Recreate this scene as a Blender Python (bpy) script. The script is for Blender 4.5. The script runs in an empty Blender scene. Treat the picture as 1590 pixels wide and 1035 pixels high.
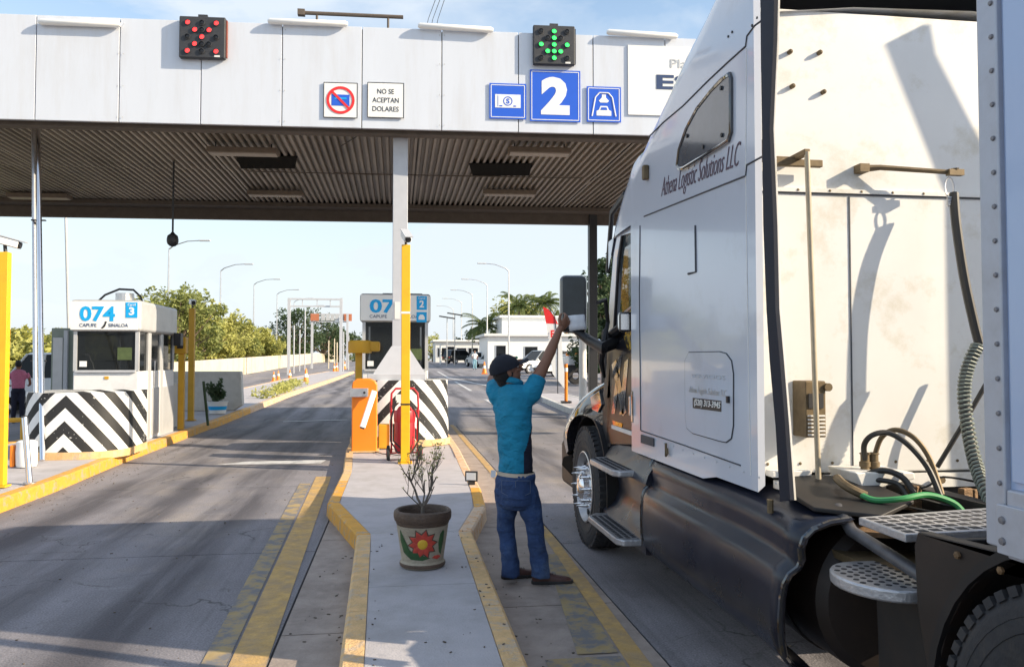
import bpy, bmesh, math, random
from mathutils import Vector, Matrix, noise as mnoise
R = math.radians
random.seed(7)
SC = bpy.context.scene
COL = SC.collection
# ------------------------------------------------------------------ camera
F = 1250.0                    # focal length in pixels of the 1590 wide photograph
CZ = 1.62
YAW = math.atan(178 / F)
PITCH = math.atan(41 / F)
cd = bpy.data.cameras.new('camera'); cam = bpy.data.objects.new('camera', cd); COL.objects.link(cam)
cam.location = (0, 0, CZ)
cam.rotation_euler = (math.pi / 2 + PITCH, 0, -YAW)
cd.sensor_width = 36; cd.lens = F / 1590 * 36; cd.clip_end = 6000; cd.clip_start = 0.05
SC.camera = cam
MC = Matrix.Translation((0, 0, CZ)) @ cam.rotation_euler.to_matrix().to_4x4()
C0 = Vector((0, 0, CZ))
# ------------------------------------------------------------------ light
SUN_AZ, SUN_EL = 68.0, 26.0   # azimuth from straight behind the lane towards the right
SKY_ROT = R(180 - SUN_AZ)
w = bpy.data.worlds.new('World'); SC.world = w; w.use_nodes = True
nt = w.node_tree; nt.nodes.clear()
def wn(t, **k):
    n = nt.nodes.new(t)
    for a, b in k.items(): setattr(n, a, b)
    return n
sky = wn('ShaderNodeTexSky', sky_type='NISHITA', sun_disc=False, sun_elevation=R(SUN_EL), sun_rotation=SKY_ROT,
         air_density=1.3, dust_density=1.2, ozone_density=2.0)
tc = wn('ShaderNodeTexCoord'); mp = wn('ShaderNodeMapping'); mp.inputs['Scale'].default_value = (1.0, 1.0, 3.2)
mp.inputs['Rotation'].default_value = (0.1, 0.25, 0.6)
nz = wn('ShaderNodeTexNoise'); nz.inputs['Scale'].default_value = 2.0; nz.inputs['Detail'].default_value = 7; nz.inputs['Roughness'].default_value = .58
nz.inputs['Distortion'].default_value = .5
rp = wn('ShaderNodeValToRGB'); rp.color_ramp.elements[0].position = .42; rp.color_ramp.elements[1].position = .58
rp.color_ramp.elements[0].color = (.0, .0, .0, 1); rp.color_ramp.elements[1].color = (.9, .9, .9, 1)
sep = wn('ShaderNodeSeparateXYZ')
hz = wn('ShaderNodeMapRange'); hz.inputs['From Min'].default_value = .0; hz.inputs['From Max'].default_value = .46
hz.inputs['To Min'].default_value = .95; hz.inputs['To Max'].default_value = .0
mx = wn('ShaderNodeMath', operation='MAXIMUM')
mixc = wn('ShaderNodeMixRGB'); mixc.inputs[2].default_value = (3.5, 3.85, 4.25, 1)
bg = wn('ShaderNodeBackground'); bg.inputs['Strength'].default_value = .15
out = wn('ShaderNodeOutputWorld')
L = nt.links.new
L(tc.outputs['Generated'], mp.inputs['Vector']); L(mp.outputs[0], nz.inputs['Vector']); L(nz.outputs['Fac'], rp.inputs[0])
L(tc.outputs['Generated'], sep.inputs[0]); L(sep.outputs['Z'], hz.inputs['Value']); L(hz.outputs[0], mx.inputs[0]); L(rp.outputs[0], mx.inputs[1])
L(mx.outputs[0], mixc.inputs[0]); L(sky.outputs[0], mixc.inputs[1]); L(mixc.outputs[0], bg.inputs[0]); L(bg.outputs[0], out.inputs[0])
sd = bpy.data.lights.new('sun', 'SUN'); sun = bpy.data.objects.new('sun', sd); COL.objects.link(sun)
sd.energy = 5.0; sd.angle = R(.5); sd.color = (1, .84, .62)
az, el = R(SUN_AZ), R(SUN_EL)
TOSUN = Vector((math.sin(az) * math.cos(el), -math.cos(az) * math.cos(el), math.sin(el)))
sun.rotation_euler = TOSUN.to_track_quat('Z', 'Y').to_euler()
SC.view_settings.view_transform = 'Standard'; SC.view_settings.look = 'None'
SC.view_settings.exposure = .72; SC.view_settings.gamma = 1; SC.view_settings.use_curve_mapping = False
SC.render.engine = 'CYCLES'
# ------------------------------------------------------------------ helpers
def ray(px, py):
    return (MC.to_3x3() @ Vector(((px - 795) / F, (517.5 - py) / F, -1))).normalized()
FW = Vector((math.sin(YAW), math.cos(YAW), 0)); RT = Vector((math.cos(YAW), -math.sin(YAW), 0)); UP = Vector((0, 0, 1))
def PD(px, py, d):            # point at a forward distance d from the camera
    r = ray(px, py); return C0 + r * (d / r.dot(FW))
def PX(px, py, X):
    r = ray(px, py); return C0 + r * (X / r.x)
def PY(px, py, Y):
    r = ray(px, py); return C0 + r * (Y / r.y)
def PZ(px, py, z=0.):
    r = ray(px, py); return C0 + r * ((z - CZ) / r.z)
def gz(Y): return min(max(0., (Y - 20) * .0145), 1.3)     # the road climbs gently past the plaza
def PG(px, py):               # point on the climbing ground
    r = ray(px, py); t = 1.0
    while t < 400:
        p = C0 + r * t
        if p.z <= gz(p.y): return p
        t += .1
    return C0 + r * 400
class Fr:                     # a vertical-plane frame: a along, b inwards, z up
    def __init__(s, O, e):
        s.O = Vector((O[0], O[1], 0)); s.e = Vector((e[0], e[1], 0)).normalized(); s.n = Vector((-s.e.y, s.e.x, 0))
    def w(s, a, b, z): return s.O + s.e * a + s.n * b + UP * z
    def hit(s, px, py, b=0.):
        r = ray(px, py); t = (s.O + s.n * b - C0).dot(s.n) / r.dot(s.n); p = C0 + r * t
        return (p - s.O).dot(s.e), p.z
    def hitz(s, px, py, z):
        p = PZ(px, py, z) if z < CZ or ray(px, py).z > 0 else None
        return (p - s.O).dot(s.e), (p - s.O).dot(s.n)
LANE = Fr((0, 0), (1, 0))
WM = {}
def wmat(o): return WM[o.name]
def thing(name, label, cat, loc=(0, 0, 0), rotz=0., group=None, kind=None):
    o = bpy.data.objects.new(name, None); COL.objects.link(o); o.empty_display_size = .2
    o.location = loc; o.rotation_euler = (0, 0, rotz)
    WM[o.name] = Matrix.Translation(loc) @ Matrix.Rotation(rotz, 4, 'Z')
    tag(o, label, cat, group, kind); return o
def tag(o, label=None, cat=None, group=None, kind=None):
    if label: o['label'] = label
    if cat: o['category'] = cat
    if group: o['group'] = group
    if kind: o['kind'] = kind
    return o
def frame_of(d, ref=None):
    d = d.normalized(); ref = Vector(ref) if ref is not None else (Vector((0, 0, 1)) if abs(d.z) < .9 else Vector((0, 1, 0)))
    u = ref.cross(d)
    if u.length < 1e-5: u = Vector((1, 0, 0)).cross(d)
    u.normalize(); v = d.cross(u).normalized(); return u, v
class MB:
    def __init__(s): s.v = []; s.f = []
    def add(s, vs, fs):
        n = len(s.v); s.v += [Vector(x) for x in vs]; s.f += [tuple(i + n for i in f) for f in fs]; return s
    def box(s, c, size, rz=0., fr=None):
        c = Vector(c); hx, hy, h = size[0] / 2, size[1] / 2, size[2] / 2
        if fr: ex, ey = fr.e, fr.n
        else: ex = Vector((math.cos(rz), math.sin(rz), 0)); ey = Vector((-math.sin(rz), math.cos(rz), 0))
        vs = [c + ex * (x * hx) + ey * (y * hy) + UP * (z * h) for x in (-1, 1) for y in (-1, 1) for z in (-1, 1)]
        return s.add(vs, [(0, 1, 3, 2), (4, 6, 7, 5), (0, 4, 5, 1), (2, 3, 7, 6), (0, 2, 6, 4), (1, 5, 7, 3)])
    def bb(s, x0, x1, y0, y1, z0, z1): return s.box(((x0 + x1) / 2, (y0 + y1) / 2, (z0 + z1) / 2), (abs(x1 - x0), abs(y1 - y0), abs(z1 - z0)))
    def obox(s, c, ex, ey, ez, size):     # oriented box
        c = Vector(c); ex, ey, ez = [Vector(k).normalized() for k in (ex, ey, ez)]
        vs = [c + ex * (x * size[0] / 2) + ey * (y * size[1] / 2) + ez * (z * size[2] / 2) for x in (-1, 1) for y in (-1, 1) for z in (-1, 1)]
        return s.add(vs, [(0, 1, 3, 2), (4, 6, 7, 5), (0, 4, 5, 1), (2, 3, 7, 6), (0, 2, 6, 4), (1, 5, 7, 3)])
    def prism(s, pts, d):                 # closed polygon swept along the vector d
        d = Vector(d); pts = [Vector(p) for p in pts]; n = len(pts)
        return s.add(pts + [p + d for p in pts], [tuple(range(n))[::-1], tuple(range(n, 2 * n))] + [(i, (i + 1) % n, n + (i + 1) % n, n + i) for i in range(n)])
    def cyl(s, p0, p1, r0, r1=None, n=12, cap=True):
        p0, p1 = Vector(p0), Vector(p1); r1 = r0 if r1 is None else r1; u, v = frame_of(p1 - p0)
        vs = []
        for p, r in ((p0, r0), (p1, r1)):
            vs += [p + (u * math.cos(2 * math.pi * k / n) + v * math.sin(2 * math.pi * k / n)) * r for k in range(n)]
        fs = [(k, (k + 1) % n, n + (k + 1) % n, n + k) for k in range(n)]
        if cap: fs += [tuple(range(n))[::-1], tuple(range(n, 2 * n))]
        return s.add(vs, fs)
    def tube(s, path, r, n=8, ref=None, cap=True):
        path = [Vector(p) for p in path]; m = len(path); vs = []
        pu = None
        for i, p in enumerate(path):
            d = (path[min(i + 1, m - 1)] - path[max(i - 1, 0)]).normalized()
            if pu is None: u, v = frame_of(d, ref)
            else:
                u = pu - d * pu.dot(d); u.normalize(); v = d.cross(u)
            pu = u; rr = r[i] if isinstance(r, (list, tuple)) else r
            ra, rb = rr if isinstance(rr, (list, tuple)) else (rr, rr)
            vs += [p + u * (ra * math.cos(2 * math.pi * k / n)) + v * (rb * math.sin(2 * math.pi * k / n)) for k in range(n)]
        fs = []
        for i in range(m - 1): fs += [(i * n + k, i * n + (k + 1) % n, (i + 1) * n + (k + 1) % n, (i + 1) * n + k) for k in range(n)]
        if cap: fs += [tuple(range(n))[::-1], tuple(range((m - 1) * n, m * n))]
        return s.add(vs, fs)
    def lathe(s, prof, o=(0, 0, 0), ax=(0, 0, 1), n=32):   # prof: (radius, height)
        o = Vector(o); ax = Vector(ax).normalized(); u, v = frame_of(ax); vs = []
        for r, h in prof: vs += [o + ax * h + (u * math.cos(2 * math.pi * k / n) + v * math.sin(2 * math.pi * k / n)) * max(r, .0004) for k in range(n)]
        fs = []
        for i in range(len(prof) - 1): fs += [(i * n + k, i * n + (k + 1) % n, (i + 1) * n + (k + 1) % n, (i + 1) * n + k) for k in range(n)]
        return s.add(vs, fs)
    def ball(s, c, rad, n=12, m=8, rot=None):
        c = Vector(c); rad = Vector(rad) if not isinstance(rad, float) else Vector((rad,) * 3); vs = []
        for j in range(m + 1):
            t = math.pi * j / m
            for k in range(n):
                p = Vector((rad.x * math.sin(t) * math.cos(2 * math.pi * k / n), rad.y * math.sin(t) * math.sin(2 * math.pi * k / n), rad.z * math.cos(t)))
                if j in (0, m): p += Vector((1e-4 * math.cos(2 * math.pi * k / n), 1e-4 * math.sin(2 * math.pi * k / n), 0))
                vs.append(c + (rot @ p if rot else p))
        fs = [(j * n + k, (j + 1) * n + k, (j + 1) * n + (k + 1) % n, j * n + (k + 1) % n) for j in range(m) for k in range(n)]
        fs += [tuple(range(n))[::-1], tuple(range(m * n, m * n + n))]
        return s.add(vs, fs)
    def loft(s, rings, close=True, cap=True):
        m = len(rings[0]); vs = [p for r in rings for p in r]; fs = []
        for i in range(len(rings) - 1):
            for k in range(m if close else m - 1):
                fs.append((i * m + k, i * m + (k + 1) % m, (i + 1) * m + (k + 1) % m, (i + 1) * m + k))
        if cap: fs += [tuple(range(m))[::-1], tuple(range((len(rings) - 1) * m, len(rings) * m))]
        return s.add(vs, fs)
    def build(s, name, mat, parent=None, smooth=False, bevel=0., origin=None, seg=2, fix=True):
        if parent is not None: inv = wmat(parent).inverted()
        else:
            if origin is None:
                xs = [v.x for v in s.v]; ys = [v.y for v in s.v]; zs = [v.z for v in s.v]
                origin = Vector(((min(xs) + max(xs)) / 2, (min(ys) + max(ys)) / 2, min(zs)))
            inv = Matrix.Translation(-Vector(origin))
        me = bpy.data.meshes.new(name); me.from_pydata([inv @ v for v in s.v], [], s.f)
        if fix:
            bm = bmesh.new(); bm.from_mesh(me); bmesh.ops.recalc_face_normals(bm, faces=bm.faces); bm.to_mesh(me); bm.free()
        for m in (mat if isinstance(mat, (list, tuple)) else [mat]): me.materials.append(m)
        o = bpy.data.objects.new(name, me); COL.objects.link(o)
        if parent is not None: o.parent = parent; WM[o.name] = wmat(parent).copy()
        else: o.location = origin; WM[o.name] = Matrix.Translation(origin)
        if smooth:
            me.shade_smooth()
            if smooth != 2: me.set_sharp_from_angle(angle=R(38))
        if bevel:
            b = o.modifiers.new('bevel', 'BEVEL'); b.width = bevel; b.segments = seg; b.limit_method = 'ANGLE'; b.angle_limit = R(40)
            me.shade_smooth()
            b.harden_normals = True
        return o
def struct(o): o['kind'] = 'structure'; return o
def bake(o, *mods):           # evaluate modifiers into the mesh
    for t, k in mods:
        m = o.modifiers.new(t.lower(), t)
        for a, b in k.items(): setattr(m, a, b)
    dg = bpy.context.evaluated_depsgraph_get(); dg.update()
    me = bpy.data.meshes.new_from_object(o.evaluated_get(dg)); me.name = o.name
    o.modifiers.clear(); old = o.data; o.data = me; bpy.data.meshes.remove(old); return o
def copy_tree(o, parent=None):
    c = o.copy(); COL.objects.link(c); c.parent = parent
    for ch in list(o.children): copy_tree(ch, c)
    return c
def put(o, loc, rotz=None, label=None):
    o.location = loc
    if rotz is not None: o.rotation_euler = (0, 0, rotz)
    if label: o['label'] = label
    return o
# ------------------------------------------------------------------ materials
def mat(name, col, rough=.6, metal=0., var=.12, vs=6., bump=0., bs=60., coat=0., dirt=None, ds=2., da=.5, spec=None, emit=None, stretch=None, rv=0., dr=(.48, .68)):
    m = bpy.data.materials.new(name); m.use_nodes = True; t = m.node_tree; b = t.nodes['Principled BSDF']; l = t.links.new
    b.inputs['Roughness'].default_value = rough; b.inputs['Metallic'].default_value = metal; b.inputs['Coat Weight'].default_value = coat
    b.inputs['Coat Roughness'].default_value = .05
    if spec is not None: b.inputs['Specular IOR Level'].default_value = spec
    c = t.nodes.new('ShaderNodeTexCoord'); mpp = t.nodes.new('ShaderNodeMapping'); l(c.outputs['Object'], mpp.inputs[0])
    if stretch: mpp.inputs['Scale'].default_value = stretch
    n = t.nodes.new('ShaderNodeTexNoise'); n.inputs['Scale'].default_value = vs; n.inputs['Detail'].default_value = 6; n.inputs['Roughness'].default_value = .65
    l(mpp.outputs[0], n.inputs['Vector'])
    mr = t.nodes.new('ShaderNodeMapRange'); mr.inputs['From Min'].default_value = .25; mr.inputs['From Max'].default_value = .75
    mr.inputs['To Min'].default_value = 1 - var; mr.inputs['To Max'].default_value = 1 + var; l(n.outputs['Fac'], mr.inputs['Value'])
    mu = t.nodes.new('ShaderNodeMixRGB'); mu.blend_type = 'MULTIPLY'; mu.inputs[0].default_value = 1; mu.inputs[1].default_value = (*col, 1)
    l(mr.outputs[0], mu.inputs[2]); last = mu.outputs[0]
    if dirt:
        n2 = t.nodes.new('ShaderNodeTexNoise'); n2.inputs['Scale'].default_value = ds; n2.inputs['Detail'].default_value = 9; n2.inputs['Roughness'].default_value = .7
        l(mpp.outputs[0], n2.inputs['Vector'])
        r2 = t.nodes.new('ShaderNodeMapRange'); r2.inputs['From Min'].default_value = dr[0]; r2.inputs['From Max'].default_value = dr[1]; r2.inputs['To Max'].default_value = da
        l(n2.outputs['Fac'], r2.inputs['Value'])
        m2 = t.nodes.new('ShaderNodeMixRGB'); m2.inputs[2].default_value = (*dirt, 1); l(r2.outputs[0], m2.inputs[0]); l(last, m2.inputs[1]); last = m2.outputs[0]
    l(last, b.inputs['Base Color'])
    if rv:
        r3 = t.nodes.new('ShaderNodeMapRange'); r3.inputs['To Min'].default_value = max(0, rough - rv); r3.inputs['To Max'].default_value = rough + rv
        l(n.outputs['Fac'], r3.inputs['Value']); l(r3.outputs[0], b.inputs['Roughness'])
    if bump:
        n3 = t.nodes.new('ShaderNodeTexNoise'); n3.inputs['Scale'].default_value = bs; n3.inputs['Detail'].default_value = 4; l(mpp.outputs[0], n3.inputs['Vector'])
        bn = t.nodes.new('ShaderNodeBump'); bn.inputs['Strength'].default_value = bump; bn.inputs['Distance'].default_value = .02; l(n3.outputs['Fac'], bn.inputs['Height']); l(bn.outputs[0], b.inputs['Normal'])
    if emit:
        b.inputs['Emission Color'].default_value = (*emit[0], 1); b.inputs['Emission Strength'].default_value = emit[1]
    return m
M = {}
M['soil'] = mat('soil', (.30, .24, .16), .95, var=.3, vs=.8, bump=.5, bs=8, dirt=(.2, .2, .09), ds=.3, da=.6)
M['joint'] = mat('joint_filler', (.05, .048, .05), .9)
M['gutter'] = mat('gutter_concrete', (.33, .275, .24), .85, var=.22, vs=5, bump=.3, bs=60, dirt=(.19, .155, .135), ds=2.3, da=.7)
M['walk'] = mat('walk_concrete', (.43, .41, .425), .8, var=.1, vs=5, bump=.25, bs=90, dirt=(.30, .28, .27), ds=2.2, da=.6)
M['kerb'] = mat('kerb_ochre_paint', (.66, .43, .20), .75, var=.22, vs=11, bump=.5, bs=60, dirt=(.48, .39, .30), ds=9, da=.8, dr=(.50, .60))
M['kerbo'] = mat('kerb_bright_paint', (.66, .33, .04), .6, var=.15, vs=9, bump=.3, bs=50, dirt=(.38, .31, .24), ds=10, da=.85, dr=(.53, .60))
M['kerbp'] = mat('kerb_worn_paint', (.62, .46, .32), .75, var=.15, vs=14, bump=.3, bs=50, dirt=(.60, .29, .10), ds=12, da=.8, dr=(.50, .58))
M['yline'] = mat('yellow_line_paint', (.50, .32, .11), .78, var=.25, vs=12, bump=.3, bs=60, dirt=(.24, .20, .17), ds=5, da=.8, dr=(.42, .72))
M['ylinef'] = mat('faded_line_paint', (.38, .28, .13), .78, var=.3, vs=14, dirt=(.17, .165, .17), ds=7, da=1., dr=(.42, .56))
M['wline'] = mat('white_line_paint', (.55, .55, .55), .7, var=.2, vs=10, dirt=(.25, .25, .26), ds=4, da=.9)
M['panel'] = mat('fascia_panel', (.63, .67, .74), .36, metal=.0, var=.03, vs=1.2, bump=.08, bs=1.6, coat=.25, dirt=(.52, .52, .53), ds=1.3, da=.4, stretch=(2., 2., .3))
M['panelgap'] = mat('panel_gap', (.16, .16, .17), .7)
M['soffit'] = mat('corrugated_sheet', (.30, .26, .215), .5, metal=.25, var=.25, vs=1.5, dirt=(.13, .10, .075), ds=1.1, da=.7, stretch=(1, .15, 1))
M['soffitb'] = mat('dark_trim', (.10, .08, .065), .7, var=.2)
M['steelg'] = mat('grey_painted_steel', (.47, .49, .53), .45, var=.06, coat=.2)
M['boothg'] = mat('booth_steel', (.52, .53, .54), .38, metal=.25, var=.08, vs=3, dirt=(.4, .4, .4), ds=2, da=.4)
M['boothw'] = mat('booth_white_front', (.74, .75, .76), .45, var=.05, dirt=(.55, .55, .55), ds=2, da=.4)
M['white'] = mat('white_paint', (.72, .72, .70), .5, var=.05)
M['signw'] = mat('sign_white', (.82, .82, .80), .4, var=.02)
M['blue'] = mat('sign_blue', (.02, .11, .62), .35, var=.04)
M['cyan'] = mat('sign_cyan', (.0, .36, .76), .4, var=.03)
M['dkblue'] = mat('text_dark_blue', (.03, .06, .15), .5)
M['dk'] = mat('black_plastic', (.022, .022, .025), .45, var=.1)
M['rubber'] = mat('rubber', (.03, .03, .034), .75, var=.2, vs=12, bump=.2, bs=50, dirt=(.10, .085, .07), ds=4, da=.5)
M['red'] = mat('red_paint', (.55, .02, .03), .4, var=.1, coat=.3)
M['redsign'] = mat('sign_red', (.75, .03, .03), .4)
M['ledr'] = mat('red_led', (.8, .02, .02), .4, emit=((1, .04, .04), 1.6))
M['ledg'] = mat('green_led', (.05, .8, .1), .4, emit=((.03, 1, .12), 1.5))
M['ledoff'] = mat('led_off', (.01, .01, .012), .3)
M['dkgrey'] = mat('signal_housing', (.035, .038, .045), .6, var=.2, bump=.3, bs=120)
M['yel'] = mat('yellow_post_paint', (.82, .45, .01), .4, var=.07, vs=4, coat=.2, dirt=(.55, .28, .02), ds=5, da=.35)
M['yeld'] = mat('ochre_post_paint', (.60, .33, .02), .5, var=.12, vs=5)
M['orange'] = mat('orange_cabinet', (.90, .24, .012), .35, var=.06, coat=.3, vs=3)
M['chrome'] = mat('bright_metal', (.75, .75, .77), .13, metal=1., var=.05)
M['alu'] = mat('brushed_aluminium', (.62, .62, .63), .35, metal=.9, var=.15, vs=10, bump=.1)
M['conc'] = mat('white_washed_concrete', (.58, .57, .54), .85, var=.08, bump=.3, bs=40, dirt=(.4, .37, .32), ds=2, da=.5)
M['cream'] = mat('cream_wall', (.62, .55, .42), .85, var=.08, dirt=(.42, .36, .27), ds=.8, da=.5)
M['terra'] = mat('pot_clay', (.40, .345, .26), .75, var=.2, vs=14, bump=.5, bs=60, dirt=(.22, .17, .12), ds=7, da=.6)
M['potrim'] = mat('pot_rim_brown', (.10, .065, .045), .55, var=.25, vs=18, bump=.4, bs=50)
M['potgreen'] = mat('pot_leaf_green', (.03, .09, .03), .5, var=.3, vs=20)
M['petal'] = mat('pot_petal_red', (.50, .055, .035), .5, var=.25, vs=30)
M['potyel'] = mat('pot_yellow', (.70, .42, .03), .5, var=.1)
M['earth'] = mat('potting_soil', (.05, .035, .025), .95, var=.4, vs=40, bump=1, bs=60)
M['bark'] = mat('bark', (.16, .12, .085), .9, var=.3, vs=25, bump=.6, bs=60)
M['twig'] = mat('grey_twig', (.17, .14, .115), .85, var=.2, vs=25)
def leafmat(name, col, var=.35):
    m = mat(name, col, .65, var=var, vs=.9); b = m.node_tree.nodes['Principled BSDF']
    b.inputs['Subsurface Weight'].default_value = 0
    t = m.node_tree; tr = t.nodes.new('ShaderNodeBsdfTranslucent'); ms = t.nodes.new('ShaderNodeMixShader'); ms.inputs[0].default_value = .35
    src = b.inputs['Base Color'].links[0].from_socket
    t.links.new(src, tr.inputs[0]); t.links.new(b.outputs[0], ms.inputs[1]); t.links.new(tr.outputs[0], ms.inputs[2])
    t.links.new(ms.outputs[0], t.nodes['Material Output'].inputs[0]); return m
M['leafy'] = leafmat('yellow_green_leaves', (.42, .42, .12))
M['leafm'] = leafmat('mid_green_leaves', (.25, .28, .085))
M['leafd'] = leafmat('dark_green_leaves', (.065, .105, .045))
M['palm'] = leafmat('palm_leaves', (.13, .17, .05))
def glassmat(name, col=(.012, .014, .017), rough=.05, alpha=1., spec=.25):
    m = mat(name, col, rough, spec=spec); b = m.node_tree.nodes['Principled BSDF']
    b.inputs['Alpha'].default_value = alpha; return m
M['glass'] = glassmat('dark_glass')
M['bglass'] = glassmat('booth_glass', (.015, .018, .02), .04, .62)
M['cglass'] = glassmat('thin_clear_glass', (.03, .05, .06), .03, .38)
# road: concrete with rubbed-in tyre marks running along the lane
def roadmat():
    m = mat('road_concrete', (.215, .205, .222), .78, var=.16, vs=3, bump=.35, bs=70, rv=.12); t = m.node_tree; b = t.nodes['Principled BSDF']; l = t.links.new
    src = b.inputs['Base Color'].links[0].from_socket
    g = t.nodes.new('ShaderNodeNewGeometry')
    def nz(scale, st, lo, hi, detail=6):
        mpn = t.nodes.new('ShaderNodeMapping'); mpn.inputs['Scale'].default_value = st; l(g.outputs['Position'], mpn.inputs[0])
        n = t.nodes.new('ShaderNodeTexNoise'); n.inputs['Scale'].default_value = scale; n.inputs['Detail'].default_value = detail; n.inputs['Roughness'].default_value = .65; l(mpn.outputs[0], n.inputs['Vector'])
        r = t.nodes.new('ShaderNodeMapRange'); r.inputs['From Min'].default_value = lo; r.inputs['From Max'].default_value = hi; l(n.outputs['Fac'], r.inputs['Value']); return r.outputs[0]
    def mix(f, c, col):
        x = t.nodes.new('ShaderNodeMixRGB'); l(f, x.inputs[0]); l(c, x.inputs[1]); x.inputs[2].default_value = (*col, 1); return x.outputs[0]
    def mul(a, k):
        x = t.nodes.new('ShaderNodeMath'); x.operation = 'MULTIPLY'; l(a, x.inputs[0])
        if isinstance(k, (int, float)): x.inputs[1].default_value = k
        else: l(k, x.inputs[1])
        return x.outputs[0]
    c = mix(mul(nz(1.0, (1.1, .12, 1), .47, .72), .75), src, (.075, .072, .082))
    c = mix(mul(nz(2.2, (1.6, .07, 1), .55, .75), .6), c, (.05, .048, .055))
    c = mix(mul(nz(.6, (1, .5, 1), .52, .74), .75), c, (.34, .29, .235))
    c = mix(mul(nz(7, (1, 1, 1), .60, .74), .5), c, (.07, .065, .07))
    c = mix(mul(nz(1.4, (.5, 2.2, 1), .62, .74), .5), c, (.36, .36, .37))
    sx = t.nodes.new('ShaderNodeSeparateXYZ'); l(g.outputs['Position'], sx.inputs[0])
    def ma(op, a, k):
        x = t.nodes.new('ShaderNodeMath'); x.operation = op; l(a, x.inputs[0])
        if isinstance(k, (int, float)): x.inputs[1].default_value = k
        else: l(k, x.inputs[1])
        return x.outputs[0]
    wob = t.nodes.new('ShaderNodeTexNoise'); wob.inputs['Scale'].default_value = .35; l(g.outputs['Position'], wob.inputs['Vector'])
    xx = ma('ADD', sx.outputs['X'], ma('MULTIPLY', ma('SUBTRACT', wob.outputs['Fac'], .5), .9))
    tot = None
    for cx, wd_ in ((-3.35, .30), (-1.75, .34), (2.35, .32), (4.15, .32), (-2.55, .25)):
        dd = ma('ABSOLUTE', ma('SUBTRACT', xx, cx), 0)
        mr2 = t.nodes.new('ShaderNodeMapRange'); mr2.interpolation_type = 'SMOOTHSTEP'; mr2.inputs['From Min'].default_value = wd_ * 1.3; mr2.inputs['From Max'].default_value = wd_ * .15; l(dd, mr2.inputs['Value'])
        tot = mr2.outputs[0] if tot is None else ma('MAXIMUM', tot, mr2.outputs[0])
    c = mix(mul(mul(tot, nz(1.7, (1.2, .10, 1), .34, .56)), .88), c, (.055, .052, .062))
    fn = t.nodes.new('ShaderNodeTexNoise'); fn.inputs['Scale'].default_value = 85; fn.inputs['Detail'].default_value = 3; l(g.outputs['Position'], fn.inputs['Vector'])
    fr_ = t.nodes.new('ShaderNodeMapRange'); fr_.inputs['From Min'].default_value = .3; fr_.inputs['From Max'].default_value = .7; fr_.inputs['To Min'].default_value = .72; fr_.inputs['To Max'].default_value = 1.3; l(fn.outputs['Fac'], fr_.inputs['Value'])
    fm = t.nodes.new('ShaderNodeMixRGB'); fm.blend_type = 'MULTIPLY'; fm.inputs[0].default_value = 1; l(c, fm.inputs[1]); l(fr_.outputs[0], fm.inputs[2]); c = fm.outputs[0]
    # fine cracks
    vo = t.nodes.new('ShaderNodeTexVoronoi'); vo.feature = 'DISTANCE_TO_EDGE'; vo.inputs['Scale'].default_value = .55
    dn = t.nodes.new('ShaderNodeTexNoise'); dn.inputs['Scale'].default_value = 1.8; dn.inputs['Detail'].default_value = 8; l(g.outputs['Position'], dn.inputs['Vector'])
    vm = t.nodes.new('ShaderNodeVectorMath'); vm.operation = 'MULTIPLY_ADD'; l(dn.outputs['Color'], vm.inputs[0]); vm.inputs[1].default_value = (1.1, 1.1, 0); l(g.outputs['Position'], vm.inputs[2]); l(vm.outputs[0], vo.inputs['Vector'])
    cr = t.nodes.new('ShaderNodeMapRange'); cr.inputs['From Min'].default_value = .006; cr.inputs['From Max'].default_value = .0; l(vo.outputs['Distance'], cr.inputs['Value'])
    c = mix(mul(mul(cr.outputs[0], nz(.5, (1, 1, 1), .48, .56)), .8), c, (.035, .033, .035))
    l(c, b.inputs['Base Color']); return m
M['road'] = roadmat()
M['slab'] = M['road']
def chevron():
    m = mat('chevron_paint', (.8, .8, .78), .6, var=.05, bump=.2, bs=50); t = m.node_tree; b = t.nodes['Principled BSDF']; l = t.links.new
    src = b.inputs['Base Color'].links[0].from_socket
    c = t.nodes.new('ShaderNodeTexCoord'); s = t.nodes.new('ShaderNodeSeparateXYZ'); l(c.outputs['Object'], s.inputs[0])
    def ma(op, a, bb=None):
        x = t.nodes.new('ShaderNodeMath'); x.operation = op
        if isinstance(a, float): x.inputs[0].default_value = a
        else: l(a, x.inputs[0])
        if bb is not None:
            if isinstance(bb, float): x.inputs[1].default_value = bb
            else: l(bb, x.inputs[1])
        return x.outputs[0]
    v = ma('FRACT', ma('DIVIDE', ma('ADD', ma('ADD', ma('MULTIPLY', ma('ABSOLUTE', s.outputs['X']), 1.05), ma('MULTIPLY', s.outputs['Y'], .55)), ma('ADD', s.outputs['Z'], .0)), .40))
    n = t.nodes.new('ShaderNodeTexNoise'); n.inputs['Scale'].default_value = 26; n.inputs['Detail'].default_value = 5; l(c.outputs['Object'], n.inputs['Vector'])
    n1 = t.nodes.new('ShaderNodeTexNoise'); n1.inputs['Scale'].default_value = 2.2; l(c.outputs['Object'], n1.inputs['Vector'])
    wear = ma('GREATER_THAN', ma('ADD', n.outputs['Fac'], ma('MULTIPLY', n1.outputs['Fac'], .5)), .93)
    f = ma('MULTIPLY', ma('LESS_THAN', v, .5), ma('SUBTRACT', 1.0, ma('MULTIPLY', wear, .55)))
    x = t.nodes.new('ShaderNodeMixRGB'); l(f, x.inputs[0]); l(src, x.inputs[1]); x.inputs[2].default_value = (.018, .018, .019, 1); l(x.outputs[0], b.inputs['Base Color']); return m
M['chev'] = chevron()
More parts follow.
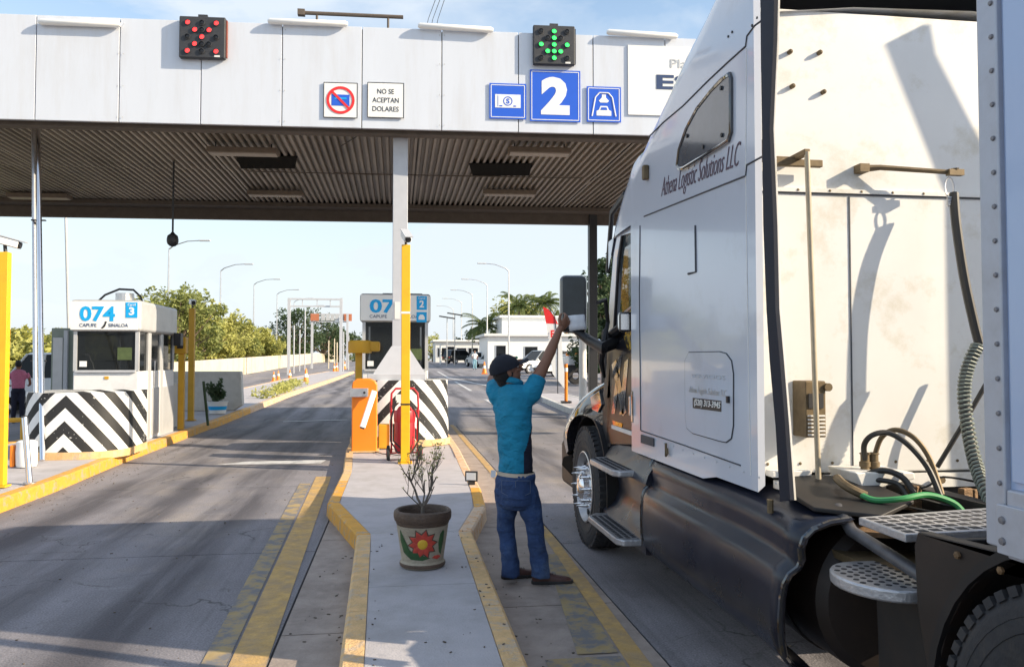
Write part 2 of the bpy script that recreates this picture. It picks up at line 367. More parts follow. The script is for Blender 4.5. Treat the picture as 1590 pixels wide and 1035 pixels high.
def text(name, s, m, parent, c, ex, ez, wd, ht, th=.003, bold=0., shear=0.):
    """flat lettering centred at c, ex to the right, ez up, fitted into wd x ht"""
    cu = bpy.data.curves.new(name, 'FONT'); cu.body = s; cu.size = 1; cu.extrude = .02; cu.offset = bold; cu.shear = shear; cu.resolution_u = 3
    cu.align_x = 'CENTER'; cu.space_line = 1.0
    o = bpy.data.objects.new(name, cu); COL.objects.link(o); dg = bpy.context.evaluated_depsgraph_get(); dg.update()
    me = bpy.data.meshes.new_from_object(o.evaluated_get(dg)); bpy.data.objects.remove(o); bpy.data.curves.remove(cu)
    xs = [v.co.x for v in me.vertices]; ys = [v.co.y for v in me.vertices]; x0, x1, y0, y1 = min(xs), max(xs), min(ys), max(ys)
    ex = Vector(ex).normalized(); ez = Vector(ez).normalized(); en = ex.cross(ez); c = Vector(c); inv = wmat(parent).inverted()
    for v in me.vertices:
        a = ((v.co.x - x0) / (x1 - x0) - .5) * wd; bb = ((v.co.y - y0) / (y1 - y0) - .5) * ht
        v.co = inv @ (c + ex * a + ez * bb + en * (th if v.co.z > 0 else 0))
    me.materials.clear(); me.materials.append(m); me.name = name
    q = bpy.data.objects.new(name, me); COL.objects.link(q); q.parent = parent; WM[q.name] = wmat(parent).copy(); return q
def decal(name, pts, m, parent, c, ex, ez, th=.003):
    ex = Vector(ex).normalized(); ez = Vector(ez).normalized(); en = ex.cross(ez); c = Vector(c)
    return MB().prism([c + ex * a + ez * b for a, b in pts], en * th).build(name, m, parent)
def rect(w_, h_): return [(-w_ / 2, -h_ / 2), (w_ / 2, -h_ / 2), (w_ / 2, h_ / 2), (-w_ / 2, h_ / 2)]
def circ(r, n=28, cx=0, cy=0): return [(cx + r * math.cos(2 * math.pi * k / n), cy + r * math.sin(2 * math.pi * k / n)) for k in range(n)]
def ringdecal(name, r0, r1, m, parent, c, ex, ez, th=.003, n=36):
    ex = Vector(ex).normalized(); ez = Vector(ez).normalized(); en = ex.cross(ez); c = Vector(c); b = MB(); rg = []
    for r, t in ((r0, 0), (r1, 0), (r1, th), (r0, th), (r0, 0)):
        rg.append([c + ex * r * math.cos(2 * math.pi * k / n) + ez * r * math.sin(2 * math.pi * k / n) + en * t for k in range(n)])
    return b.loft(rg, cap=False).build(name, m, parent)
# ================================================================== the setting
g = MB(); ys = [-60, 20, 40, 60, 80, 109, 300, 1500]; xs = [-800, -200, -60, -20, 0, 20, 60, 200, 800]
for i in range(len(ys) - 1):
    for j in range(len(xs) - 1):
        g.add([(xs[j], ys[i], gz(ys[i]) - .10), (xs[j + 1], ys[i], gz(ys[i]) - .10), (xs[j + 1], ys[i + 1], gz(ys[i + 1]) - .10), (xs[j], ys[i + 1], gz(ys[i + 1]) - .10)], [(0, 1, 2, 3)])
struct(g.build('ground', M['soil'], origin=(0, 0, 0), fix=False))
g = MB(); ys = [-25, 20, 45, 75, 109.6, 240]
for i in range(len(ys) - 1):
    g.add([(-13, ys[i], gz(ys[i]) - .004), (34, ys[i], gz(ys[i]) - .004), (34, ys[i + 1], gz(ys[i + 1]) - .004), (-13, ys[i + 1], gz(ys[i + 1]) - .004)], [(0, 1, 2, 3)])
road = struct(g.build('road', M['road'], origin=(0, 0, 0), fix=False))
# concrete slabs of the two lanes in front, with open joints over a dark filler
MB().add([(-12.9, -6, .0), (14, -6, .0), (14, 19.8, .0), (-12.9, 19.8, .0)], [(0, 1, 2, 3)]).build('joint_filler', M['joint'], road, fix=False)
def slab(x0, x1, y0, y1, m, nm='slab', z=.012, gap=.007):
    b = MB().bb(x0 + gap, x1 - gap, y0 + gap, y1 - gap, .004, z); return b.build(nm, m, road)
yb = [-6, -1.6, 2.9, 7.0, 10.6, 15.2, 19.8]
for a, b_ in zip(yb, yb[1:]):
    slab(-4.4, -.67, a, b_, M['slab']); slab(1.43, 5.6, a, b_, M['slab']); slab(-12.8, -6.6, a, b_, M['slab']); slab(5.6, 14, a, b_, M['slab'])
for a, b_ in zip([-6, -.8, 2.2, 4.9, 7.4, 10.2, 14.8, 19.8], [-.8, 2.2, 4.9, 7.4, 10.2, 14.8, 19.8]):
    slab(-.67, -.2, a, b_, M['gutter'], 'gutter_slab'); slab(.6, 1.43, a + .35, b_ + .35 if b_ < 19 else 19.8, M['gutter'], 'gutter_slab')
Z = .016
def strip(nm, m, x0a, x1a, ya, x0b, x1b, yb_, z=.0165):
    n = max(1, int(abs(yb_ - ya) / 2)); b = MB()
    for i in range(n):
        t0, t1 = i / n, (i + 1) / n
        f = lambda t: (x0a + (x0b - x0a) * t, x1a + (x1b - x1a) * t, ya + (yb_ - ya) * t)
        a, c = f(t0), f(t1); za = z + gz(a[2]); zc = z + gz(c[2])
        b.add([(a[0], a[2], za), (a[1], a[2], za), (c[1], c[2], zc), (c[0], c[2], zc)], [(0, 1, 2, 3)])
    return struct(b.build(nm, m, fix=False))
strip('painted_yellow_line', M['yline'], -.79, -.60, 2.0, -1.10, -.895, 11.4)
strip('faded_yellow_line', M['ylinef'], -.93, -.80, 2.0, -1.25, -1.11, 10.8)
strip('painted_yellow_line', M['yline'], 1.12, 1.26, 1.5, 1.325, 1.42, 7.2)
strip('painted_yellow_line', M['yline'], 1.325, 1.42, 7.2, 1.29, 1.38, 20)
strip('worn_yellow_patch', M['ylinef'], .745, 1.10, 1.0, .79, 1.205, 4.3, z=.0175)
strip('worn_yellow_patch', M['ylinef'], .98, 1.205, 4.35, 1.22, 1.31, 6.6, z=.0175)
for a, b_ in ((24, 30), (36, 46), (52, 66)):
    strip('painted_white_line', M['wline'], 3.2, 3.35, a, 3.2, 3.35, b_, z=.006)
for (pa, pb, wd) in (((690, 577), (800, 576), .35), ((690, 586), (790, 606), .25), ((440, 655), (540, 652), .2), ((700, 598), (760, 597), .2)):
    A, B = PG(*pa), PG(*pb); dd = (B - A).normalized(); nn = Vector((-dd.y, dd.x, 0)) * wd
    struct(MB().add([A + UP * .008 + nn, A + UP * .008, B + UP * .008, B + UP * .008 + nn], [(0, 1, 2, 3)]).build('painted_white_line', M['wline'], fix=False))
# chalky strip on the left lane
A, B = PZ(335, 721, .017), PZ(498, 719, .017)
struct(MB().add([A, B, B + Vector((.05, .45, 0)), A + Vector((.4, .35, 0))], [(0, 1, 2, 3)]).build('white_paint_smear', M['wline'], fix=False))
# ------------------------------------------------------------------ kerbed islands
def seg_pts(poly, step):      # cut a polyline in pieces of about `step`
    outp = []
    for a, b in zip(poly, poly[1:]):
        a, b = Vector(a), Vector(b); n = max(1, round((b - a).length / step))
        outp += [(a.lerp(b, i / n), a.lerp(b, (i + 1) / n)) for i in range(n)]
    return outp
def island(nm, left, right, z, kw, mats, walk, step=1.0):
    cs = MB(); L2 = [Vector((x + kw * .5, y)) for x, y in left]; R2 = [Vector((x - kw * .5, y)) for x, y in right]
    for i in range(len(left) - 1):
        cs.add([(L2[i].x, L2[i].y, z - .012 + gz(L2[i].y)), (R2[i].x, R2[i].y, z - .012 + gz(R2[i].y)), (R2[i + 1].x, R2[i + 1].y, z - .012 + gz(R2[i + 1].y)), (L2[i + 1].x, L2[i + 1].y, z - .012 + gz(L2[i + 1].y))], [(0, 1, 2, 3)])
    o = struct(cs.build(nm, walk, origin=(0, 0, 0), fix=False))
    for side, line in ((1, left), (-1, right)):
        for a, b in seg_pts(line, step):
            gap = (b - a).normalized() * .004; a = a + gap; b = b - gap
            def ring(p): 
                q = gz(p.y); return [Vector((p.x, p.y, -.03 + q)), Vector((p.x + side * .012, p.y, z - .015 + q)), Vector((p.x + side * .03, p.y, z + q)), Vector((p.x + side * kw, p.y, z + q)), Vector((p.x + side * kw, p.y, -.03 + q))]
            k = MB().loft([ring(a), ring(b)]); mm = mats(side, (a.y + b.y) / 2)
            k.build('kerb_block', mm, o)
    return o
IL = [(-.22, -4), (-.28, 3.8), (-.345, 6.95), (-.72, 8.55), (-.72, 9.2), (-.72, 10.9), (-.84, 13.5), (-.86, 21)]
IR = [(.62, -4), (.645, 3.8), (.655, 6.95), (.90, 8.1), (.97, 9.3), (.99, 10.9), (1.04, 13.5), (1.04, 21)]
def cmat(side, y):
    if side == 1: return M['kerb'] if y < 6.9 else (M['kerbo'] if y < 10 else M['kerb'])
    return M['kerb'] if y < 6.9 else M['kerbp'] if y < 8.6 else M['kerbo'] if y < 9.3 else M['kerbp']
isl = island('centre_island', IL, IR, .15, .13, cmat, M['walk'], 1.05)
# walking surface poured in sections
for a, b_ in ((-4, 2.0), (2.0, 5.35), (5.35, 7.0), (7.0, 9.0), (9.0, 12.2)):
    def xi(line, y):
        for (x0, y0), (x1, y1) in zip(line, line[1:]):
            if y0 <= y <= y1: return x0 + (x1 - x0) * (y - y0) / (y1 - y0)
    n = 4; pts = [(xi(IL, a + .004 + (b_ - a - .008) * i / n) + .135, a + .004 + (b_ - a - .008) * i / n) for i in range(n + 1)]
    pr = [(xi(IR, a + .004 + (b_ - a - .008) * i / n) - .135, a + .004 + (b_ - a - .008) * i / n) for i in range(n + 1)]
    MB().prism([(x, y, .139) for x, y in pts + pr[::-1]], (0, 0, .009)).build('pavement_section', M['walk'], isl)
LK = [(-6.9, -4), (-6.9, 30), (-6.2, 50), (-5.0, 62)]
RK = [(-4.15, -4), (-4.12, 10.6), (-4.22, 13), (-4.3, 20), (-4.15, 32), (-3.5, 50), (-3.2, 62)]
LK = [(-6.9, -4), (-6.9, 10.6), (-6.9, 13), (-6.9, 20), (-6.9, 32), (-6.2, 50), (-5.2, 62)]
island('left_island', LK, RK, .16, .16, lambda s, y: M['kerbo'] if y < 24 else M['kerbp'], M['walk'], 1.6)
RL = [(5.0, 15), (5.0, 24), (5.2, 31)]; RR = [(6.8, 15), (6.8, 24), (6.4, 31)]
island('right_island', RL, RR, .16, .14, lambda s, y: M['conc'], M['walk'], 1.2)
# ------------------------------------------------------------------ toll canopy
A = PD(0, 558, 13.0); B = PD(1010, 558, 13.95)
CF = Fr(A, B - A)
can = thing('toll_canopy', 'long flat toll plaza canopy clad in pale grey panels over the lanes', 'canopy', CF.O, math.atan2(CF.e.y, CF.e.x))
zb = CF.hit(300, 192)[1]; zt = CF.hit(300, 32)[1]
seams = [-700, -560, -430, -300, -180, -70, 55, 185, 312, 438, 562, 686, 805, 921, 1033, 1145, 1260, 1380, 1500, 1640, 1790]
aa = [CF.hit(p, 110)[0] for p in seams]
rnd = random.Random(3)
for a0, a1 in zip(aa, aa[1:]):
    g_ = .008; j = rnd.uniform(0, .008)
    MB().box(CF.w((a0 + a1) / 2, .03 + j, (zb + zt) / 2), (a1 - a0 - 2 * g_, .05, zt - zb), fr=CF).build('panel', M['panel'], can, bevel=.004)
MB().box(CF.w((aa[0] + aa[-1]) / 2, .12, (zb + zt) / 2), (aa[-1] - aa[0], .10, zt - zb - .04), fr=CF).build('panel_frame', M['panelgap'], can)
a0, a1 = aa[0], aa[-1]
ZC = zb + .16; BK = 8.3
MB().box(CF.w((a0 + a1) / 2, .30, zb + .10), (a1 - a0, .22, .28), fr=CF).build('front_gutter', M['soffitb'], can)
MB().box(CF.w((a0 + a1) / 2, BK - .1, zb + .55), (a1 - a0, .14, 1.5), fr=CF).build('rear_fascia', M['soffitb'], can)
MB().box(CF.w((a0 + a1) / 2, BK - .45, zb + .12), (a1 - a0, .5, .10), fr=CF).build('rear_gutter', M['soffitb'], can)
MB().box(CF.w((a0 + a1) / 2, BK / 2, zb + 1.0), (a1 - a0, BK - .5, .04), fr=CF).build('roof_deck', M['panelgap'], can)
# corrugated ceiling in two rows of sheets; the ribs run along the lanes
def corr(b0, b1, x0, x1, dz):
    c = MB(); pit = .135; x = x0; prof = []
    lane = Vector((0, 1, 0)); k = 1 / lane.dot(CF.n)
    while x < x1:
        prof += [(x, 0), (x + .05, 0), (x + .07, .075), (x + .13, .075)]; x += pit
    def row(b):
        sh = (lane * (b * k)).dot(CF.e)
        return [CF.w(px + sh, b, ZC + dz + pz) for px, pz in prof]
    return c.loft([row(b0), row(b1)], close=False, cap=False)
nsh = 6; wsh = (a1 - a0 - 3) / nsh
for i in range(nsh):
    for b0, b1, dz in ((.15, 4.0, 0), (3.97, 8.0, .015)):
        corr(b0, b1, a0 + 1.5 + i * wsh, a0 + 1.5 + (i + 1) * wsh, dz).build('ceiling_sheet', M['soffit'], can, fix=False)
# dark openings in the ceiling
for (x0, y0, x1, y1) in ((728, 254, 826, 273), (368, 243, 462, 262)):
    pts = [PZ(x, y, ZC - .012) for x, y in ((x0, y0), (x1, y0), (x1 - 4, y1), (x0 + 6, y1))]
    MB().prism(pts, (0, 0, .01)).build('ceiling_hatch', mat('dark_hatch', (.008, .007, .006), .95, spec=.1), can)
# roof antenna bar
p0, p1 = PD(468, 20, 13.6), PD(626, 27, 13.9)
b = MB(); b.cyl(p0, p1, .035, n=8); b.box(p0, (.12, .1, .1)); b.cyl(p0 + (p1 - p0) * .15, p0 + (p1 - p0) * .15 - UP * .5, .02); b.cyl(p0 + (p1 - p0) * .85, p0 + (p1 - p0) * .85 - UP * .5, .02)
b.build('roof_rail', M['soffitb'], can)
M['lampbox'] = mat('dusty_lamp_box', (.16, .125, .095), .7, var=.2); M['lampdif'] = mat('dusty_diffuser', (.36, .31, .26), .5, var=.15); M['vblack'] = mat('dark_opening', (.008, .007, .006), .95, spec=.1)
# underside lamp boxes
def fix_lamp(label, x0, x1, y, hang):
    P0, P1 = PZ(x0, y, ZC - hang), PZ(x1, y, ZC - hang); c = (P0 + P1) / 2; wd = (P1 - P0).length
    t = thing('ceiling_lamp', label, 'lamp', c, math.atan2(CF.e.y, CF.e.x), 'lamp boxes hung under the canopy')
    b = MB(); b.box(c + UP * .07, (wd, .30, .10), fr=CF); b.build('lamp_housing', M['lampbox'], t, bevel=.01)
    b = MB(); b.box(c + UP * .012, (wd - .06, .24, .016), fr=CF).build('diffuser', M['lampdif'], t)
    for s in (-.4, .4): MB().cyl(c + CF.e * wd * s + UP * .12, c + CF.e * wd * s + UP * (hang + .02), .012, n=6).build('hanger', M['dk'], t)
    return t
fix_lamp('lamp box under the canopy front, left of the central column', 325, 431, 241, .22)
fix_lamp('lamp box under the canopy front, between the column and the truck', 789, 886, 241, .22)
fix_lamp('lamp box under the canopy rear, left of the central column', 386, 470, 305, .14)
fix_lamp('lamp box under the canopy rear, between the column and the truck', 750, 832, 304, .14)
fix_lamp('lamp box under the canopy rear behind the thin silver pole', 16, 106, 309, .14)
# tubular lamps along the top edge of the fascia
def top_lamp(label, x0, x1, y):
    a_, z_ = CF.hit(x0, y, -.06); b_, _ = CF.hit(x1, y, -.06); P0, P1 = CF.w(a_, -.06, z_), CF.w(b_, -.06, z_ - (.03 if x0 > 600 else 0))
    t = thing('fascia_lamp', label, 'lamp', (P0 + P1) / 2, 0, 'tube lamps along the top of the fascia')
    MB().tube([P0, P0 + (P1 - P0) * .03, P0 + (P1 - P0) * .97, P1], [(.03, .03), (.055, .05), (.055, .05), (.03, .03)], n=10).build('lamp_shade', M['signw'], t, smooth=True)
    b = MB()
    for k in (.12, .88): q = P0 + (P1 - P0) * k; b.obox(q + CF.n * .03 + UP * .02, CF.e, CF.n, UP, (.05, .07, .03))
    b.build('bracket', M['steelg'], t)
top_lamp('leftmost white tube lamp on the top edge of the fascia', 60, 187, 34)
top_lamp('white tube lamp on the fascia edge above the crossed-out card sign', 416, 540, 33)
top_lamp('white tube lamp on the fascia edge between the text sign and the green signal', 649, 766, 40)
top_lamp('white tube lamp on the fascia edge right of the green signal', 942, 1052, 50)
# lane signals
def signal(label, x0, y0, x1, y1, on, m):
    a_, zt_ = CF.hit(x0, y0, -.11); b_, zb_ = CF.hit(x1, y1, -.11); c = CF.w((a_ + b_) / 2, -.055, (zt_ + zb_) / 2); wd = b_ - a_; ht = zt_ - zb_
    t = thing('lane_signal', label, 'signal', c - UP * ht / 2, math.atan2(CF.e.y, CF.e.x))
    MB().box(c, (wd, .10, ht), fr=CF).build('housing', M['dkgrey'], t, bevel=.02)
    MB().box(c + CF.e * (wd / 2 + .012) + CF.n * .02, (.018, .05, ht * .9), fr=CF).build('side_strip', mat('red_brown_strip', (.22, .06, .04), .6) if m is M['ledr'] else M['dk'], t)  # reddish brown strip on the red signal, black on the green one
    MB().box(c + UP * (ht / 2 + .02), (wd * .2, .05, .04), fr=CF).build('bracket', M['dkgrey'], t)
    f = c - CF.n * .051
    pos = [(-1, -1), (1, -1), (-.5, -.5), (.5, -.5), (0, -1), (0, -.5), (-1, 0), (0, 0), (1, 0), (-.5, .5), (.5, .5), (0, .5), (-1, 1), (1, 1), (0, 1)]
    for (u, v) in pos:
        q = f + CF.e * (u * wd * .31) + UP * (v * ht * .34)
        lit = on(u, v)
        MB().lathe([(.042, 0), (.048, .012), (.048, .022), (.04, .024)], q, -CF.n, 14).build('lamp_rim', M['dkgrey'], t, smooth=True)
        MB().lathe([(.040, 0), (.036, .012), (.02, .018), (0, .02)], q, -CF.n, 12).build('lit_lens' if lit else 'dark_lens', m if lit else M['ledoff'], t, smooth=True)
    MB().box(f + CF.e * wd * .33 - UP * ht * .45, (.09, .004, .03), fr=CF).build('maker_plate', M['white'], t)
signal('square black lane signal with red lights forming a cross', 278, 24, 349, 91, lambda u, v: (u, v) in ((-1, -1), (1, -1), (-.5, -.5), (0, 0), (-.5, .5), (.5, .5), (-1, 1), (1, 1)), M['ledr'])
signal('square black lane signal with green lights forming a down arrow', 828, 38, 893, 101, lambda u, v: u == 0 or (u, v) in ((-1, 0), (1, 0), (-.5, -.5), (.5, -.5)), M['ledg'])
# signs on the fascia
def fsign(name, label, x0, y0, x1, y1, m, border=None, off=.014):
    a_, zt_ = CF.hit(x0, y0, -off); b_, _ = CF.hit(x1, y0, -off); _, zb_ = CF.hit(x0, y1, -off); wd, ht = b_ - a_, zt_ - zb_
    c = CF.w((a_ + b_) / 2, -off, (zt_ + zb_) / 2)
    t = thing(name, label, 'sign', c - UP * ht / 2, math.atan2(CF.e.y, CF.e.x))
    MB().box(c + CF.n * .004, (wd, .012, ht), fr=CF).build('sign_plate', m, t)
    f = c - CF.n * .003
    if border:
        b = MB()
        for (u, v, sx, sz) in ((0, .5, wd, .012), (0, -.5, wd, .012), (.5, 0, .012, ht), (-.5, 0, .012, ht)):
            k = 0 if border is M['dk'] else .03
            b.box(f + CF.e * (u * (wd - 2 * k)) + UP * (v * (ht - 2 * k)), (max(.012, sx - 2 * k * (u == 0)), .004, max(.012, sz - 2 * k * (v == 0))), fr=CF)
        b.build('border', border, t)
    return t, f, wd, ht
t, f, wd, ht = fsign('prohibition_sign', 'small white sign with a red circle striking out a blue card', 503, 128, 555, 182, M['signw'], M['dk'])
decal('card', rect(.30, .19), M['blue'], t, f, CF.e, UP); decal('card_stripe', rect(.2, .03), M['cyan'], t, f + UP * .03 - CF.n * .003, CF.e, UP)
ringdecal('red_circle', .19, .235, M['redsign'], t, f - CF.n * .004, CF.e, UP)
MB().obox(f - CF.n * .008, CF.e - UP, CF.n, CF.e + UP, (.40, .004, .04)).build('red_bar', M['redsign'], t)
t, f, wd, ht = fsign('text_sign', 'small white sign reading NO SE ACEPTAN DOLARES', 571, 128, 627, 182, M['signw'], M['dk'])
text('lettering', 'NO SE', M['dk'], t, f + UP * .15, CF.e, UP, .28, .085); text('lettering', 'ACEPTAN', M['dk'], t, f, CF.e, UP, .44, .085); text('lettering', 'DOLARES', M['dk'], t, f - UP * .15, CF.e, UP, .44, .085)
t, f, wd, ht = fsign('money_sign', 'blue square sign showing a white banknote with a dollar mark', 760, 129, 817, 184, M['blue'], M['signw'])
decal('banknote', rect(.44, .23), M['signw'], t, f, CF.e, UP); ringdecal('coin_ring', .065, .08, M['blue'], t, f - CF.n * .003, CF.e, UP)
text('dollar_mark', 'S', M['blue'], t, f - CF.n * .003, CF.e, UP, .06, .09, bold=.03)
for s in (-1, 1):
    decal('note_mark', rect(.05, .02), M['blue'], t, f - CF.n * .003 + CF.e * (s * .12) - UP * .085, CF.e, UP)
decal('note_edge', rect(.008, .19), M['blue'], t, f - CF.n * .003 - CF.e * .17, CF.e, UP)
t, f, wd, ht = fsign('lane_number_sign', 'large blue square sign with a white number 2', 823, 108, 901, 188, M['blue'], M['signw'])
text('number', '2', M['signw'], t, f, CF.e, UP, .50, .66, bold=.055)
t, f, wd, ht = fsign('toll_booth_sign', 'blue square sign with a white car under a toll gate arch', 911, 134, 964, 189, M['blue'], M['signw'])
b = MB(); pts = [(-.21, -.21), (-.15, .12), (-.08, .20), (.08, .20), (.15, .12), (.21, -.21)]
for (x, z), (x2, z2) in zip(pts, pts[1:]): b.cyl(f + CF.e * x + UP * z, f + CF.e * x2 + UP * z2, .012, n=6)
b.build('arch', M['signw'], t)
decal('car_outline', [(-.13, -.20), (.13, -.20), (.13, -.12), (.09, -.10), (.06, -.03), (-.06, -.03), (-.09, -.10), (-.13, -.12)], M['signw'], t, f, CF.e, UP)
decal('car_window', [(-.06, -.10), (.06, -.10), (.045, -.055), (-.045, -.055)], M['blue'], t, f - CF.n * .004, CF.e, UP)
decal('antenna', [(-.035, .17), (.035, .17), (.035, .12), (.09, .06), (.06, .03), (-.06, .03), (-.09, .06), (-.035, .12)], M['signw'], t, f, CF.e, UP)
t, f, wd, ht = fsign('plaza_sign', 'large white sign with grey lettering, half hidden by the truck cab', 975, 70, 1235, 178, M['signw'])
a_, z_ = CF.hit(1054, 99, -.02); text('lettering', 'Pla', M['boothg'], t, CF.w(a_, -.02, z_), CF.e, UP, .30, .15)
a_, z_ = CF.hit(1047, 128, -.02); text('lettering', 'ES', M['dkblue'], t, CF.w(a_, -.02, z_), CF.e, UP, .64, .26, bold=.03)
# central column with its flared foot
cx, cy = .04, 14.3
t = thing('canopy_column', 'square pale grey canopy column with a flared foot behind the yellow post', 'column', (cx, cy, .15), 0)
MB().bb(cx - .13, cx + .13, cy - .13, cy + .13, 1.85, ZC + .3).build('shaft', M['steelg'], t, bevel=.01)
MB().bb(cx - .55, cx + .45, cy - .28, cy + .3, .15, 1.38).build('foot_block', M['steelg'], t, bevel=.01)
b = MB(); b.loft([[Vector((cx + sx * h, cy + sy * h2, z)) for sx, sy in ((-1, -1), (1, -1), (1, 1), (-1, 1))] for z, h, h2 in ((1.38, .45, .26), (1.86, .14, .14))])
b.build('flare', M['steelg'], t)
MB().bb(cx - .09, cx - .0, cy - .139, cy - .131, 1.98 + .35, 2.28 + .35).build('notice_plate', M['white'], t)
# dark column right
p = Vector((5.32, 21.6, .16))
t = thing('canopy_column', 'dark square canopy column rising behind the truck mirror', 'column', p)
MB().bb(p.x - .11, p.x + .11, p.y - .11, p.y + .11, .4, ZC + .3).build('shaft', M['dk'], t, bevel=.01); MB().bb(p.x - .25, p.x + .25, p.y - .25, p.y + .25, .16, .4).build('foot_block', M['dk'], t, bevel=.01)
# silver conduit pair on the left
A1, B1 = PD(66, 714, 11.7), PD(59, 196, 13.75)
t = thing('pipe_mast', 'pair of thin silver pipes rising to the canopy beside the striped barrier', 'pole', (A1.x, A1.y, .16))
MB().cyl(A1, B1, .038, n=12).build('pipe', M['chrome'], t, smooth=True)
A2, B2 = PD(56, 712, 11.9), PD(52, 196, 13.9)
MB().cyl(A2, B2, .034, n=12).build('pipe', M['alu'], t, smooth=True)
for yy in (342, 533, 560):
    q = PD(60, yy, 12.6 if yy > 400 else 13.2); MB().box(q, (.22, .05, .02)).build('clamp', M['dk'], t)
# dome camera on a drop pole
q = PD(268, 375, 16.5); t = thing('dome_camera', 'black dome camera hanging on a thin rod from the canopy', 'camera', q)
MB().cyl(q + UP * .12, Vector((q.x, q.y, ZC + .3)), .02, n=8).build('drop_rod', M['dk'], t)
MB().lathe([(.02, .2), (.05, .16), (.10, .12), (.115, .05), (.115, 0), (.10, -.05), (.06, -.09), (0, -.11)], q, n=20).build('dome', M['dk'], t, smooth=True)
# ------------------------------------------------------------------ toll booths
def booth(label, x0, x1, yf, dep, h, num, small, extra):
    t = thing('toll_booth', label, 'booth', ((x0 + x1) / 2, yf + dep / 2, .15)); xc = (x0 + x1) / 2
    ov = .05; zs = h - .56; zw0, zw1 = 1.42, zs - .04
    MB().bb(x0, x1, yf, yf + dep, .15, zw0).build('lower_wall', M['boothw'], t, bevel=.02)
    # roof band
    MB().bb(x0 - ov, x1 + ov, yf - ov, yf + dep + ov, zs, h).build('roof_band', M['boothg'], t, bevel=.06, seg=3)
    MB().bb(x0 - .03, x1 + .0, yf - ov - .015, yf - ov + .002, zs + .03, h - .03).build('sign_plate', M['signw'], t)
    f = Vector((xc, yf - ov - .018, 0)); wv = x1 - x0
    text('number', num, M['cyan'], t, f + Vector((-.12 * wv, 0, h - .25)), (1, 0, 0), UP, .54 * wv, .27, bold=.03)
    text('lettering', small[0], M['dkblue'], t, f + Vector((-.26 * wv, 0, zs + .11)), (1, 0, 0), UP, .26 * wv, .06)
    text('lettering', small[1], M['dkblue'], t, f + Vector((.20 * wv, 0, zs + .11)), (1, 0, 0), UP, .30 * wv, .06)
    decal('phone_mark', [(-.05, -.05), (-.02, -.06), (.02, -.02), (.035, .03), (.05, .06), (.02, .07), (.005, .02), (-.02, -.02)], M['dk'], t, f + Vector((-.02, 0, zs + .11)), (1, 0, 0), UP)
    q = f + Vector((.40 * wv, 0, h - .18)); decal('lane_plate', rect(.2, .27), M['cyan'], t, q, (1, 0, 0), UP)
    text('lettering', 'Carril', M['signw'], t, q + Vector((0, -.003, .095)), (1, 0, 0), UP, .13, .045)
    text('lane_number', extra, M['signw'], t, q + Vector((0, -.003, -.02)), (1, 0, 0), UP, .09, .14, bold=.03)
    # posts, dark glazing, inner room
    for x in (x0 + .03, x1 - .03):
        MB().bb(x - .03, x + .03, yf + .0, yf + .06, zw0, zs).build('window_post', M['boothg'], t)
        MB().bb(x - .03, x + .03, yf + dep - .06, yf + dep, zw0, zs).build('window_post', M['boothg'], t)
    MB().bb(x0 + .06, x1 - .06, yf + .02, yf + .03, zw0, zs).build('front_window', M['bglass'], t)
    MB().bb(x0 + .05, x0 + .06, yf + .06, yf + dep - .06, zw0, zs).build('side_window', M['bglass'], t)
    MB().bb(x1 - .04, x1 - .03, yf + .06, yf + .55, zw0, zs).build('side_window', M['bglass'], t)
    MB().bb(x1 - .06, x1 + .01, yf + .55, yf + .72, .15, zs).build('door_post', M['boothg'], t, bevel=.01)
    d = MB().bb(x1 - .05, x1 - .02, yf + .74, yf + 1.3, .2, zs).build('door', M['bglass'], t)
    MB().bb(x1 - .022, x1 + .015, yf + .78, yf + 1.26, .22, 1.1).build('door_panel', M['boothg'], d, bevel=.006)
    MB().cyl((x1 + .03, yf + .86, 1.1), (x1 + .03, yf + .86, 1.6), .012).build('handle', M['chrome'], d)
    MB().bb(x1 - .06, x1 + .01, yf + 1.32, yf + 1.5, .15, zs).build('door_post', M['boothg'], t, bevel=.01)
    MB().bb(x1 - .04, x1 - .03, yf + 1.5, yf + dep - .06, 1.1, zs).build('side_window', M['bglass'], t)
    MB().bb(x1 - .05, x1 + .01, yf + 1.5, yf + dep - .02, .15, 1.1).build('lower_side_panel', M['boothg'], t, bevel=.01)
    MB().bb(x0 + .08, x1 - .1, yf + .10, yf + .55, 1.25, 1.30).build('counter', M['dk'], t)
    MB().bb(x0 + .25, x0 + .62, yf + .30, yf + .34, 1.36, 1.62).build('monitor', M['dk'], t, bevel=.01)
    MB().bb(x0 + .40, x0 + .46, yf + .28, yf + .36, 1.30, 1.38).build('monitor_stand', M['dk'], t)
    b = MB(); b.bb(xc + .05, xc + .45, yf + .95, yf + 1.02, 1.25, 1.75); b.bb(xc + .05, xc + .45, yf + .60, yf + 1.0, 1.15, 1.22); b.build('chair', M['dk'], t, bevel=.03)
    MB().bb(x0 + .08, x1 - .1, yf + dep - .1, yf + dep - .07, zw0 - .3, zs).build('back_panel', M['boothg'], t)
    MB().bb(x1 - .36, x1 - .12, yf + .012, yf + .018, 1.62, 1.84).build('sticker_or_reflection', M['greenrefl'], t)  # green patch is a reflection painted on the glass
    MB().bb(x0 + .10, x0 + .22, yf + .014, yf + .018, 1.50, 1.60).build('sticker_or_reflection', M['signw'], t)
    MB().bb(x0 + .04, x1 - .04, yf - .045, yf - .004, zw0 - .02, zw0 + .02).build('window_sill', M['steelg'], t, bevel=.005)
    MB().bb(xc - .02, xc + .05, yf - .01, yf - .001, 1.28, 1.33).build('maker_plate', M['yeld'], t)
    return t
M['greenrefl'] = mat('green_reflection', (.07, .10, .035), .6, var=.3, vs=20)  # green of the reflection painted on the booth windows
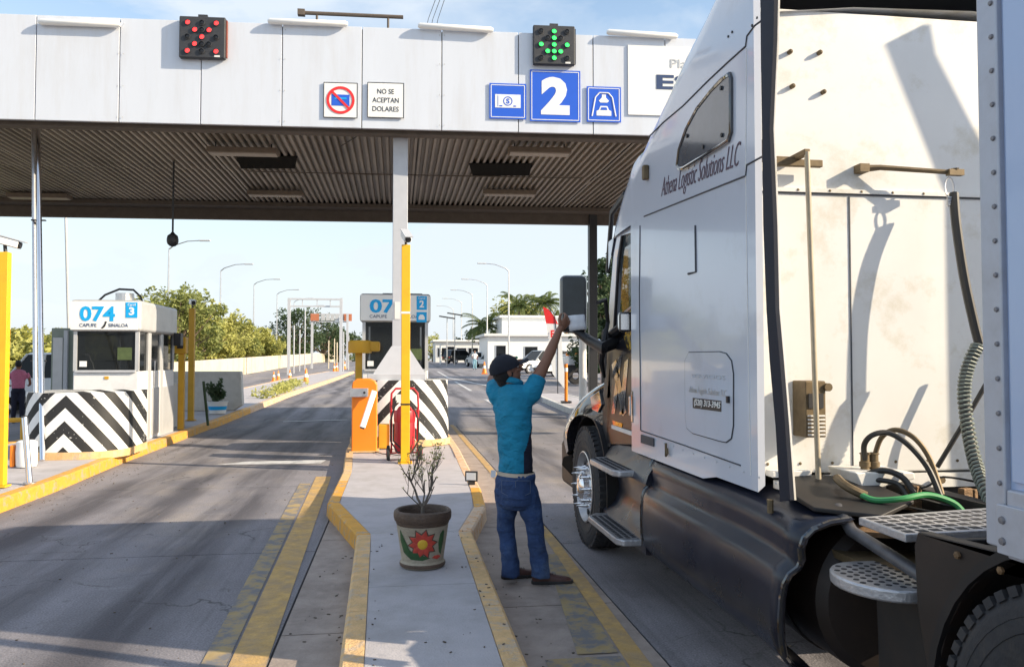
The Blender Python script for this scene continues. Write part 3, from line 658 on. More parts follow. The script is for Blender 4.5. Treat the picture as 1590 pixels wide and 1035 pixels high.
tb = booth('grey toll booth numbered 074 on the left island behind a striped barrier', -5.64, -4.55, 15.1, 2.3, 2.68, '074', ('CAPUFE', 'SINALOA'), '3')
c = Vector((-5.05, 15.9, 2.68)); MB().cyl(c, c + UP * .18, .16, n=16).build('vent_cap', M['alu'], tb)
MB().tube([c + Vector((-.5, 0, 0)), c + Vector((-.35, 0, .15)), c + Vector((-.1, 0, .26)), c + Vector((.15, 0, .25)), c + Vector((.28, 0, .12)), c + Vector((.32, 0, 0))], .02).build('hose', M['dk'], tb, smooth=True)
for (u, s) in ((.12, .16), (-.25, .2)):
    pass
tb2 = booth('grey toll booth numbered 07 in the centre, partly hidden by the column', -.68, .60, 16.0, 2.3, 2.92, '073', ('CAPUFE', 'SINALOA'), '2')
q = Vector((.47, 15.93, 2.46)); decal('car_plate', rect(.2, .2), M['cyan'], tb2, q, (1, 0, 0), UP); decal('car_outline', [(-.06, -.05), (.06, -.05), (.06, 0), (.03, .05), (-.03, .05), (-.06, 0)], M['signw'], tb2, q - Vector((0, .003, 0)), (1, 0, 0), UP)
MB().bb(-.3, .5, 16.6, 17.2, 2.92, 2.98).build('roof_unit', M['dk'], tb2)
# striped crash barriers
def barrier(label, xc, yf, h, hw=.86):
    t = thing('crash_barrier', label, 'barrier', (xc, yf, .15), 0, 'striped concrete barriers before the booths')
    def ringz(z):
        k = (z / h); pts = []
        for i in range(17):
            a = math.pi * (1 + i / 16); ca, sa = math.cos(a), math.sin(a)
            pts.append(Vector((xc + hw * (1 - .03 * k) * math.copysign(abs(ca) ** .75, ca), yf + .75 + (.75 - .10 * k) * math.copysign(abs(sa) ** .8, sa), .15 + z)))
        pts += [Vector((xc + hw * .97, yf + 1.5, .15 + z)), Vector((xc - hw * .97, yf + 1.5, .15 + z))]
        return pts
    MB().loft([ringz(0.11), ringz(h * .5), ringz(h - .02), ringz(h)]).build('barrier_body', M['chev'], t, smooth=True)
    b = MB(); b.loft([[p + Vector(((p.x - xc) * .03, -.03, -.11)) for p in ringz(.11)], [p + Vector(((p.x - xc) * .03, -.03, 0)) for p in ringz(.11)]]).build('plinth', M['kerb'], t)
    return t
barrier('black and white chevron barrier in front of the left booth 074', -4.87, 12.7, .98, .76)
barrier('black and white chevron barrier behind the red extinguisher', .06, 13.8, 1.12)
# low walls behind the left booth, green post, planter
t = MB().add([], []).bb(-5.0, -4.75, 17.2, 19.0, .16, 1.12).build('low_wall', M['conc'], bevel=.02); tag(t, 'low white concrete wall segment beside the yellow posts', 'wall')
t = MB().prism([(-6.3, 23.5, .2), (-4.55, 23.5, .2), (-4.3, 23.5, .35), (-4.35, 23.5, 1.3), (-6.3, 23.5, 1.3)], (0, .3, 0)).build('low_wall', M['conc'], bevel=.03); tag(t, 'wide grey concrete end wall behind the potted shrub', 'wall')
P = PD(323, 655, 18.0); t = tag(MB().cyl((P.x, P.y, .16), PD(316, 592, 18.2), .03, n=8).build('marker_post', M['leafd']), 'slim dark green leaning marker post by the kerb', 'post')
def cone(loc, label, s=1., group=None):
    t = thing('traffic_cone', label, 'cone', loc, 0, group); loc = Vector(loc)
    MB().box(loc + UP * .02 * s, (.36 * s, .36 * s, .04 * s)).build('base', M['orange'], t); MB().lathe([(.14 * s, .04 * s), (.03 * s, .7 * s), (0, .71 * s)], loc, n=14).build('cone_body', M['orange'], t, smooth=True)
    MB().lathe([(.095 * s + .008, .32 * s), (.067 * s + .008, .48 * s)], loc, n=14).build('reflective_band', M['signw'], t, smooth=True)
    return t
cone((-4.95, 18.0, 1.12), 'small orange cone standing on top of the low white wall', .45)
# yellow posts of the left booth
P = PD(281, 657, 17.0); t = thing('device_post', 'yellow post with a small square reader box behind booth 074', 'post', (P.x, P.y, .16))
MB().bb(P.x - .06, P.x + .06, P.y - .06, P.y + .06, .16, 1.75).build('post', M['yeld'], t, bevel=.01); MB().bb(P.x - .13, P.x + .1, P.y - .1, P.y + .1, 1.75, 2.1).build('reader_box', M['yeld'], t, bevel=.02)
MB().bb(P.x - .07, P.x + .05, P.y - .115, P.y - .1, 1.86, 2.0).build('reader_window', M['dk'], t)
q = PD(277, 527, 16.5); MB().box(q, (.14, .2, .26)).build('black_box', M['dk'], t, bevel=.01)
def camera_mast(label, P, w_, top, m, d, cs=1., up=0.):
    t = thing('camera_mast', label, 'camera mast', (P.x, P.y, P.z))
    MB().bb(P.x - w_ / 2, P.x + w_ / 2, P.y - w_ / 2, P.y + w_ / 2, P.z + .02, top).build('post', m, t, bevel=.008)
    MB().bb(P.x - w_ * .8, P.x + w_ * .8, P.y - w_ * .8, P.y + w_ * .8, P.z, P.z + .02).build('base_plate', m, t)
    d = Vector(d).normalized(); q = Vector((P.x, P.y, top + .13 * cs)); u, v = frame_of(d)
    MB().obox(q, d, u, v, (.30 * cs, .105 * cs, .09 * cs)).build('camera_body', M['signw'], t, bevel=.012)
    MB().obox(q + v * .055 * cs * (1 if v.z > 0 else -1) + d * .03, d, u, v, (.38 * cs, .12 * cs, .012)).build('sun_hood', M['steelg'], t)
    MB().cyl(q + d * .15 * cs, q + d * .175 * cs, .042 * cs, n=14).build('lens', M['dk'], t); MB().cyl(Vector((P.x, P.y, top)), q - v * .03, .02).build('bracket', M['dk'], t)
    return t
P = PD(297, 600, 19.5); P.z = .16; camera_mast('ochre camera mast standing behind the low white wall', P, .13, 1.62 + (558 - 478) * 19.5 / F, M['yeld'], (.4, -1, -.15), 1.1)
P = PD(1, 755, 9.33); P.z = .16; camera_mast('bright yellow camera mast at the left edge, cut by the frame', P, .10, 2.87, M['yel'], RT * .9 + FW * .25 - UP * .25, .95)
P = PD(629, 713, 11.55); P.z = .15; camera_mast('tall bright yellow camera mast in front of the fire extinguisher', P, .125, 3.27, M['yel'], RT * .35 - FW * 1. - UP * .5, 1.0)
mst = [o for o in bpy.data.objects if o.name.startswith('camera_mast') and 'fire' in o['label']][0]
MB().bb(P.x - .07, P.x + .07, P.y - .07, P.y + .07, .98, 1.0).build('strap', M['dk'], mst); MB().bb(P.x - .0645, P.x + .0645, P.y - .0645, P.y + .0645, 2.28, 2.31).build('tape_band', M['signw'], mst)
# left things: bollard, bucket, rail, cabinet
A1, B1 = PD(46, 750, 9.57), PD(38, 648, 9.7); t = thing('bollard', 'thin chrome bollard leaning beside the yellow mast', 'bollard', A1)
MB().cyl(A1, B1, .035, n=14).build('tube', M['chrome'], t, smooth=True); MB().lathe([(.036, 0), (.03, .02), (0, .028)], B1, n=14).build('cap', M['dk'], t); MB().lathe([(.07, 0), (.07, .015), (.036, .02)], A1, n=14).build('foot_ring', M['alu'], t)
P = PD(41, 726, 11.1); t = thing('barrel', 'white plastic barrel with an orange side next to the silver pipes', 'barrel', (P.x, P.y, .16))
MB().lathe([(0, 0), (.12, 0), (.13, .03), (.135, .2), (.125, .34), (.09, .36), (0, .36)], (P.x, P.y, .16), n=20).build('drum', M['signw'], t, smooth=True)
MB().bb(P.x - .19, P.x - .13, P.y - .08, P.y + .08, .16, .46).build('orange_side', M['orange'], t, bevel=.02)
A1, B1 = PD(-60, 655, 12.4), PD(40, 651, 12.6); t = thing('guard_rail', 'low rusty guard rail with a plate on short legs at the left edge', 'rail', ((A1 + B1) / 2).to_2d().to_3d())
MB().cyl(A1, B1, .04, n=6).build('rail_beam', M['yeld'], t)
for k in (.1, .95): q = A1.lerp(B1, k); MB().cyl((q.x, q.y, .16), q, .03).build('leg', M['yeld'], t)
P = PD(97, 600, 17.2); t = thing('control_cabinet', 'tall grey green control cabinet left of booth 074', 'cabinet', (P.x, P.y, .16))
MB().bb(P.x - .24, P.x + .3, P.y, P.y + .4, .16, 2.30).build('cabinet_body', mat('cabinet_greygreen', (.24, .28, .24), .5), t, bevel=.015); MB().bb(P.x - .2, P.x + .0, P.y - .02, P.y - .001, .5, 2.1).build('door', M['boothg'], t, bevel=.01)
MB().bb(P.x + .05, P.x + .13, P.y - .12, P.y - .04, .16, 2.25).build('side_post', M['steelg'], t, bevel=.01)
# barrier gate machine, sensor, extinguisher, plinth block
P = PD(566, 697, 13.05); X, Y = P.x, P.y
t = thing('gate_machine', 'bright orange barrier gate cabinet with its white arm lowered', 'gate', (X, Y, .15))
prof = [(-.2, .0), (.2, 0), (.2, 1.06), (.17, 1.13), (.08, 1.17), (-.12, 1.17), (-.19, 1.12), (-.2, 1.04)]
MB().prism([(X + a, Y - .16, .15 + b_) for a, b_ in prof], (0, .36, 0)).build('cabinet', M['orange'], t, bevel=.02)
MB().bb(X - .22, X + .06, Y - .22, Y - .17, .15 + .88, .15 + 1.02).build('arm_clamp', M['alu'], t, bevel=.008)
MB().cyl((X - .0, Y - .23, 1.10), (X - .0, Y - .215, 1.10), .02).build('bolt', M['dk'], t)
a0_, a1_ = Vector((X + .16, Y - .30, 1.13)), Vector((X - .02, Y - .42, .56)); u, v = frame_of(a1_ - a0_)
MB().obox((a0_ + a1_) / 2, a1_ - a0_, u, v, ((a1_ - a0_).length, .09, .07)).build('gate_arm', M['signw'], t, bevel=.015)
MB().obox(a1_, a1_ - a0_, u, v, (.03, .07, .06)).build('arm_end', M['dk'], t)
MB().bb(X - .23, X + .23, Y - .19, Y + .22, .15, .17).build('base_plate', M['kerb'], t)
MB().tube([(X + .18, Y - .2, .16), (X + .3, Y - .5, .16), (X + .45, Y - .6, .16), (X + .6, Y - .8, .16)], .008, 6).build('cable', M['dk'], t)
P = PD(557, 590, 14.4); t = thing('sensor_head', 'yellow post with a round drum sensor head beside booth 07', 'sensor', (P.x, P.y, .15))
MB().bb(P.x - .06, P.x + .06, P.y - .05, P.y + .05, .15, 1.78).build('post', M['yeld'], t, bevel=.01)
MB().lathe([(0, 0), (.2, 0), (.21, .03), (.21, .2), (.19, .225), (0, .225)], (P.x + .02, P.y, 1.74), n=20).build('drum_head', M['yeld'], t, smooth=True); MB().bb(P.x + .1, P.x + .37, P.y - .1, P.y + .1, 1.77, 1.95).build('side_arm', M['yeld'], t, bevel=.03)
P = PD(596, 690, 13.5); t = tag(MB().bb(P.x - .09, P.x + .09, P.y - .1, P.y + .1, .15, .55).build('kerb_stub', M['yeld'], bevel=.015), 'short ochre block between the orange gate and the extinguisher', 'block')
P = PD(609, 690, 13.45); t = tag(MB().bb(P.x - .05, P.x + .05, P.y - .05, P.y + .05, .15, .62).build('junction_box', M['signw'], bevel=.01), 'small white junction box beside the ochre block', 'box')
P = Vector((.11, 11.95, .15)); t = thing('fire_extinguisher', 'red wheeled fire extinguisher with a black hose behind the yellow mast', 'extinguisher', P)
MB().lathe([(0, .10), (.10, .10), (.14, .14), (.15, .2), (.15, .62), (.14, .70), (.09, .78), (.045, .81), (.04, .86), (0, .86)], P, n=24).build('tank', M['red'], t, smooth=True)
MB().lathe([(.152, .56), (.158, .58), (.158, .70), (.15, .73)], P, n=24).build('hood', M['red'], t, smooth=True)
b = MB(); b.tube([P + Vector((-.19, 0, .5)), P + Vector((-.2, 0, .8)), P + Vector((-.19, 0, .98)), P + Vector((-.13, 0, 1.05)), P + Vector((.13, 0, 1.05)), P + Vector((.19, 0, .98)), P + Vector((.2, 0, .8)), P + Vector((.19, 0, .5))], .016); b.tube([P + Vector((-.2, 0, .72)), P + Vector((.2, 0, .72))], .014)
b.tube([P + Vector((-.19, 0, .5)), P + Vector((-.19, .02, .12))], .014); b.tube([P + Vector((.19, 0, .5)), P + Vector((.19, .02, .12))], .014)
b.build('handle_frame', M['red'], t, smooth=True)
MB().cyl(P + Vector((-.24, .03, .11)), P + Vector((.24, .03, .11)), .012).build('axle', M['red'], t)
for s in (-1, 1):
    wh = MB().lathe([(.02, -.025), (.10, -.025), (.11, -.015), (.11, .015), (.10, .025), (.02, .025)], P + Vector((s * .235, .03, .11)), (1, 0, 0), 24).build('wheel', M['rubber'], t, smooth=True)
    MB().lathe([(.0, -.03), (.05, -.03), (.05, .03), (0, .03)], P + Vector((s * .235, .03, .11)), (1, 0, 0), 14).build('hub', M['redsign'], wh)
MB().bb(P.x - .13, P.x + .02, P.y - .13, P.y - .1, 1.0, 1.12).build('label_card', M['signw'], t)
MB().tube([P + Vector((-.02, -.05, .86)), P + Vector((-.12, -.12, .88)), P + Vector((-.2, -.13, .6)), P + Vector((-.2, -.14, .3)), P + Vector((-.1, -.18, .14)), P + Vector((.1, -.18, .13)), P + Vector((.2, -.13, .3)), P + Vector((.2, -.1, .6)), P + Vector((.12, -.1, .8))], .013, 8).build('hose', M['dk'], t, smooth=True)
MB().tube([P + Vector((-.16, -.15, .55)), P + Vector((-.16, -.17, .3)), P + Vector((-.05, -.2, .2)), P + Vector((-.02, -.2, .06)), P + Vector((-.06, -.22, .03))], .012, 8).build('hose', M['dk'], t, smooth=True)
MB().cyl(P + Vector((0, 0, .84)), P + Vector((0, 0, .93)), .035, n=12).build('valve', M['alu'], t)
# small floodlight on the kerb
P = PD(732, 744, 9.55); P.z = .15; t = thing('floodlight', 'tiny square floodlight standing on the right kerb of the centre island', 'floodlight', P)
d = -FW * 1 - RT * .2; u, v = frame_of(d)
MB().obox(P + UP * .10, u, d, UP, (.15, .03, .12)).build('housing', M['dk'], t, bevel=.005); MB().obox(P + UP * .10 + d.normalized() * .017, u, d, UP, (.115, .004, .085)).build('lens', M['signw'], t); MB().box(P + UP * .02, (.08, .04, .04)).build('foot', M['dk'], t)
# ------------------------------------------------------------------ painted flower pot
P = PD(656, 873, 5.82); P.z = .15; X, Y = P.x, P.y
t = thing('flower_pot', 'clay pot painted with a red and yellow sunflower on the centre island', 'flower pot', P)
RB = .158
MB().lathe([(0, 0), (.145, 0), (.158, .01), (.16, .035), (.15, .05), (.152, .07), (.178, .25), (.185, .30), (.17, .30), (.12, .05), (0, .04)], P, n=48).build('pot_body', M['terra'], t, smooth=True)
MB().lathe([(.183, .300), (.190, .312), (.190, .322), (.2, .33), (.206, .35), (.207, .375), (.203, .395), (.19, .405), (.178, .40), (.17, .38), (.168, .30)], P, n=48).build('rim', M['potrim'], t, smooth=True)
MB().lathe([(.161, .012), (.164, .022), (.161, .036)], P, n=48).build('foot_band', M['potrim'], t, smooth=True)
b = MB(); rr = random.Random(5); n = 28
rings = [[P + Vector((r * math.cos(2 * math.pi * k / n), r * math.sin(2 * math.pi * k / n), .335 + rr.uniform(-.006, .01))) for k in range(n)] for r in (.169, .12, .07, .03)]
b.loft(rings, cap=False); b.f.append(tuple(range(3 * n, 4 * n))); b.build('soil', M['earth'], t, fix=False)
vd = (Vector((0, 0, 0)) - Vector((X, Y, 0))).normalized(); va = math.atan2(vd.y, vd.x)
def pot_shape(nm, pts, m, th=.004, da=0.):   # a shape laid on the pot wall: (arc in metres, height)
    fine = []
    for i in range(len(pts)):
        a, c = Vector(pts[i]), Vector(pts[(i + 1) % len(pts)]); k = max(1, int((c - a).length / .02)); fine += [a.lerp(c, j / k) for j in range(k)]
    cx_ = sum(p.x for p in fine) / len(fine); cz_ = sum(p.y for p in fine) / len(fine)
    def W(a, h, e):
        r = .152 + (.178 - .152) * (h - .07) / .18 + e; g_ = va + a / .165 + da
        return Vector((X + r * math.cos(g_), Y + r * math.sin(g_), .15 + h))
    b = MB(); rings = []
    for s in (1, .66, .33, .02): rings.append([W(cx_ + (p.x - cx_) * s, cz_ + (p.y - cz_) * s, th if s < 1 else .0015) for p in fine])
    b.loft(rings, cap=False); return b.build(nm, m, t, smooth=True)
fc = (.0, .185)
for k in range(10):
    a = 2 * math.pi * k / 10 + .1; ux, uz = math.cos(a), math.sin(a)
    pt = lambda r, s: (fc[0] + ux * r - uz * s, fc[1] + uz * r + ux * s)
    pot_shape('petal', [pt(.03, -.014), pt(.062, -.024), pt(.105, 0), pt(.062, .024), pt(.03, .014)], M['petal'], .005)
    pot_shape('petal_outline', [pt(.03, -.018), pt(.063, -.030), pt(.113, 0), pt(.063, .030), pt(.03, .018)], M['potrim'], .003)
pot_shape('flower_heart', circ(.036, 18, *fc), M['potyel'], .009)
pot_shape('painted_leaf', [(.155, .10), (.17, .20), (.165, .26), (.15, .275), (.125, .25), (.115, .19), (.13, .12)], M['potgreen'], .005)
pot_shape('painted_leaf', [(-.17, .28), (-.185, .2), (-.16, .12), (-.09, .075), (.0, .07), (.06, .085), (-.02, .095), (-.09, .12), (-.125, .17), (-.145, .24)], M['potgreen'], .005)
pot_shape('painted_leaf', [(.07, .085), (.12, .07), (.16, .085), (.13, .10), (.09, .10)], M['petal'], .0045)
# bare shrub in the pot
pl = thing('potted_shrub', 'nearly leafless grey shrub growing in the painted pot', 'shrub', P + UP * .34)
b = MB(); tips = []
def branch(p, d, ln, r, depth):
    pts = [p]; q = p; dd = d.copy(); n = 4
    for i in range(n):
        dd = (dd + Vector((rr.uniform(-.22, .22), rr.uniform(-.22, .22), rr.uniform(-.02, .22)))).normalized(); q = q + dd * ln / n; pts.append(q)
    b.tube(pts, [r * (1 - .45 * i / n) for i in range(n + 1)], n=6 if depth > 1 else 5)
    if depth <= 0: tips.append((q, dd)); return
    for k in range(rr.choice((2, 3, 3))):
        s = rr.uniform(.55, 1.0); i = min(n, max(1, int(s * n))); nd = (dd + Vector((rr.uniform(-.8, .8), rr.uniform(-.8, .8), rr.uniform(-.1, .6)))).normalized()
        branch(pts[i], nd, ln * rr.uniform(.5, .8), r * .55, depth - 1)
    tips.append((q, dd))
base = P + UP * .33
b.cyl(base, base + UP * .09, .014, .012, 8)
top = base + UP * .085
branch(top, (RT * -.85 + UP * 1.0), .27, .011, 4); branch(top, (RT * .45 + UP * 1), .23, .009, 4); branch(top, (RT * -.05 + UP * 1 + FW * .5), .20, .007, 3); branch(top, (RT * -.8 + UP * .6 - FW * .2), .20, .006, 3); branch(top, (RT * .8 + UP * .9 - FW * .2), .2, .006, 3)
b.build('stems', M['twig'], pl, smooth=True)
b = MB()
for q, dd in tips:
    if rr.random() < .55:
        for k in range(3):
            u = Vector((rr.uniform(-1, 1), rr.uniform(-1, 1), rr.uniform(0, 1))).normalized(); v = u.cross(Vector((rr.uniform(-1, 1), rr.uniform(-1, 1), .3))).normalized(); L_ = rr.uniform(.010, .022)
            b.add([q, q + u * L_ * .5 + v * L_ * .3, q + u * L_, q + u * L_ * .5 - v * L_ * .3], [(0, 1, 2, 3)])
o = b.build('leaves', M['leafy'], pl, fix=False); o['kind'] = 'stuff'
# ================================================================== the truck
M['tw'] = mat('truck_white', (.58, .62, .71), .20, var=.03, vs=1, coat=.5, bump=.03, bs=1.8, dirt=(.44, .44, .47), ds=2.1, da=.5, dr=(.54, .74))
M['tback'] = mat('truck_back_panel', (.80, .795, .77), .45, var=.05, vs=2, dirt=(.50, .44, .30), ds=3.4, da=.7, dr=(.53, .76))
M['tgap'] = mat('seam_gasket', (.05, .055, .07), .6)
M['skirt'] = mat('navy_black_fairing', (.010, .013, .026), .30, var=.3, vs=3, coat=.10, spec=.45, dirt=(.06, .058, .062), ds=2.4, da=.5, dr=(.5, .72), rv=.12)
M['trk'] = mat('chassis_black', (.011, .010, .011), .55, var=.3, vs=7, dirt=(.035, .024, .018), ds=3, da=.5)
M['tankb'] = mat('dusty_tank_brown', (.016, .010, .008), .55, var=.3, vs=4, dirt=(.045, .026, .018), ds=3, da=.5)
M['blackg'] = mat('gloss_black', (.012, .012, .016), .08, var=.1, coat=1., spec=.8)
M['chromeblk'] = mat('glossy_hood_paint', (.03, .03, .038), .07, metal=.35, var=.1, coat=.6)
M['step'] = mat('step_aluminium', (.50, .50, .52), .35, metal=.6, var=.2, vs=20, bump=.2)
M['stepdk'] = mat('step_hole', (.03, .03, .035), .7)
M['trail'] = mat('trailer_skin', (.42, .52, .72), .35, metal=.1, var=.04, vs=1, coat=.3)
M['trailp'] = mat('trailer_post', (.48, .50, .56), .45, metal=.3, var=.12, vs=4, dirt=(.3, .29, .3), ds=4, da=.5)
M['rivet'] = mat('rivet', (.22, .21, .22), .5, metal=.4)
M['maroon'] = mat('maroon_lettering', (.09, .045, .075), .5)
M['rust'] = mat('weathered_bracket', (.17, .125, .07), .6, metal=.4, var=.3, vs=20)
M['hosek'] = mat('black_hose', (.035, .033, .03), .5, var=.2)
M['hoseg'] = mat('green_hose', (.05, .30, .10), .45, var=.1)
M['hosec'] = mat('coil_wrap', (.22, .25, .22), .5, var=.3, vs=20)
M['bracem'] = mat('worn_dark_steel', (.12, .12, .13), .45, metal=.5, var=.3, vs=15)
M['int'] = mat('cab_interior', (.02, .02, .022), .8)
def doormat():
    m = mat('reflecting_door', (.02, .02, .025), .14, var=.2, coat=.8); t = m.node_tree; b = t.nodes['Principled BSDF']; l = t.links.new
    src = b.inputs['Base Color'].links[0].from_socket; c = t.nodes.new('ShaderNodeTexCoord')
    def band(scale, st, rot, lo, hi, col, prev, dist=2.):
        mpn = t.nodes.new('ShaderNodeMapping'); mpn.inputs['Scale'].default_value = st; mpn.inputs['Rotation'].default_value = rot; l(c.outputs['Object'], mpn.inputs[0])
        n = t.nodes.new('ShaderNodeTexNoise'); n.inputs['Scale'].default_value = scale; n.inputs['Distortion'].default_value = dist; n.inputs['Detail'].default_value = 2; l(mpn.outputs[0], n.inputs['Vector'])
        r = t.nodes.new('ShaderNodeMapRange'); r.inputs['From Min'].default_value = lo; r.inputs['From Max'].default_value = hi; l(n.outputs['Fac'], r.inputs['Value'])
        x = t.nodes.new('ShaderNodeMixRGB'); l(r.outputs[0], x.inputs[0]); l(prev, x.inputs[1]); x.inputs[2].default_value = (*col, 1); return x.outputs[0]
    p = band(3.2, (1, 2.0, .35), (.35, 0, 0), .53, .58, (.30, .30, .33), src)  # silver and orange reflections banded into the door colour
    p = band(2.2, (1, 1.1, .7), (.0, 0, .5), .66, .69, (.50, .16, .03), p, .6)
    l(p, b.inputs['Base Color']); return m
M['door'] = doormat()
def smooth_path(pts, k=6):
    P_ = [Vector(p) for p in pts]; o_ = []
    for i in range(len(P_) - 1):
        p0, p1, p2, p3 = P_[max(i - 1, 0)], P_[i], P_[i + 1], P_[min(i + 2, len(P_) - 1)]
        for j in range(k):
            t = j / k; o_.append(.5 * ((2 * p1) + (-p0 + p2) * t + (2 * p0 - 5 * p1 + 4 * p2 - p3) * t * t + (-p0 + 3 * p1 - 3 * p2 + p3) * t ** 3))
    return o_ + [P_[-1]]
XS, XR = 1.68, 4.18
M['doorb'] = mat('door_black', (.012, .012, .016), .28, spec=.35, var=.1); M['do'] = mat('reflected_orange', (.42, .13, .02), .15, var=.4, vs=9, coat=.8, dirt=(.02, .02, .02), ds=8, da=.9, dr=(.5, .56)); M['dy'] = mat('reflected_yellow', (.55, .36, .06), .2, var=.3, coat=.8, dirt=(.02, .02, .02), ds=14, da=.9, dr=(.5, .54)); M['ds'] = mat('reflected_silver', (.26, .26, .28), .2, metal=.5, var=.3, vs=12, coat=.6, dirt=(.02, .02, .02), ds=9, da=.9, dr=(.52, .58))  # orange, yellow and silver are tints for reflections painted on the door
XM = (XS + XR) / 2
trk = thing('semi_truck', 'white sleeper cab semi truck with a dark blue side fairing and roof fairing, facing away', 'truck', (XM, 3.5, 0))
roofz = [(3.60, 4.02), (3.9, 3.95), (4.29, 3.80), (4.6, 3.70), (4.94, 3.56), (5.3, 3.42), (5.57, 3.30), (5.86, 3.10), (6.15, 2.92), (6.4, 2.66)]
def zr(s):
    for (a, za), (b, zb_) in zip(roofz, roofz[1:]):
        if s <= b: return za + (zb_ - za) * max(0, (s - a)) / (b - a)
    return roofz[-1][1]
def section(s, zbot, ins=0.):
    tp = zr(s) - ins; rad = .42 if s < 5.6 else .30; xl = XS + ins + max(0, s - 5.9) * .06; xr = XR - ins - max(0, s - 5.9) * .06; pts = []
    n0 = 8
    for i in range(n0): pts.append(Vector((xl, s, zbot + (tp - rad - zbot) * i / n0)))
    for i in range(9):
        a = math.pi / 2 * i / 8; pts.append(Vector((xl + rad * 1.25 * (1 - math.cos(a)), s, tp - rad + rad * math.sin(a))))
    for i in range(1, 9): pts.append(Vector((xl + rad * 1.25 + (xr - xl - rad * 2.5) * i / 9, s, tp + .04 * math.sin(math.pi * i / 9))))
    for i in range(9):
        a = math.pi / 2 * (1 - i / 8); pts.append(Vector((xr - rad * 1.25 * (1 - math.cos(a)), s, tp - rad + rad * math.sin(a))))
    for i in range(1, n0 + 1): pts.append(Vector((xr, s, tp - rad - (tp - rad - zbot) * i / n0)))
    return pts
ss = [3.60, 3.7, 3.9, 4.1, 4.29, 4.6, 4.94, 5.3, 5.57, 5.66]
zb_l = lambda s: .965 if s > 4.2 else 1.0
outer = [section(s, zb_l(s)) for s in ss]; inner = [section(s, zb_l(s) + .03, .035) for s in ss]
b = MB(); b.loft(outer, close=False, cap=False); b.loft(inner, close=False, cap=False)
n_ = len(outer[0]); k0 = len(ss) * n_
for i in range(n_ - 1): b.f.append((i, i + 1, k0 + i + 1, k0 + i))
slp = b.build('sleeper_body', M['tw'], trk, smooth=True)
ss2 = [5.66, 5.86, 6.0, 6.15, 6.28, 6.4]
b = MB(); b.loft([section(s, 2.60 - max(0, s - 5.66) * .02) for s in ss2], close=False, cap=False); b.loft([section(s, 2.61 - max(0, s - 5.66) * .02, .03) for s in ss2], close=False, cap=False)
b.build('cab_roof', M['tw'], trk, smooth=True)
# sun visor shade at the windshield head
b = MB(); b.tube([(XS + .03, 5.9, 3.0 - .12), (XS + .02, 6.25, 2.80), (XS + .05, 6.45, 2.55), (XS + .05, 6.5, 2.35)], [(.02, .03)] * 4, 8); b.build('drip_rail', M['dk'], trk, smooth=True)
# rear shell: wall, cab top deck, dark hollow of the fairing
YW = 3.75
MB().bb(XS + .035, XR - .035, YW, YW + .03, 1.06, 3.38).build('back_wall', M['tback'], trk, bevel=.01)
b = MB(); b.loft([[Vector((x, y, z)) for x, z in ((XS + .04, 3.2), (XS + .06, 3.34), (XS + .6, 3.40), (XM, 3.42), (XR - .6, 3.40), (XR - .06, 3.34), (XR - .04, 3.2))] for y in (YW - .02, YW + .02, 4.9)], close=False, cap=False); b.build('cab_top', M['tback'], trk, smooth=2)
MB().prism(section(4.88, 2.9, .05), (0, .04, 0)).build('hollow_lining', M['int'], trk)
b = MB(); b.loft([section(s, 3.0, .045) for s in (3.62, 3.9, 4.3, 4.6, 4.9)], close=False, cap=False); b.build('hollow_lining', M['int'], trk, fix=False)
MB().prism([(XR - .03, y, z) for y, z in ((3.08, 4.1), (3.21, 3.17), (3.21, 1.2), (3.62, 1.2), (3.62, 3.0), (3.29, 3.30), (3.18, 3.94), (3.17, 4.1))], (-.04, 0, 0)).build('shadow_fin', M['skirt'], trk)  # added fin out of view, outlined to cast a shadow band on the wall
b = MB(); b.tube([(2.75, 3.95, 3.42), (2.83, 3.95, 3.49), (3.0, 3.95, 3.5), (3.4, 3.95, 3.5)], .02); b.build('roof_pipe', M['alu'], trk, smooth=True)
# rubber extender along the rear edge (thick curved strip)
le = [(1181, -120), (1181, 60), (1183, 200), (1185, 350), (1190, 480), (1195, 560), (1204, 660), (1211, 778)]
re = [(1204, -120), (1201, 60), (1195, 200), (1201, 350), (1204, 480), (1211, 560), (1219, 660), (1227, 776)]
b = MB(); b.loft([[PX(*l_, XS - .012), PX(*r_, XS - .012), PX(*r_, XS - .012) + Vector((.018, 0, 0)), PX(*l_, XS - .012) + Vector((.018, 0, 0))] for l_, r_ in zip(le, re)])
b.build('rubber_extender', mat('extender_rubber', (.012, .017, .032), .6, var=.15, spec=.25), trk, smooth=True)
b = MB(); b.tube([PX(*r_, XS + .01) + Vector((.02, .0, 0)) for r_ in re], .008, 6); b.build('extender_trim', M['tback'], trk, smooth=True)
def tubepx(nm, pts, X, r, m, par=trk, n=6):
    return MB().tube([PX(x, y, X) for x, y in pts], r, n).build(nm, m, par, smooth=True)
XG = XS - .001
tubepx('seam_gasket', [(1000, 336), (1060, 312), (1120, 288), (1158, 273)], XG, .005, M['tgap']); tubepx('seam_gasket', [(1158, 273), (1160, 256), (1184, 243)], XG, .005, M['tgap'])
tubepx('seam_gasket', [(1007, 213), (1030, 190), (1060, 165), (1100, 125), (1130, 97), (1158, 72), (1160, 56), (1172, 40), (1183, 32)], XG, .005, M['tgap'])
tubepx('seam_gasket', [(994, 350), (993, 450), (994, 560), (995, 668)], XG, .005, M['tgap'])
tubepx('seam_gasket', [(1159, 75), (1158, 273), (1160, 420), (1163, 600), (1166, 738)], XG, .0028, M['tback'])
tubepx('seam_gasket', [(995, 668), (1060, 690), (1150, 722)], XG, .004, M['tgap'])
tubepx('grab_slot', [(1080, 350), (1081, 422), (1069, 425)], XG, .008, M['tgap'])
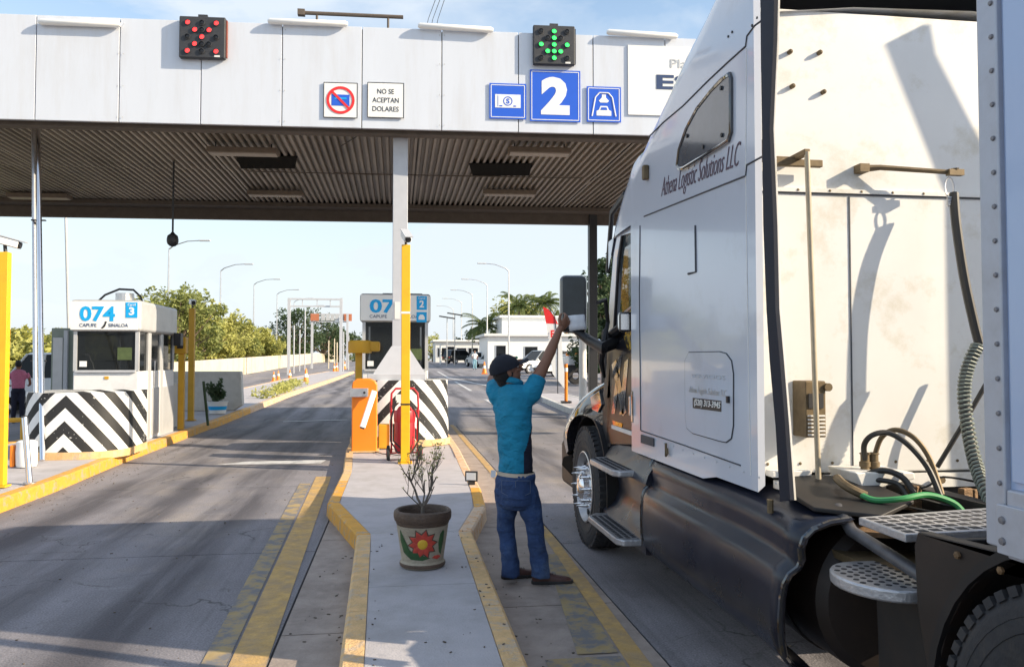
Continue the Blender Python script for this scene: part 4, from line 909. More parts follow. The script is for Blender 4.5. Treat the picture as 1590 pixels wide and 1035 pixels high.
# vent window
wp = [(1052, 257), (1055, 232), (1066, 200), (1083, 168), (1105, 140), (1124, 121), (1133, 115), (1135, 122), (1135, 206), (1131, 218), (1118, 227), (1062, 261), (1055, 262)]
wi = MB().prism([PX(x, y, XS - .004) for x, y in wp], (-.006, 0, 0)).build('side_window', mat('tinted_side_glass', (.10, .11, .13), .12, coat=.5), trk)
b = MB(); b.tube([PX(x, y, XS - .008) for x, y in wp + wp[:1]], .012, 6, cap=False); b.build('window_gasket', M['blackg'], wi, smooth=True)
for x, y in ((1120, 137), (1121, 210), (1092, 228), (1067, 211)):
    q = PX(x, y, XS - .012); MB().cyl(q, q - Vector((.006, 0, 0)), .012, n=10).build('bolt', M['dk'], wi)
for x, y in ((1131, 57), (1137, 50), (1168, 40), (1176, 28)):
    q = PX(x, y, XS - .001); MB().cyl(q, q - Vector((.004, 0, 0)), .007, n=8).build('screw', M['dk'], trk)
q = PX(1002, 268, XS - .02); MB().obox(q, (1, 0, 0), (0, 1, 0), (0, 0, 1), (.04, .05, .10)).build('clearance_light', M['rust'], trk, bevel=.01)
# luggage hatch and lettering
hp = [(1070, 547), (1118, 546), (1128, 549), (1136, 560), (1139, 580), (1139, 660), (1136, 680), (1128, 686), (1118, 684), (1076, 672), (1067, 664), (1065, 650), (1064, 560)]
h = MB().prism([PX(x, y, XS - .001) for x, y in hp], (-.005, 0, 0)).build('luggage_hatch', M['tw'], trk, bevel=.002)
MB().tube([PX(x, y, XS - .002) for x, y in hp + hp[:1]], .0045, 6, cap=False).build('hatch_seal', M['tgap'], h, smooth=True)
EY = Vector((0, -1, 0))
def ttext(nm, s, m, p0, p1, ht, par=trk, shear=0., bold=0., off=.002):
    A, B = PX(*p0, XS - off), PX(*p1, XS - off); ex = (B - A).normalized(); en = Vector((-1, 0, 0)); ez = en.cross(ex); 
    return text(nm, s, m, par, (A + B) / 2, ex, ez, (B - A).length, ht, .002, bold, shear)
ttext('lettering', 'Athena Logistic Solutions LLC', M['maroon'], (1027, 296), (1150, 243), .155, shear=.5, bold=-.012)
ttext('lettering', 'SERVICIOS', M['steelg'], (1074, 583), (1126, 586), .022, h, off=.0065); ttext('lettering', 'Athena Logistic Solutions LLC', M['boothg'], (1070, 605), (1128, 612), .045, h, .3, off=.0065)
pb = MB().prism([PX(x, y, XS - .0065) for x, y in ((1076, 617), (1120, 622), (1120, 639), (1076, 633))], (-.002, 0, 0)).build('phone_plate', M['dk'], h)
ttext('phone_number', '(520) 313-3945', M['signw'], (1078, 625), (1119, 630.5), .045, h, .2, .015, off=.009)
q = PX(1131, 620, XS - .01); MB().box(q, (.02, .02, .035)).build('latch', M['dk'], h)
vg = MB().prism([PX(x, y, XS - .002) for x, y in ((996, 674), (1016, 680), (1016, 693), (996, 687))], (-.006, 0, 0)).build('vent_grille', M['tgap'], trk)
q = PX(1034, 695, XS - .015); MB().tube([q + UP * .03, q - UP * .01, q - UP * .05, q - UP * .03 + EY * .03, q + EY * .02], .008, 6).build('tie_hook', M['rust'], trk)
q = PX(1196, 775, XS - .01); MB().cyl(q, q + Vector((0, 0, -.06)), .015, n=8).build('hanger_bolt', M['rust'], trk)
for k in range(12):
    p = PX(1006, 678, XS - .001).lerp(PX(1205, 750, XS - .001), k / 11); MB().lathe([(.006, 0), (.004, .003), (0, .004)], p, (-1, 0, 0), 8).build('rivet', M['steelg'], trk)
for k in range(14):
    x = XS + .12 + k * .17; MB().lathe([(.008, 0), (.006, .004), (0, .005)], (x, YW - .001, 1.11), (0, -1, 0), 8).build('rivet', M['rust'], trk); MB().lathe([(.007, 0), (.005, .003), (0, .004)], (x, YW - .012, 2.465), (0, -1, 0), 8).build('rivet', M['rust'], trk)
# ---- cab: door, window frame, mirrors
XD = 1.70
dr = MB().prism([PX(x, y, XD) for x, y in ((992, 500), (992, 690), (942, 690), (942, 545), (955, 540), (970, 520), (985, 500))], (.05, 0, 0)).build('door', M['doorb'], trk, bevel=.008)
for nm, pl, mm_ in (('orange_reflection', [(982, 590), (991, 570), (991, 645), (981, 638)], 'do'), ('orange_reflection', [(951, 652), (967, 657), (965, 668), (953, 664)], 'do'), ('yellow_reflection', [(968, 522), (988, 508), (989, 534), (976, 545)], 'dy'), ('silver_reflection', [(950, 566), (957, 558), (973, 640), (967, 646)], 'ds'), ('silver_reflection', [(960, 556), (966, 550), (955, 642), (950, 642)], 'ds'), ('silver_reflection', [(970, 562), (976, 556), (969, 642), (962, 644)], 'ds')):  # reflections in the glossy door, laid on as coloured shapes
    MB().prism([PX(x, y, XD - .0015) for x, y in pl], (-.002, 0, 0)).build(nm, M[mm_], dr)
q = PX(984, 630, XD - .01); MB().bb(q.x - .015, q.x + .005, q.y - .025, q.y + .03, q.z - .12, q.z + .11).build('door_handle', M['blackg'], dr, bevel=.01)
MB().bb(q.x - .035, q.x - .02, q.y - .008, q.y + .012, q.z - .07, q.z + .07).build('grab_bar', M['chrome'], dr, bevel=.005)
q = PX(965, 680, XD - .01); 
MB().prism([PX(x, y, XD - .003) for x, y in ((951, 659), (990, 672), (990, 679), (951, 665))], (-.01, 0, 0)).build('door_strip', M['signw'], dr, bevel=.003)
# door window frame and glass (real opening)
fo = [(990, 346), (990, 505), (985, 505), (984, 360), (964, 366), (958, 400), (950, 540), (944, 545), (946, 470), (953, 395), (960, 355), (975, 349)]
b = MB(); b.prism([PX(x, y, XD + .01) for x, y in fo], (.05, 0, 0)); b.build('window_frame', M['tw'], trk)
gs = [(984, 362), (984, 478), (966, 488), (951, 528), (958, 400), (964, 368)]
MB().prism([PX(x, y, XD + .03) for x, y in gs[:3] + [(961, 400), (965, 368)]], (.004, 0, 0)).build('door_glass', M['cglass'], trk)
MB().prism([PX(x, y, XD + .02) for x, y in ((984, 478), (986, 500), (972, 518), (955, 538), (948, 540), (951, 528), (966, 488))], (.06, 0, 0)).build('window_sill', M['blackg'], trk)
tubepx('vent_bar', [(966, 366), (960, 420), (953, 530)], XD + .02, .012, M['dk']); tubepx('vent_bar', [(984, 474), (962, 492)], XD + .02, .012, M['alu'])
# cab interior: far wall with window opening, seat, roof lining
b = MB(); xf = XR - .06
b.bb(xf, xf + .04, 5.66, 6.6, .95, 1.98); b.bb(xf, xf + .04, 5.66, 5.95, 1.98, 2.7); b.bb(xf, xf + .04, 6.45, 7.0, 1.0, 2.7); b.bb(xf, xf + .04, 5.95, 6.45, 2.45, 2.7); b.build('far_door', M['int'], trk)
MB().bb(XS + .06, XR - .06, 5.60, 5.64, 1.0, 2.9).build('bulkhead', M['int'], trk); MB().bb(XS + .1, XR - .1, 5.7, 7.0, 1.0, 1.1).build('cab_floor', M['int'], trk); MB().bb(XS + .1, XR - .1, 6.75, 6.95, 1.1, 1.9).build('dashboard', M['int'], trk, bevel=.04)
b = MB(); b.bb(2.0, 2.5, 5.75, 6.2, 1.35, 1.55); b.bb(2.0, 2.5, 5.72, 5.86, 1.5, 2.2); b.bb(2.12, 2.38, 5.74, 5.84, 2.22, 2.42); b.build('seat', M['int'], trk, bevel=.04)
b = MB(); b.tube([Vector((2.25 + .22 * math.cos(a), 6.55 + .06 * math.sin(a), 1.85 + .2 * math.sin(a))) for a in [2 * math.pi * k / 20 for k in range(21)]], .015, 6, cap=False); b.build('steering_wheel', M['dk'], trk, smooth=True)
# windshield
b = MB(); rg = []
for z, y0 in ((1.88, 7.05), (2.2, 6.82), (2.6, 6.48)):
    rg.append([Vector((XS + .08 + (XR - XS - .16) * t, y0 - .45 * (abs(2 * t - 1) ** 3), z)) for t in [i / 12 for i in range(13)]])
b.loft(rg, close=False, cap=False); b.build('windshield', M['cglass'], trk, smooth=2, fix=False)
MB().bb(XM - .03, XM + .03, 6.50, 7.0, 1.86, 1.9).build('windshield_post', M['dk'], trk)
# mirrors: the big west coast box at the front of the door, its arms and the small convex one
q = PD(890, 472, 6.5); mr = MB().obox(q, RT, FW, UP, (.222, .13, .465)).build('mirror_housing', M['blackg'], trk, bevel=.05, seg=4)
MB().obox(q - FW * .064 + UP * .005, RT, FW, UP, (.178, .01, .42)).build('mirror_glass', mat('mirror_glass', (.025, .035, .045), .12, var=.3, vs=8, spec=.4), mr, bevel=.004)
b = MB(); b.tube([PD(893, 512, 6.5), PD(915, 528, 6.45), PD(935, 540, 6.25), PD(958, 530, 6.4)], [(.04, .03), (.05, .04), (.05, .05), (.05, .05)], 10); b.tube([PD(935, 540, 6.25), PD(950, 520, 6.4), PD(975, 500, 6.1)], [(.04, .04)] * 3, 8)
b.tube([PD(928, 470, 6.2), PD(940, 465, 6.3), PD(944, 500, 6.4), PD(938, 530, 6.3)], .018, 8); b.build('mirror_arm', M['dk'], trk, smooth=True)
b = MB(); b.tube([PD(936, 540, 6.35), PD(933, 560, 6.45), PD(938, 585, 6.55)], [(.03, .03), (.025, .03), (.015, .015)], 8); b.build('lower_bracket', M['dk'], trk, smooth=True)
MB().prism([PX(x, y, 1.70) for x, y in ((952, 543), (944, 548), (937, 600), (933, 655), (932, 694), (947, 694), (950, 600))], (.05, 0, 0)).build('cowl_panel', M['dk'], trk, bevel=.008)
q = PD(976, 500, 5.95); mm = MB().obox(q, RT, FW, UP, (.15, .10, .15)).build('small_mirror', M['blackg'], trk, bevel=.02); MB().obox(q - FW * .052, RT, FW, UP, (.125, .006, .115)).build('mirror_glass', M['chrome'], mm)
# ---- hood and fender
def hs(y, xl, zt, zf, zb_):
    pr = smooth_path([(xl + .03, y, zb_), (xl, y, zb_ + (zf - zb_) * .45), (xl + .05, y, zf - .10), (xl + .17, y, zf), (xl + .38, y, zf + (zt - zf) * .22), (xl + .62, y, zf + (zt - zf) * .8), (XM, y, zt)], 4)
    return pr + [Vector((2 * XM - p.x, p.y, p.z)) for p in pr[::-1][1:]]
hood = [hs(6.42, 1.74, 1.88, 1.56, .86), hs(6.6, 1.69, 1.86, 1.50, .84), hs(6.85, 1.61, 1.80, 1.42, .82), hs(7.1, 1.57, 1.74, 1.34, .80), hs(7.4, 1.56, 1.66, 1.23, .78), hs(7.65, 1.59, 1.56, 1.12, .72), hs(7.85, 1.68, 1.45, 1.0, .66), hs(8.1, 1.92, 1.3, .90, .6), hs(8.3, 2.3, 1.1, .85, .6)]
b = MB(); b.loft(hood); hd = b.build('hood', M['chromeblk'], trk, smooth=True)
WY, WZ, WR = 6.9, .52, .52
cut = MB().cyl((1.2, WY, WZ), (2.3, WY, WZ), .62, n=40).build('cutter', M['dk'], origin=(0, 0, 0))
hd = bake(hd, ('BOOLEAN', dict(object=cut, operation='DIFFERENCE', solver='EXACT')))
bpy.data.objects.remove(cut)
hd.data.shade_smooth(); hd.data.set_sharp_from_angle(angle=R(35))
b = MB(); rg = []
for k in range(21):
    a = math.pi * (-.05 + 1.1 * k / 20); c, s = math.cos(a), math.sin(a)
    rg.append([Vector((x, WY + r * c, WZ + r * s)) for x, r in ((1.66, .605), (1.66, .625), (2.3, .64), (2.3, .605))])
b.loft(rg); b.build('wheel_arch', M['trk'], trk, smooth=True)
MB().prism([PX(x, y, 1.62) for x, y in ((874, 708), (888, 704), (890, 742), (871, 722))], (.5, 0, 0)).build('bumper_corner', M['vblack'], trk, bevel=.02)
b = MB(); b.bb(1.7, 4.16, 7.7, 8.3, .35, .8); b.build('bumper', M['trk'], trk, bevel=.05)
q = PD(928, 628, 6.9)
MB().prism([PX(x, y, 1.585) for x, y in ((916, 616), (930, 606), (934, 628), (928, 640), (919, 636))], (.03, 0, 0)).build('hood_vent', M['blackg'], trk, bevel=.006)
# ---- wheels
def truck_wheel(y, xf, hubc=True, wd=.28):
    prof = [(.30, 0.02), (.34, 0), (.46, -.005), (.50, .015), (.52, .05), (.52, wd - .05), (.50, wd - .01), (.46, wd), (.30, wd)]
    t_ = MB().lathe(prof, (xf, y, WZ), (1, 0, 0), 64).build('tyre', M['rubber'], trk, smooth=True)
    b = MB()
    for k in range(56):
        a = 2 * math.pi * k / 56; c, s = math.cos(a), math.sin(a); rd = Vector((0, c, s)); tg = Vector((0, -s, c))
        b.obox(Vector((xf + .03, y, WZ)) + rd * .508, (1, 0, 0), rd, tg, (.05, .028, .036)); b.obox(Vector((xf + wd - .03, y, WZ)) + rd * .508, (1, 0, 0), rd, tg, (.05, .028, .036))
    for x in (.1, .14, .18): b.lathe([(.519, -.014), (.525, -.012), (.525, .012), (.519, .014)], (xf + x, y, WZ), (1, 0, 0), 64)
    o = b.build('tread', M['rubber'], t_); o['kind'] = 'stuff'
    for r_ in (.40, .44): MB().lathe([(r_ - .003, .0), (r_, -.006), (r_ + .003, .0)], (xf, y, WZ), (1, 0, 0), 48).build('sidewall_rib', M['rubber'], t_, smooth=True)
    rim = MB().lathe([(.30, .03), (.305, -.004), (.295, -.008), (.285, .03), (.27, .07), (.24, .06), (.20, .045), (.15, .045), (.12, .02), (.0, .02)], (xf, y, WZ), (1, 0, 0), 48).build('rim', M['alu'], trk, smooth=True)
    for k in range(10):
        a = 2 * math.pi * k / 10; rd = Vector((0, math.cos(a), math.sin(a)))
        MB().cyl(Vector((xf + .045, y, WZ)) + rd * .245, Vector((xf + .07, y, WZ)) + rd * .245, .026, n=14).build('hand_hole', M['stepdk'], rim)
        MB().lathe([(.024, 0), (.024, -.03), (.02, -.035), (.017, -.06), (.004, -.125), (0, -.13)], Vector((xf + .045, y, WZ)) + rd * .165, (1, 0, 0), 10).build('spike_nut', M['chrome'], rim, smooth=True)
    MB().lathe([(.11, .03), (.11, -.03), (.09, -.05), (.03, -.06), (0, -.06)], (xf, y, WZ), (1, 0, 0), 24).build('hub_cap', M['chrome'], rim, smooth=True)
truck_wheel(WY, 1.62)
truck_wheel(1.82, 1.69); truck_wheel(.42, 1.69)
MB().cyl((1.9, WY, WZ), (4.0, WY, WZ), .06).build('front_axle', M['trk'], trk)
# far side wheels (seen from other places)
for y, x in ((WY, 3.96), (1.82, 3.89), (.42, 3.89)):
    MB().lathe([(.30, 0), (.46, 0), (.52, .05), (.52, .23), (.46, .28), (.30, .28), (.1, .2), (0, .2)], (x, y, WZ), (1, 0, 0), 40).build('tyre', M['rubber'], trk, smooth=True)
# ---- step section between the wheel and the skirt
b = MB()
def sp(y, pts): return [Vector((x, y, z)) for x, z in pts]
rec = [(1.74, 1.02), (1.70, .95), (1.64, .86), (1.62, .80), (1.72, .78), (1.74, .60), (1.70, .50), (1.62, .42), (1.62, .34), (1.90, .32), (1.90, 1.02)]
b.loft([sp(5.15, [(x + .0, z) for x, z in rec]), sp(5.6, rec), sp(6.1, rec), sp(6.36, [(x + .03, z) for x, z in rec])])
b.build('step_fairing', M['skirt'], trk, smooth=True)
def stepplate(y0, y1, x0, x1, z, taper=.12):
    pts = [(x1, y0), (x0 + .04, y0), (x0, y0 + .06), (x0, y1 - taper), (x0 + .08, y1), (x1, y1)]
    s_ = MB().prism([(x, y, z - .045) for x, y in pts], (0, 0, .045)).build('step', M['step'], trk, bevel=.012, seg=3)
    ny = int((y1 - y0 - .12) / .05); nx = int((x1 - x0 - .05) / .045)
    for i in range(nx):
        for j in range(ny):
            cx_, cy_ = x0 + .045 + i * .045, y0 + .07 + j * .05 + (.0 if i % 2 else .02)
            if cy_ > y1 - .07 or cx_ > x1 - .02: continue
            MB().bb(cx_ - .014, cx_ + .014, cy_ - .018, cy_ + .018, z - .001, z + .0015).build('step_hole', M['stepdk'], s_)
stepplate(5.45, 6.28, 1.49, 1.74, .85); stepplate(5.25, 6.22, 1.46, 1.72, .42)
# ---- long skirt
def skp(y, bul=0., zt=0., xin=0.):
    pts = [(1.86, 1.0), (1.77, .988), (1.70, .96), (1.665, .92), (1.655, .87), (1.665, .82), (1.655, .785), (1.62, .755), (1.602, .71), (1.597, .64), (1.595, .55), (1.597, .47), (1.61, .40), (1.645, .355), (1.72, .335)]
    return [Vector((x - bul + xin, y, z + (zt * max(0, (z - .6)) / .4))) for x, z in pts]
b = MB(); rings = [skp(5.30, .0, .02, .05), skp(5.22, .0, .02, .02), skp(5.1), skp(4.6), skp(4.1), skp(3.7), skp(3.45, .005, -.01), skp(3.28, .02, -.02), [p + Vector((0, -.10 * max(0, p.z - .6) / .4, 0)) for p in skp(3.17, .035, -.03)]]
rings2 = [[p + Vector((.03, 0, -.0)) for p in r] for r in rings]
b.loft(rings, close=False, cap=False); b.loft(rings2, close=False, cap=False)
m_ = len(rings[0]); kk = len(rings) * m_; e = (len(rings) - 1) * m_
for i in range(m_ - 1): b.f.append((e + i, e + i + 1, kk + e + i + 1, kk + e + i)); b.f.append((i, i + 1, kk + i + 1, kk + i))
b.build('side_skirt', M['skirt'], trk, smooth=2)
b = MB(); b.tube([p + Vector((.01, 0, 0)) for p in rings[-1]], .014, 8); b.build('skirt_edge', M['blackg'], trk, smooth=True)
b = MB(); b.tube([p + Vector((.0, 0, 0)) for p in rings[1]], .012, 8); b.build('skirt_edge', M['blackg'], trk, smooth=True)
# ---- gear behind the skirt
b = MB(); b.bb(2.42, 2.50, -3.0, 7.4, .74, 1.02); b.bb(3.36, 3.44, -3.0, 7.4, .74, 1.02); b.build('frame_rail', M['trk'], trk)
MB().bb(1.9, 3.9, 3.78, 5.6, .55, 1.02).build('underbody', M['trk'], trk)
tk = MB().lathe([(0, -.012), (.20, -.008), (.30, .01), (.335, .05), (.335, 1.8), (.30, 1.84), (0, 1.85)], (2.06, 3.12, .62), (0, 1, 0), 40).build('fuel_tank', M['tankb'], trk, smooth=True)
for y in (3.5, 4.2): MB().lathe([(.337, -.03), (.345, -.03), (.345, .03), (.337, .03)], (2.06, y, .62), (0, 1, 0), 40).build('tank_strap', M['trk'], tk, smooth=True)
MB().prism([(1.74, 3.5, 1.02), (1.74, 3.2, .98), (1.95, 3.05, .97), (2.2, 3.2, 1.0), (2.2, 3.6, 1.04), (1.9, 3.7, 1.05)], (0, 0, .02)).build('cover_plate', M['trk'], trk, bevel=.006)
MB().bb(1.80, 2.42, 2.60, 3.5, .80, .83).build('cross_shelf', M['rust'], trk)
b = MB(); b.tube([(1.86, 3.22, .99), (1.82, 3.05, .93), (1.80, 2.75, .90), (1.80, 2.5, .86)], .025, 10); b.build('brace_pipe', M['bracem'], trk, smooth=True)
# deck plate
dp = [Vector((1.735, 2.86, 1.025)), Vector((1.725, 2.56, 1.025)), Vector((2.42, 2.62, 1.025)), Vector((2.42, 2.98, 1.025))]
dk = MB().prism(dp, (0, 0, -.03)).build('deck_plate', M['step'], trk, bevel=.005)
for i in range(12):
    for j in range(5):
        u_, v_ = (i + .6) / 12.5, (j + .6) / 5.5; p = dp[1].lerp(dp[2], u_).lerp(dp[0].lerp(dp[3], u_), v_)
        MB().box(p + UP * .0008, (.034, .032, .0016)).build('plate_hole', M['stepdk'], dk)
MB().bb(1.73, 2.42, 2.47, 2.50, .80, 1.02).build('deck_riser', M['trk'], trk, bevel=.005)
# round step on its bracket
cp = Vector((1.76, 2.75, .83)); pts = [(cp.x - .17 * math.sin(a), cp.y - .21 * math.cos(a)) for a in [math.pi * k / 14 for k in range(15)]] + [(cp.x + .10, cp.y + .21), (cp.x + .10, cp.y - .21)]
rs = MB().prism([(x, y, .79) for x, y in pts], (0, 0, .045)).build('round_step', M['step'], trk, bevel=.01, seg=3)
for i in range(7):
    for j in range(9):
        x, y = cp.x - .13 + i * .036, cp.y - .17 + j * .042 + (i % 2) * .015
        if (x - cp.x) ** 2 / .15 ** 2 + (y - cp.y) ** 2 / .18 ** 2 < 1 or (x > cp.x and abs(y - cp.y) < .18): MB().lathe([(.0, .0015), (.011, .0015), (.011, 0)], (x, y, .8352), n=8).build('step_hole', M['stepdk'], rs)
MB().prism([(1.80, 2.56, .79), (1.80, 2.86, .79), (1.80, 2.84, .3), (1.80, 2.45, .3)], (.06, 0, 0)).build('step_bracket', M['trk'], trk, bevel=.006)
MB().bb(1.79, 1.797, 2.50, 2.62, .50, .53).build('yellow_tag', M['yeld'], trk)
# quarter fender over the drive wheel
fp = [(2.48, 1.05), (2.50, 1.0), (2.49, .80), (2.44, .60), (2.40, .35), (2.32, .35)]
arch = [(1.80 + .60 * math.cos(a), .52 + .60 * math.sin(a)) for a in [math.pi * k / 14 for k in range(1, 14)]]
pl_ = fp + arch + [(1.14, .40), (1.07, .40), (1.07, 1.16), (1.4, 1.20), (2.1, 1.17)]
pl_ = [(y, min(z, 1.07)) for y, z in pl_]
MB().prism([(1.715, y, z) for y, z in pl_], (.05, 0, 0)).build('quarter_fender', M['tankb'], trk, bevel=.006)
b = MB(); b.loft([[Vector((x, 1.80 + r * math.cos(a), .52 + r * math.sin(a))) for x, r in ((1.70, .60), (1.70, .63), (2.35, .63), (2.35, .60))] for a in [math.pi * k / 20 for k in range(21)]]); b.build('wheel_guard', M['trk'], trk, smooth=True)
MB().bb(1.74, 2.4, 2.38, 2.43, .34, 1.01).build('guard_panel', M['trk'], trk)
# ---- back wall fittings
MB().bb(XS + .04, XR - .04, YW - .012, YW - .001, 2.455, 2.475).build('wall_rail', M['tback'], trk); MB().bb(XS + .04, XR - .04, YW - .006, YW - .001, 2.446, 2.453).build('wall_seam', M['tgap'], trk)
q = PY(1321, 500, YW); MB().bb(q.x - .003, q.x + .003, YW - .004, YW - .0005, 1.08, 2.44).build('wall_seam', M['tgap'], trk)
for x, y in ((1225, 82), (1271, 83), (1229, 135), (1277, 144)):
    q = PY(x, y, YW); MB().lathe([(.012, 0), (.012, .02), (.005, .03), (0, .03)], q, (0, -1, 0), 8).build('stud', M['rust'], trk)
hp0 = PY(1253, 236, YW - .16); hp1 = PY(1271, 748, YW - .16)
MB().tube([hp0, hp0.lerp(hp1, .4), hp1], .013, 10).build('grab_pole', mat('beige_pole', (.42, .36, .26), .5, var=.2, vs=9), trk, smooth=True)
b = MB(); b.box(hp0 + Vector((0, .07, .0)), (.03, .15, .03)); b.box(hp0 + Vector((-.06, .1, -.015)), (.14, .02, .03)); b.box(hp0 + Vector((.0, .1, -.03)), (.26, .03, .035)); b.box(hp0 + Vector((-.15, .1, .03)), (.05, .06, .11)); b.build('pole_bracket', M['rust'], trk, bevel=.004)
b = MB(); b.box(hp1 + Vector((-.06, .04, -.02)), (.24, .12, .04)); b.box(hp1 + Vector((-.1, .1, .03)), (.2, .08, .03)); b.box(hp1 + Vector((-.17, .0, -.05)), (.02, .02, .07)); b.build('pole_foot', M['tback'], trk, bevel=.004)
# vent box
q = PY(1262, 632, YW - .06)
vb = MB().bb(q.x - .075, q.x + .03, YW - .13, YW, q.z - .14, q.z + .13).build('vent_box', M['rust'], trk, bevel=.006)
MB().bb(q.x - .06, q.x + .015, YW - .135, YW - .131, q.z - .0, q.z + .07).build('vent_opening', M['stepdk'], vb)
for k in range(6): MB().bb(q.x - .065, q.x + .02, YW - .14, YW - .131, q.z - .13 + k * .018, q.z - .122 + k * .018).build('louvre', M['tback'], vb)
MB().cyl((q.x + .04, YW - .14, q.z + .10), (q.x + .04, YW, q.z + .10), .02, n=10).build('box_knob', M['rust'], vb)
# hose hanger bar, spring and hoses
ha, hb = PY(1338, 262, YW - .03), PY(1483, 268, YW - .12)
b = MB(); b.tube([ha + Vector((0, .06, 0)), ha, ha.lerp(hb, .2) + UP * .01, hb - UP * .0, hb + UP * .02], [.018, .02, .014, .012, .02], 8); b.box(hb, (.08, .03, .03)); b.box(ha, (.05, .06, .04)); b.build('hose_hanger', M['rust'], trk, smooth=True)
b = MB(); sp_ = PY(1474, 280, YW - .12)
b.tube([sp_ + Vector((.025 * math.cos(a), 0, -.035 + .05 * math.sin(a))) for a in [2 * math.pi * k / 14 for k in range(15)]], .004, 5)
b.tube([sp_ + Vector((.012 * math.cos(a), .012 * math.sin(a), -.08 - a * .0012)) for a in [k * .7 for k in range(60)]], .003, 4); b.build('hanger_spring', M['alu'], trk)
def pyt(nm, pts, r, m, n=8, dy=-.3):
    return MB().tube([PY(x, y, YW + (d_ if d_ is not None else dy)) for x, y, d_ in pts], r, n).build(nm, m, trk, smooth=True)
def hose(nm, pts, r, m): 
    return MB().tube(smooth_path([PY(x, y, YW + d_) for x, y, d_ in pts]), r, 8).build(nm, m, trk, smooth=True)
hose('air_hose', [(1481, 300, -.12), (1485, 350, -.15), (1497, 430, -.18), (1512, 500, -.20), (1521, 535, -.21)], .022, M['hosek'])
cpts = smooth_path([PY(x, y, YW + d_) for x, y, d_ in ((1519, 535, -.21), (1503, 570, -.21), (1497, 610, -.22), (1502, 660, -.26), (1512, 710, -.36), (1526, 750, -.5), (1545, 790, -.7))], 12)
hc = MB().tube(cpts, .024, 10).build('coiled_cable', M['hosek'], trk, smooth=True)
b = MB(); hel = []
for i in range(len(cpts) * 4 - 4):
    t = i / 4; p = cpts[int(t)].lerp(cpts[min(int(t) + 1, len(cpts) - 1)], t % 1); a = i * .9; d_ = (cpts[min(int(t) + 1, len(cpts) - 1)] - cpts[max(int(t) - 1, 0)]).normalized(); u, v = frame_of(d_, (1, 0, 0)); hel.append(p + (u * math.cos(a) + v * math.sin(a)) * .027)
b.tube(hel, .0065, 5); b.build('cable_wrap', M['hosec'], hc, smooth=True)
hose('air_hose', [(1343, 712, -.2), (1342, 690, -.24), (1355, 675, -.28), (1380, 672, -.3), (1410, 690, -.35), (1440, 725, -.4), (1460, 770, -.45)], .013, M['hosek'])
hose('air_hose', [(1357, 712, -.18), (1368, 680, -.2), (1390, 667, -.24), (1420, 680, -.3), (1445, 715, -.35), (1465, 775, -.45)], .012, M['rust'])
hose('air_hose', [(1560, 545, -.14), (1500, 650, -.12), (1455, 725, -.08)], .012, M['hosek'])
hose('green_air_hose', [(1338, 768, -.5), (1360, 776, -.55), (1400, 774, -.6), (1440, 768, -.6), (1480, 780, -.62), (1500, 800, -.65)], .013, M['hoseg'])
hose('air_hose', [(1300, 742, -.3), (1315, 755, -.45), (1345, 770, -.5)], .02, M['rust'])
hose('air_hose', [(1340, 738, -.25), (1370, 730, -.3), (1400, 740, -.35), (1420, 765, -.4)], .014, M['hosek'])
hose('air_hose', [(1340, 748, -.25), (1365, 745, -.3), (1395, 752, -.35), (1410, 775, -.4)], .012, M['hosek'])
q = PY(1345, 728, YW - .22); b = MB(); b.prism([PY(x, y, YW - .05) for x, y in ((1283, 722), (1370, 722), (1372, 732), (1320, 745), (1300, 760))], (0, -.25, 0)); b.build('gladhand_bracket', M['tback'], trk, bevel=.008)
for x in (1343, 1357):
    q = PY(x, 712, YW - .19); MB().lathe([(.02, -.07), (.02, -.04), (.026, -.035), (.026, -.015), (.02, -.01), (.02, .02), (.026, .025), (.02, .03)], q, n=12).build('hose_fitting', M['rust'], trk, smooth=True)
MB().bb(2.1, 3.9, 3.80 - .06, 3.80 + .02, .98, 1.05).build('rear_crossbar', M['tback'], trk)
b = MB()
for x in (2.2, 2.45, 2.7, 2.95): b.cyl((x, 3.72, 1.02), (x, 3.70, 1.02), .018, n=8)
b.build('crossbar_bolts', M['rust'], trk)
b = MB(); rr = random.Random(9)
for k in range(12):
    x, y = rr.uniform(2.0, 3.2), rr.uniform(2.7, 3.6); b.bb(x, x + rr.uniform(.05, .2), y, y + rr.uniform(.05, .2), rr.uniform(.6, .8), rr.uniform(.85, .96))
o = b.build('chassis_gear', M['trk'], trk); o['kind'] = 'stuff'
M['rbr'] = mat('rusty_bracket', (.20, .12, .06), .7, metal=.2, var=.4, vs=20, bump=.4, bs=60)
for k in range(9):
    x, y, z = rr.uniform(1.9, 2.9), rr.uniform(3.3, 3.68), rr.uniform(.86, 1.0); MB().box((x, y, z), (rr.uniform(.04, .12), rr.uniform(.03, .08), rr.uniform(.05, .12)), rr.uniform(0, 1.5)).build('bracket', M['rbr'], trk, bevel=.006)
for k in range(6):
    x0_, y0_ = rr.uniform(1.85, 2.4), rr.uniform(3.3, 3.65); pts_ = [Vector((x0_, y0_, .95))]
    for j in range(4): pts_.append(pts_[-1] + Vector((rr.uniform(.05, .2), rr.uniform(-.18, .05), rr.uniform(-.04, .07))))
    MB().tube(smooth_path(pts_, 5), rr.uniform(.005, .010), 6).build('air_line', M[rr.choice(['hosek', 'rust', 'hosek'])], trk, smooth=True)
for k in range(7):
    MB().lathe([(.012, 0), (.012, .008), (.006, .012), (0, .012)], (1.712, 1.2 + k * .18, 1.02), (-1, 0, 0), 6).build('bolt', M['rbr'], trk)
MB().obox((2.2, 3.0, .92), (1, -.5, 0), (.5, 1, 0), (0, 0, 1), (.7, .25, .02)).build('catwalk_scrap', M['rbr'], trk)
MB().cyl((2.93, 1.3, 1.0), (2.93, 1.3, 1.08), .45, n=30).build('fifth_wheel', M['trk'], trk)
